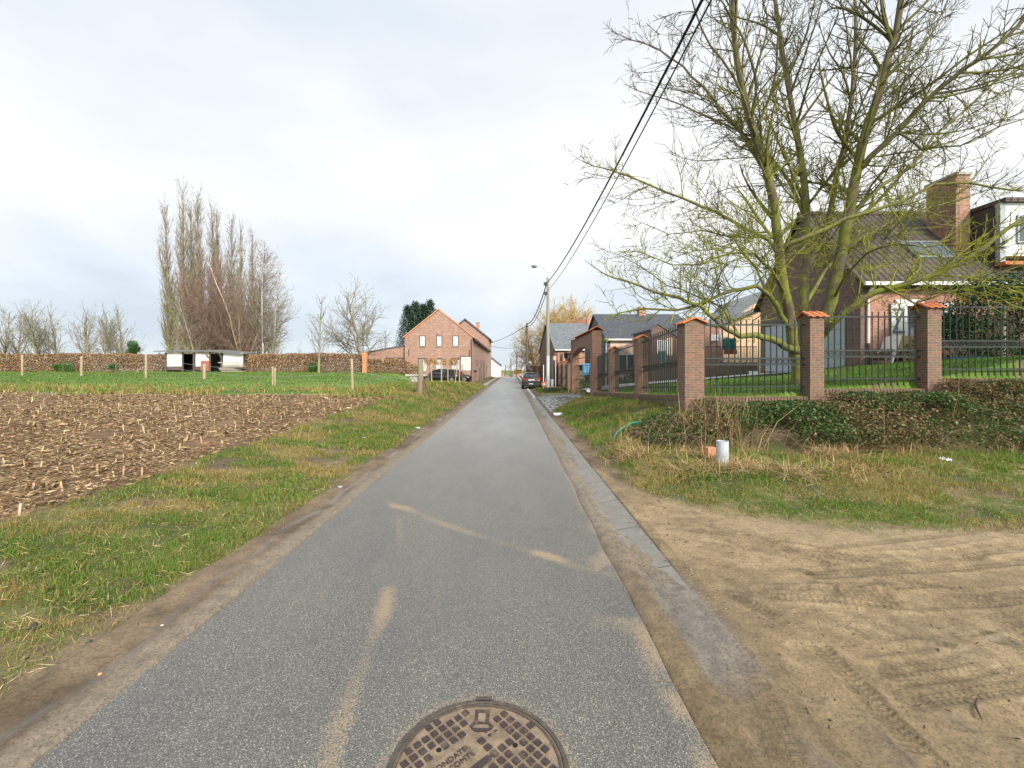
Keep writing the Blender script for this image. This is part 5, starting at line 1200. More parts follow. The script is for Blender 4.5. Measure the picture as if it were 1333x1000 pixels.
for s in range(56): mb.box(hx0 + .33 + s * .14, hx0 + .40 + s * .14, hy0 - .02, hy0, hze - .42, hze - .36)
mb.build('dentil_course', m_bh2, mh_)
rf = MB(); ov = .18
for ya, yb in ((hy0 - .3, hm), (hy1 + .3, hm)):
    zl = hze - .3 * (hzr - hze) / (hm - hy0)
    vs = [(hx0 - ov, ya, zl), (hx1, ya, zl), (hx1, yb, hzr), (hx0 - ov, yb, hzr)]; 
    if ya > yb: vs = vs[::-1]
    lo = [(v[0], v[1], v[2] - .13) for v in vs]
    rf.add(vs + lo, [(0, 1, 2, 3), (7, 6, 5, 4), (0, 4, 5, 1), (1, 5, 6, 2), (2, 6, 7, 3), (3, 7, 4, 0)])
roof = rf.build('roof', m_tile, mh_)
mb = MB()
for k in range(40): mb.tube([(hx0 - ov + k * .42, hm, hzr + .0), (hx0 - ov + k * .42 + .44, hm, hzr + .02)], [.10, .12], 8)
mb.build('ridge_tiles', m_tile, roof, uv=False)
ch = MB(); ch.box(16.95, 17.5, 16.75, 17.95, 5.6, 9.2); ch.build('chimney', mat('chimney_brick', f_brick, c1=(.40, .20, .13), c2=(.27, .13, .085), mortar=(.3, .26, .2), stain=(.17, .15, .05), st=.65), roof)
MB().box(16.9, 17.55, 16.7, 18.0, 9.2, 9.3).build('chimney_cap', P('weathered_stone', (.36, .33, .27), var=.4), roof)
sl_ = (hzr - hze) / (hm - hy0); an = math.atan(sl_)
def onroof(x, y, off=0): return (x, y - off * math.sin(an), hze + (y - hy0) * sl_ + off * math.cos(an))
def roofbox(mb, xa, xb, ya, yb, o0, o1):
    vs = [onroof(xa, ya, o0), onroof(xb, ya, o0), onroof(xb, yb, o0), onroof(xa, yb, o0), onroof(xa, ya, o1), onroof(xb, ya, o1), onroof(xb, yb, o1), onroof(xa, yb, o1)]
    mb.add(vs, [(0, 3, 2, 1), (4, 5, 6, 7), (0, 1, 5, 4), (1, 2, 6, 5), (2, 3, 7, 6), (3, 0, 4, 7)])
mb = MB(); xa, xb, ya, yb = 15.1, 16.6, 16.35, 17.15
for a in ((xa, xa + .07, ya, yb), (xb - .07, xb, ya, yb), (xa + .07, xb - .07, ya, ya + .07), (xa + .07, xb - .07, yb - .07, yb), ((xa + xb) / 2 - .05, (xa + xb) / 2 + .05, ya + .07, yb - .07)): roofbox(mb, *a, -.05, .09)
sky_ = mb.build('skylight', P('zinc', (.30, .33, .34), rough=.35, metal=.4), mh_); mb = MB(); roofbox(mb, xa + .05, xb - .05, ya + .05, yb - .05, -.05, .05); mb.build('pane', mat('sky_glass', f_glass, c=(.10, .13, .16), rough=.1), sky_)
m_gut = P('white_gutter', (.70, .70, .66), var=.12)
gt = MB(); gt.box(hx0 - .15, hx1, hy0 - .42, hy0 - .31, hze - .40, hze - .28); gt.build('gutter', m_gut, mh_)
MB().tube([(hx0 + .22, hy0 - .36, hze - .36), (hx0 + .22, hy0 - .16, hze - .55), (hx0 + .22, hy0 - .06, hze - .75), (hx0 + .22, hy0 - .06, 2.7)], .045, 8).build('downpipe', m_gut, mh_)
MB().tube([(hx0 + .22, hy0 - .06, 2.7), (hx0 + .22, hy0 - .06, 1.7)], .055, 8).build('downpipe_base', P('cast_iron_pipe', (.04, .045, .045)), mh_)
window(mh_, 13.95, hy0, 2.85, 1.15, 1.25, '-y', m_white, m_glass, 1)
MB().box(13.95, 15.1, hy0 - .02, hy0, 4.12, 4.32).build('lintel', P('brick_lintel', (.3, .12, .08)), mh_)
m_sh = P('grey_shutter', (.56, .58, .57), var=.1)
for xs_ in (13.42, 15.12):
    s_ = MB(); s_.box(xs_, xs_ + .5, hy0 - .09, hy0 - .03, 2.85, 4.12); so_ = s_.build('shutter', m_sh, mh_, bevel=.005)
    zb_ = MB(); zb_.box(xs_ + .04, xs_ + .46, hy0 - .105, hy0 - .091, 3.05, 3.13); zb_.box(xs_ + .04, xs_ + .46, hy0 - .105, hy0 - .091, 3.85, 3.93)
    zb_.prism([(xs_ + .04, hy0 - .105, 3.14), (xs_ + .13, hy0 - .105, 3.14), (xs_ + .46, hy0 - .105, 3.84), (xs_ + .37, hy0 - .105, 3.84)], (0, .014, 0)); zb_.build('brace', P('shutter_brace', (.12, .13, .13)), so_)
MB().box(13.6, 14.6, hy0 - .07, hy0 - .02, 4.02, 4.25).build('shutter_box', m_white, mh_)
# large sectional garage door in the gable
gd = MB()
for k in range(4): gd.box(hx0 - .05 - .012, hx0 - .012, 16.3, 21.35, 1.66 + k * .54, 2.19 + k * .54)
gd.build('garage_door', P('pale_grey_door', (.36, .42, .45), rough=.5, var=.08), mh_)
MB().box(hx0 - .09, hx0 - .012, 16.2, 21.5, 3.83, 3.93).build('door_lintel', m_dkframe, mh_)
# dormer with white boarding and a dark sheet for the shaded recess
dm = MB(); dm.box(17.7, 21.5, 15.75, 18.2, 5.85, 7.75); dm.build('dormer', mat('white_boards', f_plain, c=(.60, .63, .62), var=.06, sc=3), mh_)
MB().box(17.55, 21.7, 15.6, 18.6, 7.75, 7.9).build('dormer_roof', m_tile, mh_)
window(mh_, 18.1, 15.75, 6.3, 1.0, 1.0, '-y', P('grey_frame', (.3, .33, .33)), m_glass, 0)
MB().box(17.5, 17.7, 15.72, 15.88, 5.6, 7.75).build('dormer_post', P('grey_frame', (.3, .33, .33)), mh_)
MB().box(17.53, 17.69, 15.9, 18.3, 5.6, 7.7).build('recess_shade_sheet', P('recess_shade', (.05, .035, .03)), mh_)  # dark sheet standing in for the shade of a recess
MB().box(17.5, 21.6, 15.55, 15.9, 5.5, 5.62).build('balcony_edge', m_cap, mh_)
# things leaning on / lying by the house wall
bd = MB(); bd.box(13.3, 14.05, 15.0, 15.03, 1.85, 2.95, M=Matrix.Rotation(R(-14), 3, 'X'))
tag(bd.build('wooden_board', P('raw_plywood', (.50, .36, .19)), org=(13.6, 15, 1.9)), 'pale plywood board leaning against the brick house below the window', 'board')
bd = MB(); bd.box(14.0, 14.35, 15.05, 15.09, 1.9, 2.8, M=Matrix.Rotation(R(-12), 3, 'X')); tag(bd.build('wooden_board', P('old_timber', (.40, .27, .14)), org=(14.1, 15, 1.9)), 'darker narrow board leaning beside the pale plywood', 'board')
bd = MB(); bd.box(13.0, 13.05, 14.85, 15.5, 1.95, 2.95, M=Matrix.Rotation(R(18), 3, 'Y')); tag(bd.build('leaning_sheet', m_white, org=(13, 15, 1.9)), 'white panel tilted against the plywood board by the house', 'panel')
lgp = empty('log_pile', (12.95, 15.2, 1.95), 'dark pile of cut logs at the foot of the house corner', 'log pile', None)
for k in range(14):
    r_ = rnd.uniform(.07, .11); MB().tube([(12.95 + (k % 5) * .2 - .2, 14.95, 2.0 + (k // 5) * .19), (12.95 + (k % 5) * .2 - .2, 15.4, 2.0 + (k // 5) * .19)], r_, 9).build('log', P('log_wood', (.20, .13, .08), var=.5), lgp)
tp = MB(); 
for cx_, s_ in ((14.15, .42), (14.85, .5)):
    tp.tube([(cx_, 14.0 , 1.98 + .22 * math.sin(a)) for a in np.linspace(-.6, 1.45, 8)], [s_ * math.cos(a * .98) * (1 + .08 * math.sin(5 * a)) for a in np.linspace(-.6, 1.45, 8)], 12)
tag(tp.build('blue_tarp', P('blue_plastic', (.03, .16, .42), rough=.4), org=(14.5, 14, 1.9)), 'bright blue crumpled tarpaulin on the grass under the evergreen bush', 'tarpaulin')
# garden path to the garage
pth = [(4.5, 23.4, 5.5), (6.5, 22.4, 5), (8.5, 21.3, 4.4), (10.5, 20.0, 3.2), (12.3, 18.6, 2.6)]; pv = []
for i, (x, y, w_) in enumerate(pth):
    pv += [(x, y, hgt(x, y) + .07), (x, y + w_, hgt(x, y + w_) + .07)]
mb = MB(); mb.add(pv, [(2 * i, 2 * i + 2, 2 * i + 3, 2 * i + 1) for i in range(len(pth) - 1)]); tag(mb.build('garden_path', P('path_slabs', (.42, .42, .42), var=.2)), 'pale paved path to the garage', kind='structure')
bx = at(980, 484, 20); mb = MB(); mb.box(bx[0] - .13, bx[0] + .13, 19.8, 20.1, bx[2] - .35, bx[2]); mb.box(bx[0] - .15, bx[0] + .15, 19.78, 20.12, bx[2], bx[2] + .03)
tag(mb.build('white_tub', m_white, org=(bx[0], 20, bx[2] - .3), bevel=.01), 'small white plastic tub on the path before the garage', 'tub')
# ------------------------------------------------------------------ farm buildings behind the lawn
m_slate = mat('dark_slate', f_roof, c=(.04, .045, .055), c2=(.065, .07, .08), tw=.2, th=.25, rough=.6, rb=.012)
m_greyt = mat('grey_corrugated', f_roof, c=(.11, .12, .13), c2=(.16, .17, .18), tw=.15, th=.4, rough=.65, rb=.012)
m_pink = P('cream_render', (.60, .44, .35), var=.12, dirt=(.5, .36, .28)); m_cream = P('warm_render', (.62, .42, .26), var=.12)
m_bo = mat('orange_brick', f_brick, c1=(.46, .22, .13), c2=(.36, .16, .09), mortar=(.4, .33, .25), st=.15)
def simple_roof(parent, x0, x1, y0, ym, y1, ze, zr, m, ov=.25, name='roof', th_=.1):
    mb = MB()
    for ya, yb in ((y0 - .2, ym), (y1 + .2, ym)):
        vs = [(x0 - ov, ya, ze), (x1 + ov, ya, ze), (x1 + ov, yb, zr), (x0 - ov, yb, zr)]
        if ya > yb: vs = vs[::-1]
        lo = [(v[0], v[1], v[2] - th_) for v in vs]; mb.add(vs + lo, [(0, 1, 2, 3), (7, 6, 5, 4), (0, 4, 5, 1), (1, 5, 6, 2), (2, 6, 7, 3), (3, 7, 4, 0)])
    return mb.build(name, m, parent)
# A: street house
A = empty('street_house', (3.4, 46, .1), 'small street house with grey ribbed roof and brick gable darkened as if in shade behind the lamp post', 'house')
ax0, ay0, ay1 = 4.5, 46.0, 57.0; aze, azr = EYE + 26 * 46 / F, EYE + 59 * 51.5 / F
MB().prism([(ax0, ay0, -.2), (ax0 - .9, ay1, -.2), (ax0 - .9, ay1, aze), (ax0 - .45, 51.5, azr - .1), (ax0, ay0, aze)], (.3, 0, 0)).build('gable_wall', mat('gable_brick_shaded', f_brick, c1=(.18, .10, .08), c2=(.13, .075, .06), mortar=(.2, .17, .15)), A)  # shade of the lane-side gable is put into a darker brick colour
MB().box(ax0 + .3, 12.5, ay0, ay0 + .3, -.2, aze).build('front_wall', m_bo, A)
mb = MB(); vs = [(ax0 - .1, ay0 - .2, aze), (12.7, ay0 - .2, aze), (12.7, 51.5, azr), (ax0 - .6, 51.5, azr)]; vs2 = [(ax0 - .6, 51.5, azr), (12.7, 51.5, azr), (12.7, ay1 + .2, aze), (ax0 - 1.05, ay1 + .2, aze)]
for v_ in (vs, vs2): lo = [(q[0], q[1], q[2] - .12) for q in v_]; mb.add(v_ + lo, [(0, 1, 2, 3), (7, 6, 5, 4), (0, 4, 5, 1), (1, 5, 6, 2), (2, 6, 7, 3), (3, 7, 4, 0)])
mb.build('roof', m_greyt, A)
MB().box(ax0, 12.6, ay0 - .32, ay0 - .21, aze - .2, aze - .08).build('gutter', m_gut, A)
MB().box(ax0 + .4, 9.5, ay0 - .06, ay0 - .0, .4, 1.6).build('white_plinth', m_cream, A)
window(A, 6.2, ay0, 1.0, 1.2, 1.3, '-y', m_white, m_glass, 1)
MB().prism([(ax0 + 4.3, 51.2, azr - .2), (ax0 + 4.3, 51.8, azr - .2), (ax0 + 4.3, 51.8, azr + .75), (ax0 + 4.3, 51.2, azr + .75)], (.6, 0, 0)).build('chimney', m_bh, A)
# further red-tiled roof peeping behind
B2 = empty('far_house', (9, 62, 0), 'far house of which only a strip of brown-red roof shows above the grey one', 'house'); MB().box(6.8, 16, 60, 66, -.3, 6.6).build('wall', m_bo, B2)
simple_roof(B2, 6.8, 16, 60, 63, 66, 6.6, EYE + 64.5 * 63 / F, mat('red_tiles', f_roof, c=(.25, .10, .06), c2=(.3, .14, .08)))
# B: slate-roofed barn, cream wall
Bb = empty('slate_house', (7.1, 33, .3), 'cream-walled house with dark slate roof behind the gateway', 'house')
bx0, bx1 = 7.15, 14.2; bze, bzr = EYE + 40 * 33 / F, EYE + 71 * 38 / F
MB().box(bx0 + .25, bx1, 33, 33.3, -.2, bze - .05).build('front_wall', m_pink, Bb)
MB().prism([(bx0, 33, -.2), (bx0, 43, -.2), (bx0, 43, bze - .1), (bx0, 38, bzr - .15), (bx0, 33, bze - .1)], (.25, 0, 0)).build('gable_wall', m_slate, Bb)
simple_roof(Bb, bx0, bx1, 33, 38, 43, bze, bzr, m_slate, .15)
MB().box(bx0, bx1, 32.66, 32.78, bze - .2, bze - .08).build('gutter', m_gut, Bb)
MB().box(10.9, 11.5, 37.6, 38.3, bzr - .3, bzr + .55).build('chimney', m_bo, Bb)
for xs_ in (8.0, 10.2): window(Bb, xs_, 33, 1.5, 1.3, 1.4, '-y', m_white, m_glass, 1)
MB().box(11.4, 13.9, 32.9, 32.99, -.1, 2.6).build('brick_infill', m_bh2, Bb)
# brown barn seen through the lane-side fence
Bc = empty('brick_barn', (9.2, 26, .8), 'low dark brick outbuilding with a white window seen through the lane-side fence', 'outbuilding')
cx0, cx1, cy = at(848, 0, 27)[0], at(893, 0, 27)[0], 27
mb = MB(); mb.prism([(cx0, cy, .3), (cx1, cy, .3), (cx1, cy, 3.3), (cx0 + .4, cy, 4.5), (cx0, cy, 4.2)][::-1], (0, 4, 0)); mb.build('wall', m_bh2, Bc)
window(Bc, at(855, 0, 27)[0], cy, at(0, 461, 27)[2], .4, .85, '-y', m_white, P('pale_pane', (.5, .5, .48)), 0)
window(Bc, at(863, 0, 27)[0], cy, at(0, 461, 27)[2], .3, .85, '-y', m_white, P('pale_pane', (.5, .5, .48)), 0)
MB().box(at(867, 0, 27)[0], at(876, 0, 27)[0], cy - .04, cy, at(0, 463, 27)[2], at(0, 440, 27)[2]).build('render_patch', m_cream, Bc)
MB().prism([(cx0 - .1, cy - .05, 4.15), (cx0 + .4, cy - .05, 4.52), (cx1 + .1, cy - .05, 3.28), (cx1 + .1, cy - .05, 3.36), (cx0 + .4, cy - .05, 4.6), (cx0 - .1, cy - .05, 4.23)][::-1], (0, 4.4, 0)).build('roof', m_slate, Bc)
# C: long grey roof, cream gable and porch right of the corner pillar
Cc = empty('farm_annex', (11.5, 28, 1.2), 'farm annex with sloping grey slate roof and cream wall right of the corner pillar', 'outbuilding')
Y0 = 28
mb = MB(); mb.prism([at(940, 496, Y0), at(1010, 496, Y0), at(1010, 385, Y0), at(985, 395, Y0), at(940, 425, Y0)][::-1], (0, .4, 0)); mb.build('wall', m_cream, Cc)
mb = MB(); a_, b_, c_, d_ = at(912, 432, 27.5), at(1000, 396, 27.5), at(1012, 372, 34), at(935, 398, 34); mb.prism([a_, b_, c_, d_], (0, 0, -.12)); mb.build('roof', m_greyt, Cc)
mb = MB(); mb.prism([at(906, 496, 26), at(940, 496, 26), at(940, 420, 26), at(906, 432, 26)][::-1], (0, .4, 0)); mb.build('porch_wall', m_bh, Cc)
MB().box(at(905, 0, 25.9)[0], at(915, 0, 25.9)[0], 25.9, 25.98, at(0, 470, 26)[2], at(0, 448, 26)[2]).build('door', m_dkframe, Cc)
MB().box(at(926, 0, 25.9)[0], at(935, 0, 25.9)[0], 25.88, 25.98, at(0, 444, 26)[2], at(0, 436, 26)[2]).build('sign_board', m_white, Cc)
mb = MB(); mb.tube([at(937, 430, 25.5), at(941, 455, 25.5)], .05, 6); mb.build('awning_post', m_white, Cc)
for (x0_, x1_, y0_, y1_, Y_, c_, nm, lb) in ((946, 959, 440, 455, 25, (.01, .13, .12), 'teal_tarp', 'teal tarpaulin hanging on the annex terrace'), (947, 960, 455, 461, 24.9, (.35, .09, .05), 'red_crate', 'low red crate under the teal tarpaulin'), (860, 868, 457, 466, 24, (.02, .16, .14), 'teal_bin', 'teal bin seen through the lane-side fence'), (759, 770, 473, 480, 34, (.12, .35, .6), 'blue_cover', 'light blue cover seen through the gateway')):
    a_, b_ = at(x0_, y1_, Y_), at(x1_, y0_, Y_); mb = MB(); n_ = 8
    for k in range(n_): u0 = lerp(a_[0], b_[0], k / n_); u1 = lerp(a_[0], b_[0], (k + 1) / n_); mb.box(u0, u1, Y_ + .04 * (k % 2), Y_ + .45, a_[2] - (.5 if 'bin' in nm or 'cover' in nm else 0), b_[2] - .02 * (k % 3))
    tag(mb.build(nm, P(nm, c_, rough=.5), org=(a_[0], Y_, a_[2])), lb, nm.split('_')[1])
# terrace railing + dark garden fence behind the lawn
tr = empty('terrace_wall', (at(905, 0, 24.5)[0], 24.5, 1.2), 'low brown terrace wall with black railing in front of the farm annex', 'terrace wall')
x0_, x1_ = at(905, 0, 24.5)[0], at(985, 0, 24.5)[0]; MB().box(x0_, x1_, 24.4, 24.65, .5, at(0, 472, 24.5)[2]).build('wall', P('brown_wall', (.16, .11, .08), var=.4), tr)
mb = MB(); zt_ = at(0, 452, 24.5)[2]; zb_ = at(0, 472, 24.5)[2]
for k in range(42): mb.tube([(x0_ + (x1_ - x0_) * k / 41, 24.5, zb_), (x0_ + (x1_ - x0_) * k / 41, 24.5, zt_)], .012, 4)
mb.box(x0_, x1_, 24.48, 24.52, zt_, zt_ + .04); mb.build('railing', m_blk, tr, uv=False)
# dark green conifer hedge closing the gaps between barn and gateway
gh = empty('garden_hedge', (6.5, 30, .5), 'dark mixed garden hedge behind the lane-side fence', 'hedge')
foliage('foliage', gh, [(5.3 + i * .55, 29.5 + .4 * math.sin(i * 2.1), .9 + .5 * math.sin(i * 1.3)) for i in range(14)], [(.7, .6, .8)] * 14, 9000, .13, [(.05, .08, .03), (.07, .11, .03), (.16, .14, .09), (.03, .05, .02)], seed=31)
# ------------------------------------------------------------------ farmhouse on the left
m_bf = mat('farm_brick', f_brick, c1=(.35, .195, .14), c2=(.27, .145, .10), mortar=(.42, .36, .30), bw=.26, bh=.09, stain=(.5, .36, .27), st=.35, dark=(.22, .11, .08))
fh = empty('farmhouse', (-8.6, 52, .2), 'large gabled brick farmhouse with three upper windows and orange verge tiles beside the lane', 'farmhouse')
fx0, fx1 = at(527, 0, 52)[0], at(615, 0, 52)[0]; fze, fzr = at(0, 438.5, 52)[2], at(0, 404, 52)[2]
fm = at(571, 0, 52)[0]
mb = MB(); mb.prism([(fx0, 52, -.2), (fx1, 52, -.2), (fx1, 52, fze), (fm, 52, fzr), (fx0, 52, fze)][::-1], (0, .3, 0)); mb.build('gable_wall', m_bf, fh)
MB().box(fx1 - .3, fx1 - .002, 52.3, 90, -2, fze).build('side_wall', m_bf, fh); MB().box(fx0 + .002, fx0 + .3, 52.3, 90, -2, fze).build('far_side_wall', m_bf, fh)
MB().box(fx0 + .3, fx1 - .3, 89.7, 90, -2, fze).build('back_wall', m_bf, fh)
mb = MB()
for xe, xs in ((fx0 - .15, fm), (fx1 + .25, fm)):
    zl = fze - .12; vs = [(xe, 52.2, zl), (xe, 90, zl), (xs, 90, fzr), (xs, 52.2, fzr)]
    if xe < xs: vs = vs[::-1]
    lo = [(v[0], v[1], v[2] - .15) for v in vs]; mb.add(vs + lo, [(0, 1, 2, 3), (7, 6, 5, 4), (0, 4, 5, 1), (1, 5, 6, 2), (2, 6, 7, 3), (3, 7, 4, 0)])
mb.build('roof', mat('brown_pantiles', f_roof, c=(.16, .08, .055), c2=(.22, .11, .07)), fh)
m_or = P('orange_verge', (.55, .24, .10), var=.2)
for xe in (fx0 - .22, fx1 + .22):
    mb = MB(); a_, b_ = Vector((xe, 51.9, fze - .17)), Vector((fm, 51.9, fzr + .06)); mb.prism([a_, b_, b_ + Vector((0, 0, .16)), a_ + Vector((0, 0, .16))], (0, .5, 0)); mb.build('verge_tiles', m_or, fh)
MB().box(fx1 + .05, fx1 + .42, 53, 90, fze - .42, fze - .2).build('gutter', P('dark_eave', (.07, .055, .05)), fh)
MB().tube([(fx1 - .1, 51.92, fze - .3), (fx1 - .1, 51.92, .2)], .06, 6).build('downpipe', P('dark_pipe', (.08, .06, .055)), fh)
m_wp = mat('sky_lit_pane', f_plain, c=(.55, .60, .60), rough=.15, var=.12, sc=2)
for pa, pb in ((546.3, 554), (568.2, 575.5), (589.3, 597)):
    x0_, x1_ = at(pa, 0, 52)[0], at(pb, 0, 52)[0]; z0_, z1_ = at(0, 451, 52)[2], at(0, 437, 52)[2]
    window(fh, x0_, 52, z0_, x1_ - x0_, z1_ - z0_, '-y', m_dkframe, m_wp, 0, .05, .07)
    MB().box(x0_ - .1, x1_ + .1, 51.93, 52, z0_ - .12, z0_ - .001).build('window_sill', P('stone_sill', (.3, .25, .2)), fh)
for pa, pb in ((546, 555), (568, 576), (589, 597)):
    x0_, x1_ = at(pa, 0, 52)[0], at(pb, 0, 52)[0]; z1_ = at(0, 468, 52)[2]; window(fh, x0_, 52, z1_ - 1.4, x1_ - x0_, 1.4, '-y', m_white, P('pale_pane', (.5, .5, .48)), 0)
    MB().box(x0_ - .1, x1_ + .1, 51.9, 52, z1_ + .002, z1_ + .16).build('lintel', m_dkframe, fh)
x0_, x1_ = at(599.5, 0, 52)[0], at(614, 0, 52)[0]; z0_, z1_ = at(0, 482.5, 52)[2], at(0, 464.5, 52)[2]
MB().box(x0_ + .05, x1_ - .05, 51.95, 52, z0_, z1_).build('roller_door', P('beige_door', (.58, .56, .50)), fh); mb = MB(); mb.box(x0_ - .05, x0_ + .05, 51.93, 52, z0_, z1_ + .1); mb.box(x1_ - .05, x1_ + .05, 51.93, 52, z0_, z1_ + .1); mb.box(x0_ + .05, x1_ - .05, 51.93, 52, z1_, z1_ + .1); mb.build('door_frame', m_dkframe, fh)
for yb_, zb_, w_, h_ in ((57, 2.4, .5, .6), (60, 2.4, .5, .6), (66, .3, 1.2, 2.6), (72, .3, 2.2, 2.8), (80, 1.4, 1, 1.2)):
    MB().box(fx1 - .001, fx1 + .04, yb_, yb_ + w_, zb_ - .3, zb_ + h_).build('side_opening', m_dkframe, fh)
mb = MB(); q = at(571, 433, 51.8); mb.tube([(q[0], 52, q[2]), (q[0], 51.7, q[2] + .05), (q[0], 51.6, q[2] - .05)], [.03, .04, .1], 8); mb.build('wall_lamp', m_white, fh)
for px_ in (532, 611): q = at(px_, 0, 51.97); MB().box(q[0] - .04, q[0] + .04, 51.96, 52, at(0, 463, 52)[2], at(0, 455, 52)[2]).build('wall_anchor', m_blk, fh)
mb = MB(); mb.box(at(616.5, 0, 54)[0], at(621, 0, 54)[0], 53.9, 54, at(0, 485, 54)[2], at(0, 482, 54)[2]); tag(mb.build('mail_box', m_blk, org=at(618, 485, 54)), 'dark mail box at the farmhouse corner by the lane', 'mail box')
# low wing left of the gable
lw = empty('farm_wing', (-13, 53, .5), 'low brick wing with sloping dark coping joining the farmhouse gable', 'outbuilding')
mb = MB(); mb.prism([at(474, 486, 52.6), at(527.5, 486, 52.6), at(527.5, 450.5, 52.6), at(474, 459.5, 52.6)][::-1], (0, .3, 0)); mb.build('wall', m_bf, lw)
a_, b_ = Vector(at(472, 459.8, 52.5)), Vector(at(527.5, 450.4, 52.5)); mb = MB(); mb.prism([a_, b_, b_ + Vector((0, 0, .14)), a_ + Vector((0, 0, .14))], (0, .5, 0)); mb.build('coping', P('dark_coping', (.12, .10, .12)), lw)
MB().box(at(502, 0, 52.5)[0], at(526, 0, 52.5)[0], 52.5, 52.6, at(0, 467.5, 52.5)[2], at(0, 465.5, 52.5)[2]).build('lintel', m_dkframe, lw)
mb = MB(); x_ = at(475, 0, 46.5)[0]; g_ = hgt(x_, 46.5); mb.box(x_ - .22, x_ + .22, 46.3, 46.75, g_ - .2, at(0, 459, 46.5)[2]); t = empty('gate_post', (x_, 46.5, g_), 'orange brick gate post between the two beech hedges', 'gate post'); mb.build('shaft', mat('bright_orange_brick', f_brick, c1=(.58, .24, .10), c2=(.5, .2, .08), mortar=(.5, .33, .2), st=.1), t)
MB().box(x_ - .26, x_ + .26, 46.26, 46.79, at(0, 459, 46.5)[2], at(0, 459, 46.5)[2] + .08).build('cap', P('cap_stone', (.4, .3, .22)), t)
# taller rear house + white house
rh = empty('tall_house', (-9.3, 91, -.2), 'taller narrow brick house with orange chimney rising behind the farmhouse roof', 'house')
rx0_, rx1_, rz_, re_ = at(575, 0, 91)[0], at(636, 0, 91)[0], at(0, 416, 91)[2], at(0, 440, 91)[2]; rm = (rx0_ + rx1_) / 2
MB().prism([(rx0_, 91, -1), (rx1_, 91, -1), (rx1_, 91, re_), (rm, 91, rz_), (rx0_, 91, re_)][::-1], (0, 12, 0)).build('wall', m_bf, rh)
mb = MB()
for xe in (rx0_ - .4, rx1_ + .4):
    vs = [(xe, 90.6, re_ - .1), (xe, 103.4, re_ - .1), (rm, 103.4, rz_ + .25), (rm, 90.6, rz_ + .25)]
    if xe < rm: vs = vs[::-1]
    lo = [(v[0], v[1], v[2] - .25) for v in vs]; mb.add(vs + lo, [(0, 1, 2, 3), (7, 6, 5, 4), (0, 4, 5, 1), (1, 5, 6, 2), (2, 6, 7, 3), (3, 7, 4, 0)])
mb.build('roof', m_greyt, rh)
q = at(622, 421, 93); MB().box(q[0] - .32, q[0] + .32, 92.7, 93.3, 7, q[2]).build('chimney', P('orange_chimney', (.50, .20, .09), var=.3), rh)
MB().box(q[0] - .38, q[0] + .38, 92.64, 93.36, q[2], q[2] + .15).build('chimney_cap', m_greyt, rh)
wh = empty('white_house', (-5, 112, -1), 'white rendered house with its roof sloping down to the lane at the crest', 'house')
mb = MB(); mb.prism([at(636, 496, 112), at(651, 496, 112), at(651, 476, 112), at(636, 463.5, 112)][::-1], (0, 10, 0)); mb.build('wall', mat('white_render', f_plain, c=(.78, .77, .72), var=.05), wh)
a_, b_ = Vector(at(635.5, 463, 111.7)), Vector(at(652, 476.2, 111.7)); mb = MB(); mb.prism([a_, b_, b_ + Vector((0, 0, .3)), a_ + Vector((0, 0, .3))], (0, 10.6, 0)); mb.build('roof', m_greyt, wh)
q = at(654.5, 492, 118); mb = MB(); mb.box(q[0] - .35, q[0] + .35, 118, 118.7, q[2] - 1, at(0, 486, 118)[2]); mb.box(q[0] - .45, q[0] + .45, 117.9, 118.8, at(0, 486, 118)[2], at(0, 486, 118)[2] + .12); tag(mb.build('brick_post', m_bf, org=q), 'stubby brick gate pier at the crest beside the white house', 'gate pier')
# distant roofline beyond the crest
for k, (pa, pb, pt, nm, c_, lb) in enumerate(((656, 664, 488.5, 'far_wall', (.25, .22, .22), 'low grey wall just visible beyond the crest of the lane'), (668, 680, 485.5, 'far_shed', (.35, .18, .12), 'reddish shed roof beyond the crest left of the hatchback'))):
    a_, b_ = at(pa, 496, 150), at(pb, pt, 150); mb = MB(); mb.prism([(a_[0], 150, a_[2] - 3), (b_[0], 150, a_[2] - 3), (b_[0], 150, b_[2] - .5), ((a_[0] + b_[0]) / 2, 150, b_[2]), (a_[0], 150, b_[2] - .5)][::-1], (0, 6, 0)); tag(mb.build(nm, P(nm, c_), org=a_), lb, nm.split('_')[1])
# orange container / sign beyond
q = at(676, 484, 74); mb = MB(); mb.box(q[0] - .8, q[0] + .5, 74, 74.08, q[2] - .35, q[2] + .35); t = empty('road_sign', (q[0], 74, hgt(q[0], 74)), 'orange-yellow board sign on posts beyond the hatchback', 'sign'); mb.build('board', P('sign_orange', (.75, .40, .05)), t)
MB().box(q[0] - .6, q[0] - .5, 74.02, 74.08, hgt(q[0], 74), q[2] - .35).build('post', m_gut, t); MB().box(q[0] + .2, q[0] + .3, 74.02, 74.08, hgt(q[0], 74), q[2] - .35).build('post', m_gut, t)
mb = MB(); q = at(677.5, 489, 60); mb.box(q[0] - .12, q[0] + .12, 60, 60.15, q[2] - .6, q[2] + .3); tag(mb.build('marker_post', m_white, org=(q[0], 60, q[2] - .6), bevel=.03), 'small white marker post on the verge beyond the hatchback', 'marker post')
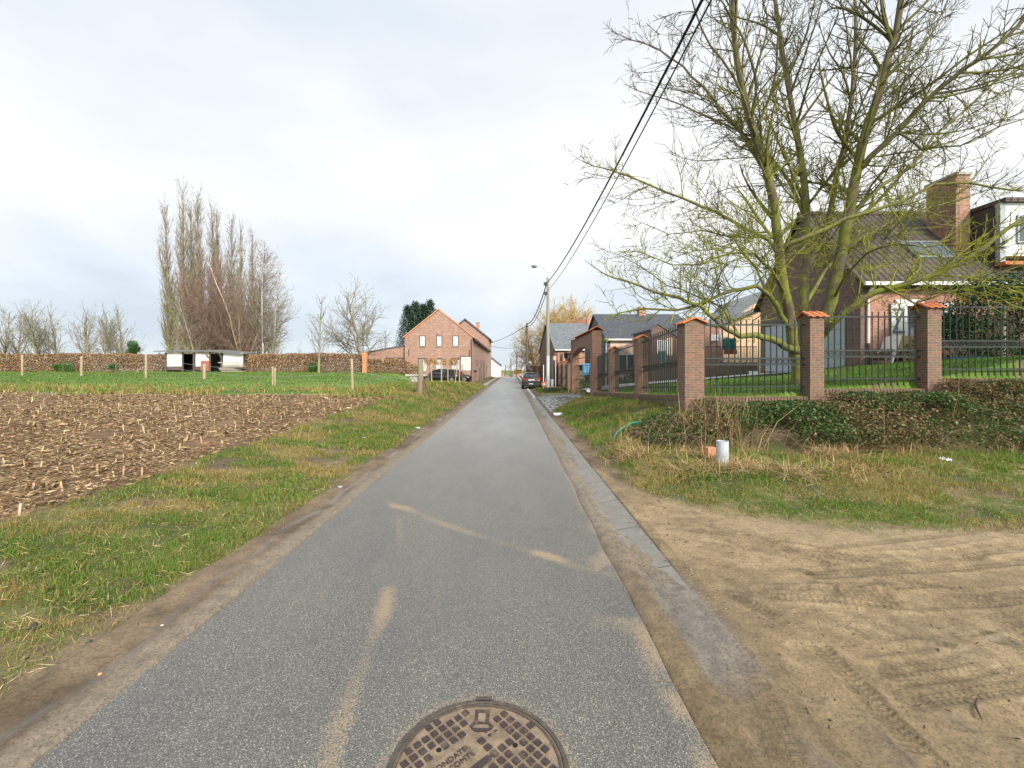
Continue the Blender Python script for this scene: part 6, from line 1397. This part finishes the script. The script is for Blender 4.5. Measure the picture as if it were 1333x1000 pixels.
# ------------------------------------------------------------------ field shed
sY = 50; sg_ = hgt(at(260, 0, sY)[0], sY)
sh = empty('field_shed', (at(260, 0, sY)[0], sY, sg_), 'low open-fronted shed with white panels and dark bays at the back of the meadow', 'shed')
m_dw = mat('dark_timber', f_wood, c=(.13, .09, .065), c2=(.07, .05, .04), ms=.1); m_wp2 = P('white_board', (.78, .77, .72), var=.06)
def sx_(px): return at(px, 0, sY)[0]
def sz_(py): return at(0, py, sY)[2]
def spx(zx): return 190 + zx / 8.33
def spy(zy): return 440 + zy / 8.33
zr_ = spy(157)
for a_, b_ in ((228, 392), (538, 600), (838, 1050)): 
    mb = MB(); mb.box(sx_(spx(a_)), sx_(spx(b_)), sY, sY + .06, sz_(spy(308)), sz_(spy(165))); mb.build('wall_panel', m_wp2, sh)
MB().box(sx_(spx(600)), sx_(spx(692)), sY, sY + .06, sz_(spy(250)), sz_(spy(165))).build('wall_panel', P('pinkish_board', (.70, .62, .56)), sh)
MB().box(sx_(spx(598)), sx_(spx(704)), sY - .08, sY - .02, sz_(spy(358)), sz_(spy(248))).build('half_door', P('brick_red_board', (.36, .12, .09)), sh)
for a_, b_ in ((215, 405), (530, 600), (830, 1052)): MB().box(sx_(spx(a_)), sx_(spx(b_)), sY - .03, sY + .1, sz_(spy(350)), sz_(spy(308)) - .002).build('skirting', m_dw, sh)
for k in (222, 405, 525, 700, 825): 
    mb = MB(); mb.box(sx_(spx(k)) - .08, sx_(spx(k)) + .08, sY - .14, sY - .031, sg_ - .1, sz_(spy(158))); mb.build('post', m_dw, sh)
for a_, b_, c_ in ((222, 150, 165), (692, 660, 170), (825, 795, 165)): MB().tube([(sx_(spx(a_)), sY - .2, sz_(spy(215))), (sx_(spx(b_)), sY - .2, sz_(spy(c_)))], .06, 4).build('brace', m_dw, sh)
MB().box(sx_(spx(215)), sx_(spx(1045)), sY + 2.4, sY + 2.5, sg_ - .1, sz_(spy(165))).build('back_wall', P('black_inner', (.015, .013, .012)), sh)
for k in (215, 1046): MB().box(sx_(spx(k)), sx_(spx(k)) + .06, sY + .1, sY + 2.4, sg_ - .1, sz_(spy(168 if k < 500 else 188))).build('side_wall', m_dw, sh)
mb = MB(); a_, b_, c_ = Vector((sx_(spx(118)), sY - .5, sz_(spy(152)))), Vector((sx_(spx(700)), sY - .5, sz_(spy(150)))), Vector((sx_(spx(1065)), sY - .5, sz_(spy(182))))
up = Vector((0, 0, .09)); bk = Vector((0, 3.3, .25))
for p_, q_ in ((a_, b_), (b_, c_)): 
    vs = [p_, q_, q_ + bk, p_ + bk]; mb.add([*vs, *[v + up for v in vs]], [(0, 3, 2, 1), (4, 5, 6, 7), (0, 1, 5, 4), (1, 2, 6, 5), (2, 3, 7, 6), (3, 0, 4, 7)])
mb.build('roof', P('corrugated_sheet', (.16, .16, .15), var=.4), sh)
ts = empty('timber_stack', (sx_(300), sY - 1, sg_), 'stack of pale weathered boards before the shed right end', 'timber stack')
m_tim = mat('pale_timber', f_wood, c=(.46, .40, .32), c2=(.28, .24, .19), ms=.1)
for k in range(7):
    x_ = sx_(293 + rnd.uniform(0, 6)); z_ = sg_ + .02 + k * .16; MB().box(x_, x_ + rnd.uniform(1.7, 2.4), sY - 1.3, sY - .5, z_, z_ + .09, rz=rnd.uniform(-.06, .06)).build('board', m_tim, ts)
# ------------------------------------------------------------------ fence posts round the meadow
m_post = mat('post_wood', f_wood, c=(.42, .33, .21), c2=(.26, .20, .13), ms=.35); m_postd = mat('post_wood_dark', f_wood, c=(.16, .11, .08), c2=(.09, .065, .05), ms=.2)
posts = [(29, 462, 489, .09, 0, 0, 'leftmost fence post in the meadow, thick with a dark insulator on top'), (106, 464, 490, .09, .5, 0, 'pale leaning fence post in front of the bright green bush'), (151, 473, 489, .05, 0, 1, 'thin dark stake in the meadow left of the double post'),
         (190, 462, 492, .09, 0, 0, 'thick two-tone fence post left of the shed'), (184, 472, 481, .05, 0, 0, 'short pale stake close behind the two-tone post'), (266, 474, 494, .11, 0, 0, 'stocky fence post before the red half door of the shed'), (264, 477, 493, .06, 0, 1, 'dark half-round stake against the stocky post'),
         (355, 477, 502, .06, 0, 0, 'slim post right of the timber stack'), (358, 479, 503, .05, 0, 0, 'twin slim post just right of its partner near the timber stack'), (459, 467, 509, .075, -1.5, 0, 'tall pale post alone in the green meadow, leaning slightly'),
         (561.7, 473, 499, .055, 0, 0, 'slender post just right of the corner post'), (574.7, 472, 500, .055, 0, 0, 'slender post before the front wheel of the black car'), (583, 473, 499, .05, 0, 0, 'slender post before the door of the black car'), (592, 476, 500, .045, 8, 0, 'leaning thin stake in front of the black car'),
         (598, 468, 500, .055, 0, 0, 'taller post before the rear of the black car'), (601.8, 475, 498, .04, 0, 1, 'thin dark stake left of the roller door'), (606.5, 476, 497, .04, 0, 0, 'thin pale stake in front of the roller door'), (611, 476, 496, .08, 0, 1, 'dark thick post at the farmhouse corner'), (624.5, 478, 497, .07, 0, 1, 'dark gate post beside the lane in front of the farmhouse side wall')]
pp = {}
for i, (px, pt, pb, r_, ln, dk, lb) in enumerate(posts):
    x, y, z = ground_hit(px, pb, 8, 55)
    h = (pb - pt) * y / F; t = empty('fence_post', (x, y, z), lb, 'fence post', 'wooden posts around the meadow')
    a = R(ln); tx = math.tan(a) * h
    mb = MB(); mb.tube([(x, y, z - .2), (x + tx * .5, y, z + h * .5), (x + tx, y, z + h - .03), (x + tx, y, z + h)], [r_, r_ * .97, r_ * .93, r_ * .7], 9); mb.build('shaft', m_postd if dk else m_post, t)
    pp[i] = (x + tx, y, z + h)
    if i == 0: MB().tube([(x, y, z + h), (x, y, z + h + .12)], [.05, .035], 7).build('insulator', m_blk, t)
# heavy corner post with strut
x, y, z = ground_hit(547, 513, 8, 55); h = (513 - 469) * y / F
t = empty('corner_post', (x, y, z), 'thick mossy corner post with slanting strut and dry twigs where the meadow meets the verge', 'fence post')
MB().tube([(x, y, z - .2), (x + .02, y, z + h * .5), (x, y, z + h)], [.15, .14, .13], 10).build('shaft', mat('mossy_post', f_wood, c=(.30, .25, .17), c2=(.17, .14, .09), moss=(.18, .19, .07), ms=.7), t)
MB().tube([(x + .08, y, z + h * .55), (x + .5, y + .15, z - .1)], .045, 6).build('strut', m_postd, t)
MB().tube([(x - .05, y, z + h * .72), (x - .62, y + .1, z + h * .30)], .02, 5).build('strut', P('grey_pipe', (.3, .33, .31)), t)
sg = []; rg_ = random.Random(3)
for i in range(46):
    p = (x + rg_.uniform(-.2, .3), y + rg_.uniform(-.2, .3), z); grow(sg, p, vnorm((rg_.gauss(0, .2), rg_.gauss(0, .2), 1)), rg_.uniform(.5, h * 1.05), .008, 0, [dict(step=.2, wander=.12, up=.1, n=2, ang=30, len=.3, t0=.3, tip=.5, rmin=.004), dict(step=.1, wander=.2, up=0, n=0, ang=30, len=.3, t0=.3, rmin=.003)], rg_)
o = seg_mesh('dry_twigs', [s[:4] for s in sg], P('dry_twig', (.36, .25, .13), var=.4), 3, t)
cpz = (x, y, z + h * .8)
wl_ = [pp[0], pp[1], pp[3], pp[5], pp[7], pp[9], cpz]
for dz, lb in ((-.15, 'upper thin wire strung along the meadow posts'), (-.65, 'lower thin wire strung along the meadow posts')):
    mb = MB()
    for a_, b_ in zip(wl_[:-1], wl_[1:]):
        mb.tube([(lerp(a_[0], b_[0], t_), lerp(a_[1], b_[1], t_), lerp(a_[2], b_[2], t_) + dz - .08 * math.sin(math.pi * t_)) for t_ in (0, .25, .5, .75, 1)], .009, 4, cap=False)
    tag(mb.build('fence_wire', P('zinc_wire', (.3, .3, .29), rough=.4), org=wl_[0], uv=False), lb, 'wire')
q = at(541, 489, 33); mb = MB(); mb.box(q[0] - .8, q[0] + .8, 33, 33.5, q[2] - .05, q[2] + .1); mb.prism([(q[0] - .25, 33.1, q[2] - .5), (q[0] + .25, 33.1, q[2] - .5), (q[0] + .5, 33.1, q[2] - .06), (q[0] - .5, 33.1, q[2] - .06)][::-1], (0, .3, 0))
tag(mb.build('water_trough', P('grey_trough', (.42, .42, .38)), org=(q[0], 33, q[2] - .5)), 'low grey trough behind the mossy corner post', 'trough')
# ------------------------------------------------------------------ cars
def car(name, label, loc, rz, paint, L=4.35, Wd=1.78, Ht=1.46, estate=True, plate=True):
    t = empty(name, (0, 0, 0), label, 'car')
    m_p = mat('paint_' + name, f_plain, c=paint, rough=.25, var=.05, bmp=0, metal=.3); hw = Wd / 2
    # stations along y (rear = 0): z_bottom, z_belt, half width ratio, then greenhouse
    ys = [0, .08, .35, .9, 1.7, 2.6, 3.3, 3.9, 4.2, L]; body = MB()
    zb = [.42, .30, .24, .22, .22, .22, .22, .24, .30, .42]; zt = [.78, .93, .97, .96, .94, .92, .90, .80, .70, .58]; wr = [.84, .94, .99, 1, 1, 1, .99, .95, .86, .72]
    ring = []
    for y, b_, t_, w_ in zip(ys, zb, zt, wr):
        w = hw * w_; ring.append([(-w * .92, y, b_), (-w, y, b_ + .14), (-w, y, (b_ + t_) / 2), (-w * .97, y, t_ - .08), (-w * .86, y, t_), (0, y, t_ + .03), (w * .86, y, t_), (w * .97, y, t_ - .08), (w, y, (b_ + t_) / 2), (w, y, b_ + .14), (w * .92, y, b_)])
    vs = [v for r_ in ring for v in r_]; n = 11
    fs = [(i * n + k, i * n + (k + 1) % n, (i + 1) * n + (k + 1) % n, (i + 1) * n + k) for i in range(len(ys) - 1) for k in range(n)] + [tuple(range(n))[::-1], tuple(range((len(ys) - 1) * n, len(ys) * n))]
    body.add(vs, fs, True)
    gy = [.22, .62, 1.2, 2.2, 2.75, 3.35]; gz = [1.02, 1.38, Ht - .02, Ht, Ht - .06, .92]; gw = [.80, .70, .68, .68, .70, .80]
    def grow_(s, dz): return [[(-hw * .86 * s, y, .9), (-hw * w_ * s, y, z - .08 + dz), (-hw * w_ * .9 * s, y, z + dz), (0, y, z + .02 + dz), (hw * w_ * .9 * s, y, z + dz), (hw * w_ * s, y, z - .08 + dz), (hw * .86 * s, y, .9)] for y, z, w_ in zip(gy, gz, gw)]
    r2 = grow_(1, 0); v2 = [v for r_ in r2 for v in r_]; m = 7
    body.add(v2, [(i * m + k, i * m + k + 1, (i + 1) * m + k + 1, (i + 1) * m + k) for i in range(len(gy) - 1) for k in range(m - 1)] + [tuple(range(m))[::-1], tuple(range((len(gy) - 1) * m, len(gy) * m))], True)
    body.build('body', m_p, t)
    mg = mat('car_glass', f_glass, c=(.02, .025, .03), rough=.06); ml = mat('tail_red', f_plain, c=(.45, .02, .02), rough=.2, var=.1, bmp=0); mbk = P('car_plastic', (.025, .025, .027), rough=.6, bmp=0)
    w = hw
    g = MB(); g.prism([(-w * .66, .205, 1.06), (w * .66, .205, 1.06), (w * .58, .53, 1.36), (-w * .58, .53, 1.36)], (0, -.03, .02)); g.build('rear_window', mg, t)
    g = MB(); g.prism([(-w * .70, 3.31, .96), (w * .70, 3.31, .96), (w * .60, 2.86, 1.36), (-w * .60, 2.86, 1.36)][::-1], (0, .03, .02)); g.build('windscreen', mg, t)
    for s in (-1, 1):
        g = MB(); a = [(s * w * .845, .85, .98), (s * w * .845, 1.7, .98), (s * w * .70, 1.7, 1.33), (s * w * .70, 1.0, 1.33)]; g.prism(a, (s * .03, 0, .0)); g.build('side_window', mg, t)
        g = MB(); a = [(s * w * .845, 1.78, .98), (s * w * .845, 2.95, .98), (s * w * .72, 2.6, 1.33), (s * w * .70, 1.78, 1.33)]; g.prism(a, (s * .03, 0, .0)); g.build('side_window', mg, t)
        l_ = MB(); l_.prism([(s * w * .42, -.02, .84), (s * w * .90, .0, .86), (s * w * .93, .05, .97), (s * w * .80, .0, 1.0), (s * w * .42, -.01, .90)], (0, .16, 0)); l_.build('tail_light', ml, t)
        l_ = MB(); l_.prism([(s * w * .5, L - .06, .60), (s * w * .74, L - .14, .62), (s * w * .8, L - .2, .72), (s * w * .5, L - .08, .68)], (0, .04, 0)); l_.build('headlight', P('lamp_glass', (.5, .52, .55), rough=.15), t)
        for y in (.78, 3.5):
            tw_ = MB(); tw_.tube([(s * (w - .2), y, .33), (s * (w - .015), y, .33)], .33, 20); ty_ = tw_.build('wheel', P('tyre_rubber', (.02, .02, .02), rough=.9), t)
            rm_ = MB(); rm_.tube([(s * (w - .03), y, .33), (s * (w + .003), y, .33)], .21, 14); rm_.build('rim', P('alloy', (.25, .25, .26), rough=.3, metal=.6), ty_)
        mr = MB(); mr.box(min(s * w * .98, s * (w + .16)), max(s * w * .98, s * (w + .16)), 2.72, 2.84, .98, 1.12); mr.build('mirror', m_p, t, bevel=.03)
    bp = MB(); bp.box(-w * .82, w * .82, -.04, .06, .30, .50); bp.box(-w * .78, w * .78, -.005, .1, .22, .30); bp.build('bumper', mbk, t, bevel=.03)
    if plate:
        pb = MB(); pb.box(-.27, .27, -.04, -.012, .76, .87); pb.build('number_plate', P('plate_white', (.75, .75, .72), rough=.4, bmp=0), t)
        pb = MB(); pb.box(-.22, .12, -.055, -.041, .44, .50); pb.build('sticker', P('plate_white', (.75, .75, .72)), t)
    rr_ = MB(); rr_.box(-w * .55, w * .55, .42, .62, 1.40, 1.435); rr_.build('spoiler', m_p, t, bevel=.01)
    rl = MB(); 
    for s in (-1, 1): rl.tube([(s * w * .66, .9, Ht), (s * w * .66, 1.3, Ht + .04), (s * w * .66, 2.3, Ht + .04), (s * w * .66, 2.6, Ht - .01)], .018, 6)
    rl.build('roof_rail', P('rail_grey', (.4, .4, .4)), t)
    t.location = loc; t.rotation_euler = (0, 0, rz); return t
cY = 38.8; car('parked_hatchback', 'dark brown-grey hatchback parked half on the verge, seen from behind', (at(692, 0, cY)[0], cY, -.01), R(-1), (.055, .045, .045), L=4.35, Wd=1.76)
car('parked_car', 'black car parked side-on by the farmhouse gable behind the stakes', (at(599, 0, 49.4)[0], 49.0, .27), R(90), (.012, .013, .014), L=4.5, plate=False)
car('parked_saloon', 'second dark car, mostly hidden, parked beyond the black one by the roller door', (at(612, 0, 50.9)[0] - 4.1, 51.0, .24), R(-90), (.015, .015, .017), L=4.1, Wd=1.66, plate=False)
# ------------------------------------------------------------------ poles, lamps and cables
m_pole = mat('old_pole', f_wood, c=(.13, .11, .09), c2=(.07, .06, .05), ms=.3); m_conc = P('pole_concrete', (.50, .49, .46), var=.25)
def lamp(px, pb, pt, Y, lx, ly, label, zb=None, main=False):
    x = at(px, 0, Y)[0]; z0_ = hgt(x, Y) if zb is None else zb; zt = at(0, pt, Y)[2]
    t = empty('street_lamp', (x, Y, z0_), label, 'street lamp', 'lamp posts along the lane')
    k = .5 if main else 1
    MB().tube([(x, Y, z0_ - .3), (x, Y, z0_ + 2.8 * (1 if main else 0) + .01)], .14 if main else .12, 10).build('sleeve', P('aged_white', (.58, .57, .53), var=.2) if main else m_conc, t)
    MB().tube([(x, Y, z0_ + (2.8 if main else 0)), (x, Y, zt)], [.15, .11], 10).build('pole', m_conc if not main else mat('worn_pole', f_wood, c=(.36, .35, .30), c2=(.16, .15, .11), ms=.4), t)
    ex, ez = at(lx, ly, Y)[0], at(0, ly, Y)[2]; w_ = x - ex
    MB().tube([(x + .03, Y, zt - .5), (x + .02, Y, zt + (ez - zt) * .35), (x - .12 * w_, Y, zt + (ez - zt) * .7), (x - .35 * w_, Y, ez - .02), (x - .72 * w_, Y, ez + .02)], [.045, .04, .035, .03, .03], 8).build('arm', P('galvanised', (.5, .52, .52), rough=.35, metal=.5), t)
    MB().tube([(x - .66 * w_, Y, ez + .03), (x - .74 * w_, Y, ez + .03), (x - .9 * w_, Y, ez + .04), (ex, Y, ez + .05)], [.05, .12, .13, .04], 10).build('lamp_head', P('lamp_grey', (.14, .15, .15), rough=.4), t)
    return (x, Y, zt)
lp0 = lamp(713.3, 507, 362, 35.4, 691.6, 347.5, 'tall street lamp on a pole with white-painted foot beside the hatchback', main=True)
x_ = lp0[0]; mb = MB(); 
lp2 = lamp(679.7, 0, 449, 112, 674.5, 444.5, 'distant thin street lamp beyond the crest')
def pole(px, pt, Y, r_, label, m=m_pole):
    x = at(px, 0, Y)[0]; z0_ = hgt(x, Y); zt = at(0, pt, Y)[2]; t = empty('utility_pole', (x, Y, z0_), label, 'utility pole', 'utility poles along the lane')
    MB().tube([(x, Y, z0_ - .3), (x, Y, zt)], [r_, r_ * .7], 9).build('pole', m, t); MB().box(x - r_ * 1.6, x + r_ * .9, Y - .1, Y + .1, zt - .55, zt - .35).build('bracket', m_blk, t); return (x, Y, zt)
p2 = pole(686, 421, 60, .17, 'dark wooden utility pole behind the hatchback roof')
p3 = pole(672.8, 459, 150, .22, 'brownish far pole left of the thin lamp'); p4 = pole(665.2, 467, 190, .25, 'far thin pole above the crest'); p5 = pole(658.2, 475.5, 260, .3, 'farthest tiny pole at the crest by the white house')
m_cab = P('black_cable', (.012, .012, .013), rough=.6)
def cable(label, a, b_, sag, r_, n=24, off=(0, 0, 0)):
    mb = MB(); mb.tube([(lerp(a[0], b_[0], t_) + off[0], lerp(a[1], b_[1], t_), lerp(a[2], b_[2], t_) - sag * 4 * t_ * (1 - t_) + off[2]) for t_ in np.linspace(0, 1, n)], r_, 6, cap=False)
    tag(mb.build('overhead_cable', m_cab, org=a, uv=False), label, 'cable')
hx_ = lp0[0]; A0 = (hx_ - .12, 35.2, at(0, 369, 35.2)[2])
cable('thick twisted black cable hanging over the lane from the near lamp post', A0, (3.35, -6, 8.9), 1.0, .030, 50)
cable('thinner companion cable just beneath the thick one over the lane', (hx_ + .1, 35.3, at(0, 376, 35.3)[2]), (3.36, -6, 8.88), 1.0, .017, 50)
cable('black cable sagging from the near lamp post to the dark wooden pole', (hx_ - .1, 35.5, at(0, 369, 35.4)[2]), p2, .9, .045)
cable('second thinner cable from lamp post down to the dark wooden pole', (hx_ - .1, 35.5, at(0, 380, 35.4)[2]), (p2[0], p2[1], p2[2] - .3), .9, .03)
cable('thin cable from the dark wooden pole across the lane to the tall house', (p2[0], p2[1], p2[2] - .3), (at(637, 0, 90.5)[0], 90.5, at(0, 447, 90.5)[2]), .3, .04)
cable('thin low cable from the thin distant lamp to the tall house', (lp2[0], lp2[1], lp2[2] - .4), (at(637, 0, 90.5)[0], 90.5, at(0, 450, 90.5)[2]), .5, .04)
cable('thin cable from the dark wooden pole on to the distant lamp', p2, (lp2[0], lp2[1], lp2[2] - .3), .8, .045)
cable('farthest cable running on beyond the distant lamp', (lp2[0], lp2[1], lp2[2] - .3), p3, .5, .05)
t = empty('cable_clamp', A0, 'black cable clamps on the side of the near lamp post', 'cable clamp'); MB().box(hx_ - .34, hx_ - .12, 35.3, 35.5, A0[2] - .12, A0[2] + .12).build('clamp', m_blk, t); MB().box(hx_ - .3, hx_ - .12, 35.3, 35.5, A0[2] - .9, A0[2] - .65).build('clamp', m_blk, t)
# small signs and posts beside the hatchback
x, y = at(707.5, 0, 37)[0], 37; g_ = hgt(x, y)
t = empty('marker_pole', (x, y, g_), 'thin white pole with red and white disc at its foot beside the hatchback', 'marker pole')
MB().tube([(x, y, g_), (x, y, at(0, 475, 37)[2])], .035, 8).build('pole', m_white, t)
dq = at(708.3, 500, 36.6); MB().tube([(dq[0], 36.6, dq[2]), (dq[0], 36.64, dq[2])], .21, 18).build('disc', P('signal_red', (.72, .10, .05), rough=.4), t); MB().tube([(dq[0], 36.57, dq[2] - .02), (dq[0], 36.6, dq[2] - .02)], .08, 12).build('disc_centre', m_white, t)
x, y = at(723.3, 0, 36)[0], 36; g_ = hgt(x, y); t = empty('street_sign', (x, y, g_), 'thin grey sign post carrying a small pinkish square plate behind the lamp post', 'sign')
MB().tube([(x, y, g_ - .1), (x, y, at(0, 464, 36)[2])], .03, 8).build('post', m_gut, t); q = at(722.2, 466.5, 36); MB().box(q[0] - .13, q[0] + .13, 35.94, 35.96, q[2] - .17, q[2] + .17).build('sign_plate', P('faded_pink', (.62, .38, .30)), t)
# dark street fence panels in front of the street house
sf = empty('street_fence', (3.6, 43, .1), 'dark slatted fence on a pale concrete base at the street house', 'fence')
MB().box(3.45, 3.65, 38.5, 45.5, -.2, .85).build('base', P('pale_concrete', (.46, .47, .48)), sf)
for k in range(5): MB().box(3.5, 3.58, 38.7 + k * 1.38, 39.9 + k * 1.38, .9, 2.9).build('fence_panel', P('anthracite', (.07, .08, .09)), sf)
for k in range(3): MB().box(4.2 + k * .55, 4.5 + k * .55, 43.5, 43.7, -.1, 3.3).build('post', m_bh2, sf)
def f_cobble(nt, b):
    g = geo(nt); v = nd(nt, 'ShaderNodeTexVoronoi', {'Scale': 5.5, 'Randomness': .6}); nt.links.new(g, v.inputs['Vector'])
    wn = nd(nt, 'ShaderNodeTexWhiteNoise', noise_dimensions='3D'); nt.links.new(v.outputs['Position'], wn.inputs['Vector'])
    col = mixc(nt, step(nt, v.outputs['Distance'], .48, .62), ramp(nt, wn.outputs['Value'], [(0, (.14, .14, .14)), (.6, (.27, .27, .27)), (1, (.48, .48, .48))]), (.05, .06, .03))
    setb(nt, b, color=col, rough=.6)
# cobbled driveway in front of the gateway
mb = MB(); rr = random.Random(8)
y = 18.2
while y < 28.3:
    x = 1.55 + rr.uniform(0, .1); x1 = 4.3
    while x < x1:
        w_ = rr.uniform(.14, .21)
        if y > 18.1 + (x - 1.43) * 2.4: 
            z_ = hgt(min(x, 4.2), y); z_ = max(z_, float(road_profile(np.array([y])))) + .03 + rr.uniform(-.008, .008); mb.prism([(x, y, z_ - .1), (x + w_ - .035, y, z_ - .1), (x + w_ - .035, y + .15, z_ - .1), (x, y + .15, z_ - .1)], (0, 0, .1))
        x += w_
    y += .185
tag(mb.build('driveway', mat('cobble_stone', f_cobble), uv=False, bevel=0), 'cobbled driveway before the gateway', kind='structure')
mb = MB(); mb.box(1.30, 1.46, 27, 120, -.3, .03); tag(mb.build('kerb', m_conc), 'concrete kerb beyond the driveway', kind='structure')
# pavement strip beyond on the left
mb = MB(); mb.add([(-4.6, 46, .03), (-2.62, 46, .02), (-2.62, 92, .02), (-4.6, 92, .03)], [(0, 1, 2, 3)]); tag(mb.build('pavement', P('grey_paving', (.32, .31, .3)), uv=False), 'grey paved apron by the farmhouse', kind='structure')
# low dark shrub + white papers
for (px, py, r_, lb, nm) in ((716, 497, .5, 'low dark green shrub at the foot of the street sign', 's1'), (723, 500, .42, 'low juniper mat in front of the street fence', 's2'), (735, 503, .35, 'small mossy clump by the narrow doorway', 's3')):
    Y = 32.5 + (px - 716) * .02; q = at(px, py, Y); g_ = hgt(q[0], Y); t = empty('low_shrub', (q[0], Y, g_), lb, 'shrub'); foliage('foliage', t, [(q[0] + rg.uniform(-.45, .45), Y + rg.uniform(-.5, .5), g_ + .12) for _ in range(6)], [(r_, r_, r_ * .5)] * 6, 2200, .07, [(.05, .10, .03), (.09, .14, .04), (.14, .10, .05)], seed=px)
# ------------------------------------------------------------------ small things near the camera
def ghit(px, py): return ground_hit(px, py, 1.5, 60)
x, y, z = ghit(940.5, 607); r_ = 7.5 * y / F
t = empty('plastic_pipe', (x, y, z), 'upright grey plastic pipe stub standing in the dry grass below the fence', 'pipe')
mb = MB(); a_ = np.linspace(0, 2 * math.pi, 25)[:-1]; H_ = 33 * y / F; mb.disc((x, y, 0), r_ - .008, r_, z - .25, z + H_, 28); mb.build('tube', P('grey_pvc', (.42, .45, .47), rough=.4, var=.12, dirt=(.36, .36, .35)), t)
MB().disc((x, y, 0), 0, r_ - .009, z + H_ - .2, z + H_ - .12, 20).build('inner_cap', P('pipe_inside', (.05, .05, .05)), t)
x, y, z = ghit(927, 600); mb = MB(); w_ = 6.5 * y / F; mb.box(x - w_, x + w_ * .9, y, y + .12, z - .1, z + 17 * y / F, rz=R(10)); tag(mb.build('clay_block', P('clay_orange', (.52, .24, .12), var=.3), org=(x, y, z), bevel=.008), 'orange clay block standing beside the grey pipe', 'block')
# green hose
hp_ = [(797, 573), (803, 563), (812, 556), (822, 551), (834, 549)]; y = ghit(797, 575)[1]; mb = MB(); mb.tube([at(a, b_, y + .1 * i) for i, (a, b_) in enumerate(hp_)], .022, 8); tag(mb.build('garden_hose', P('green_hose', (.01, .20, .13), rough=.35, bmp=0), org=at(797, 573, y)), 'short piece of green hose arching out of the verge grass', 'hose')
def paper(name, px, py, w, h, label, cat, c=(.78, .80, .80), rz=0, tilt=25, crumple=.3, lift=.02):
    x, y, z = ghit(px, py); r2_ = random.Random(int(px * 7 + py)); W_ = w * y / F; D = h * y / F * 1.5; mb = MB(); n = 5; vs = []
    for j in range(n):
        for i in range(n + 2):
            u, v = i / (n + 1) - .5, j / (n - 1) - .5; e = 1 + r2_.uniform(-.15, .15)
            vs.append((x + (u * math.cos(rz) - v * math.sin(rz) * .6) * W_ * e, y + (u * math.sin(rz) + v) * D * e, z + lift + max(0, (v + .5)) * D * math.tan(R(tilt)) + r2_.uniform(-1, 1) * crumple * W_ * .12))
    mb.add(vs, [(j * (n + 2) + i, j * (n + 2) + i + 1, (j + 1) * (n + 2) + i + 1, (j + 1) * (n + 2) + i) for j in range(n - 1) for i in range(n + 1)], True)
    o = mb.build(name, P('litter_' + name, c, rough=.5, var=.1, bmp=0), org=(x, y, z)); sd_ = o.modifiers.new('s', 'SOLIDIFY'); sd_.thickness = .003; return tag(o, label, cat)
paper('paper_sheet', 727, 541, 13, 4, 'white paper sheet on the grass beside the right gutter', 'paper', rz=.25)
paper('plastic_bag', 769, 517, 10, 7, 'white crumpled bag at the foot of the gateway pier', 'bag', tilt=12, crumple=1)
paper('plastic_wrapper', 1230, 601, 13, 5, 'torn silvery plastic wrapper lying on the right verge', 'wrapper', (.62, .66, .68), tilt=20, crumple=1)
paper('paper_scrap', 438, 636, 13, 3, 'pale torn scrap beside the left gutter', 'paper', (.6, .66, .63), rz=-.3, tilt=5)
paper('tissue', 544, 558, 6, 3, 'small white tissue at the left road edge halfway down', 'tissue', tilt=10, crumple=.8)
paper('tissue', 474, 571, 6, 2.5, 'small pale tissue lying in the verge grass', 'tissue', (.7, .66, .6), tilt=10, crumple=.8)
for px, py, s, c_, nm, lb in ((211, 818, .013, (.72, .68, .6), 'pale_stone', 'white pebble beside the left gutter'), (191, 825, .009, (.5, .38, .25), 'pale_stone', 'smaller tan pebble near the white one'), (130, 880, .011, (.5, .28, .1), 'pale_stone', 'orange-brown pebble in the left mud'), (45, 819, .03, (.03, .03, .03), 'dark_stone', 'black lump in the near left grass'), (20, 924, .016, (.35, .08, .04), 'clay_shard', 'small red shard at the lower left'), (116, 837, .018, (.03, .03, .03), 'dark_stone', 'small black lump at the mud edge')):
    x, y, z = ghit(px, py); rr2 = random.Random(px); mb = MB(); mb.tube([(x, y, z - s * .3), (x, y, z + s * .3), (x + s * .1, y, z + s * .8), (x + s * .1, y, z + s * 1.05)], [s * .9, s * 1.15, s * .8, s * .2], 8)
    tag(mb.build(nm, P(nm + str(px), c_, var=.2), org=(x, y, z)), lb, 'stone')
x, y, z = ghit(1272, 938); pts = [ghit(a, b_) for a, b_ in ((1272, 914), (1270, 920), (1272, 930), (1278, 940))]; mb = MB(); mb.tube([(p[0], p[1], p[2] + .012) for p in pts], [.004, .006, .006, .003], 6); mb.tube([(pts[0][0], pts[0][1], z + .012), (pts[0][0] + .02, pts[0][1] - .01, z + .014)], .003, 5)
tag(mb.build('twig', P('dark_twig', (.05, .035, .025)), org=(x, y, z)), 'dark curved twig lying on the sand at the lower right', 'twig')

for o in list(bpy.data.objects):
    if o.parent is None and 'category' in o.keys() and 'kind' not in o.keys(): o['kind'] = 'thing'
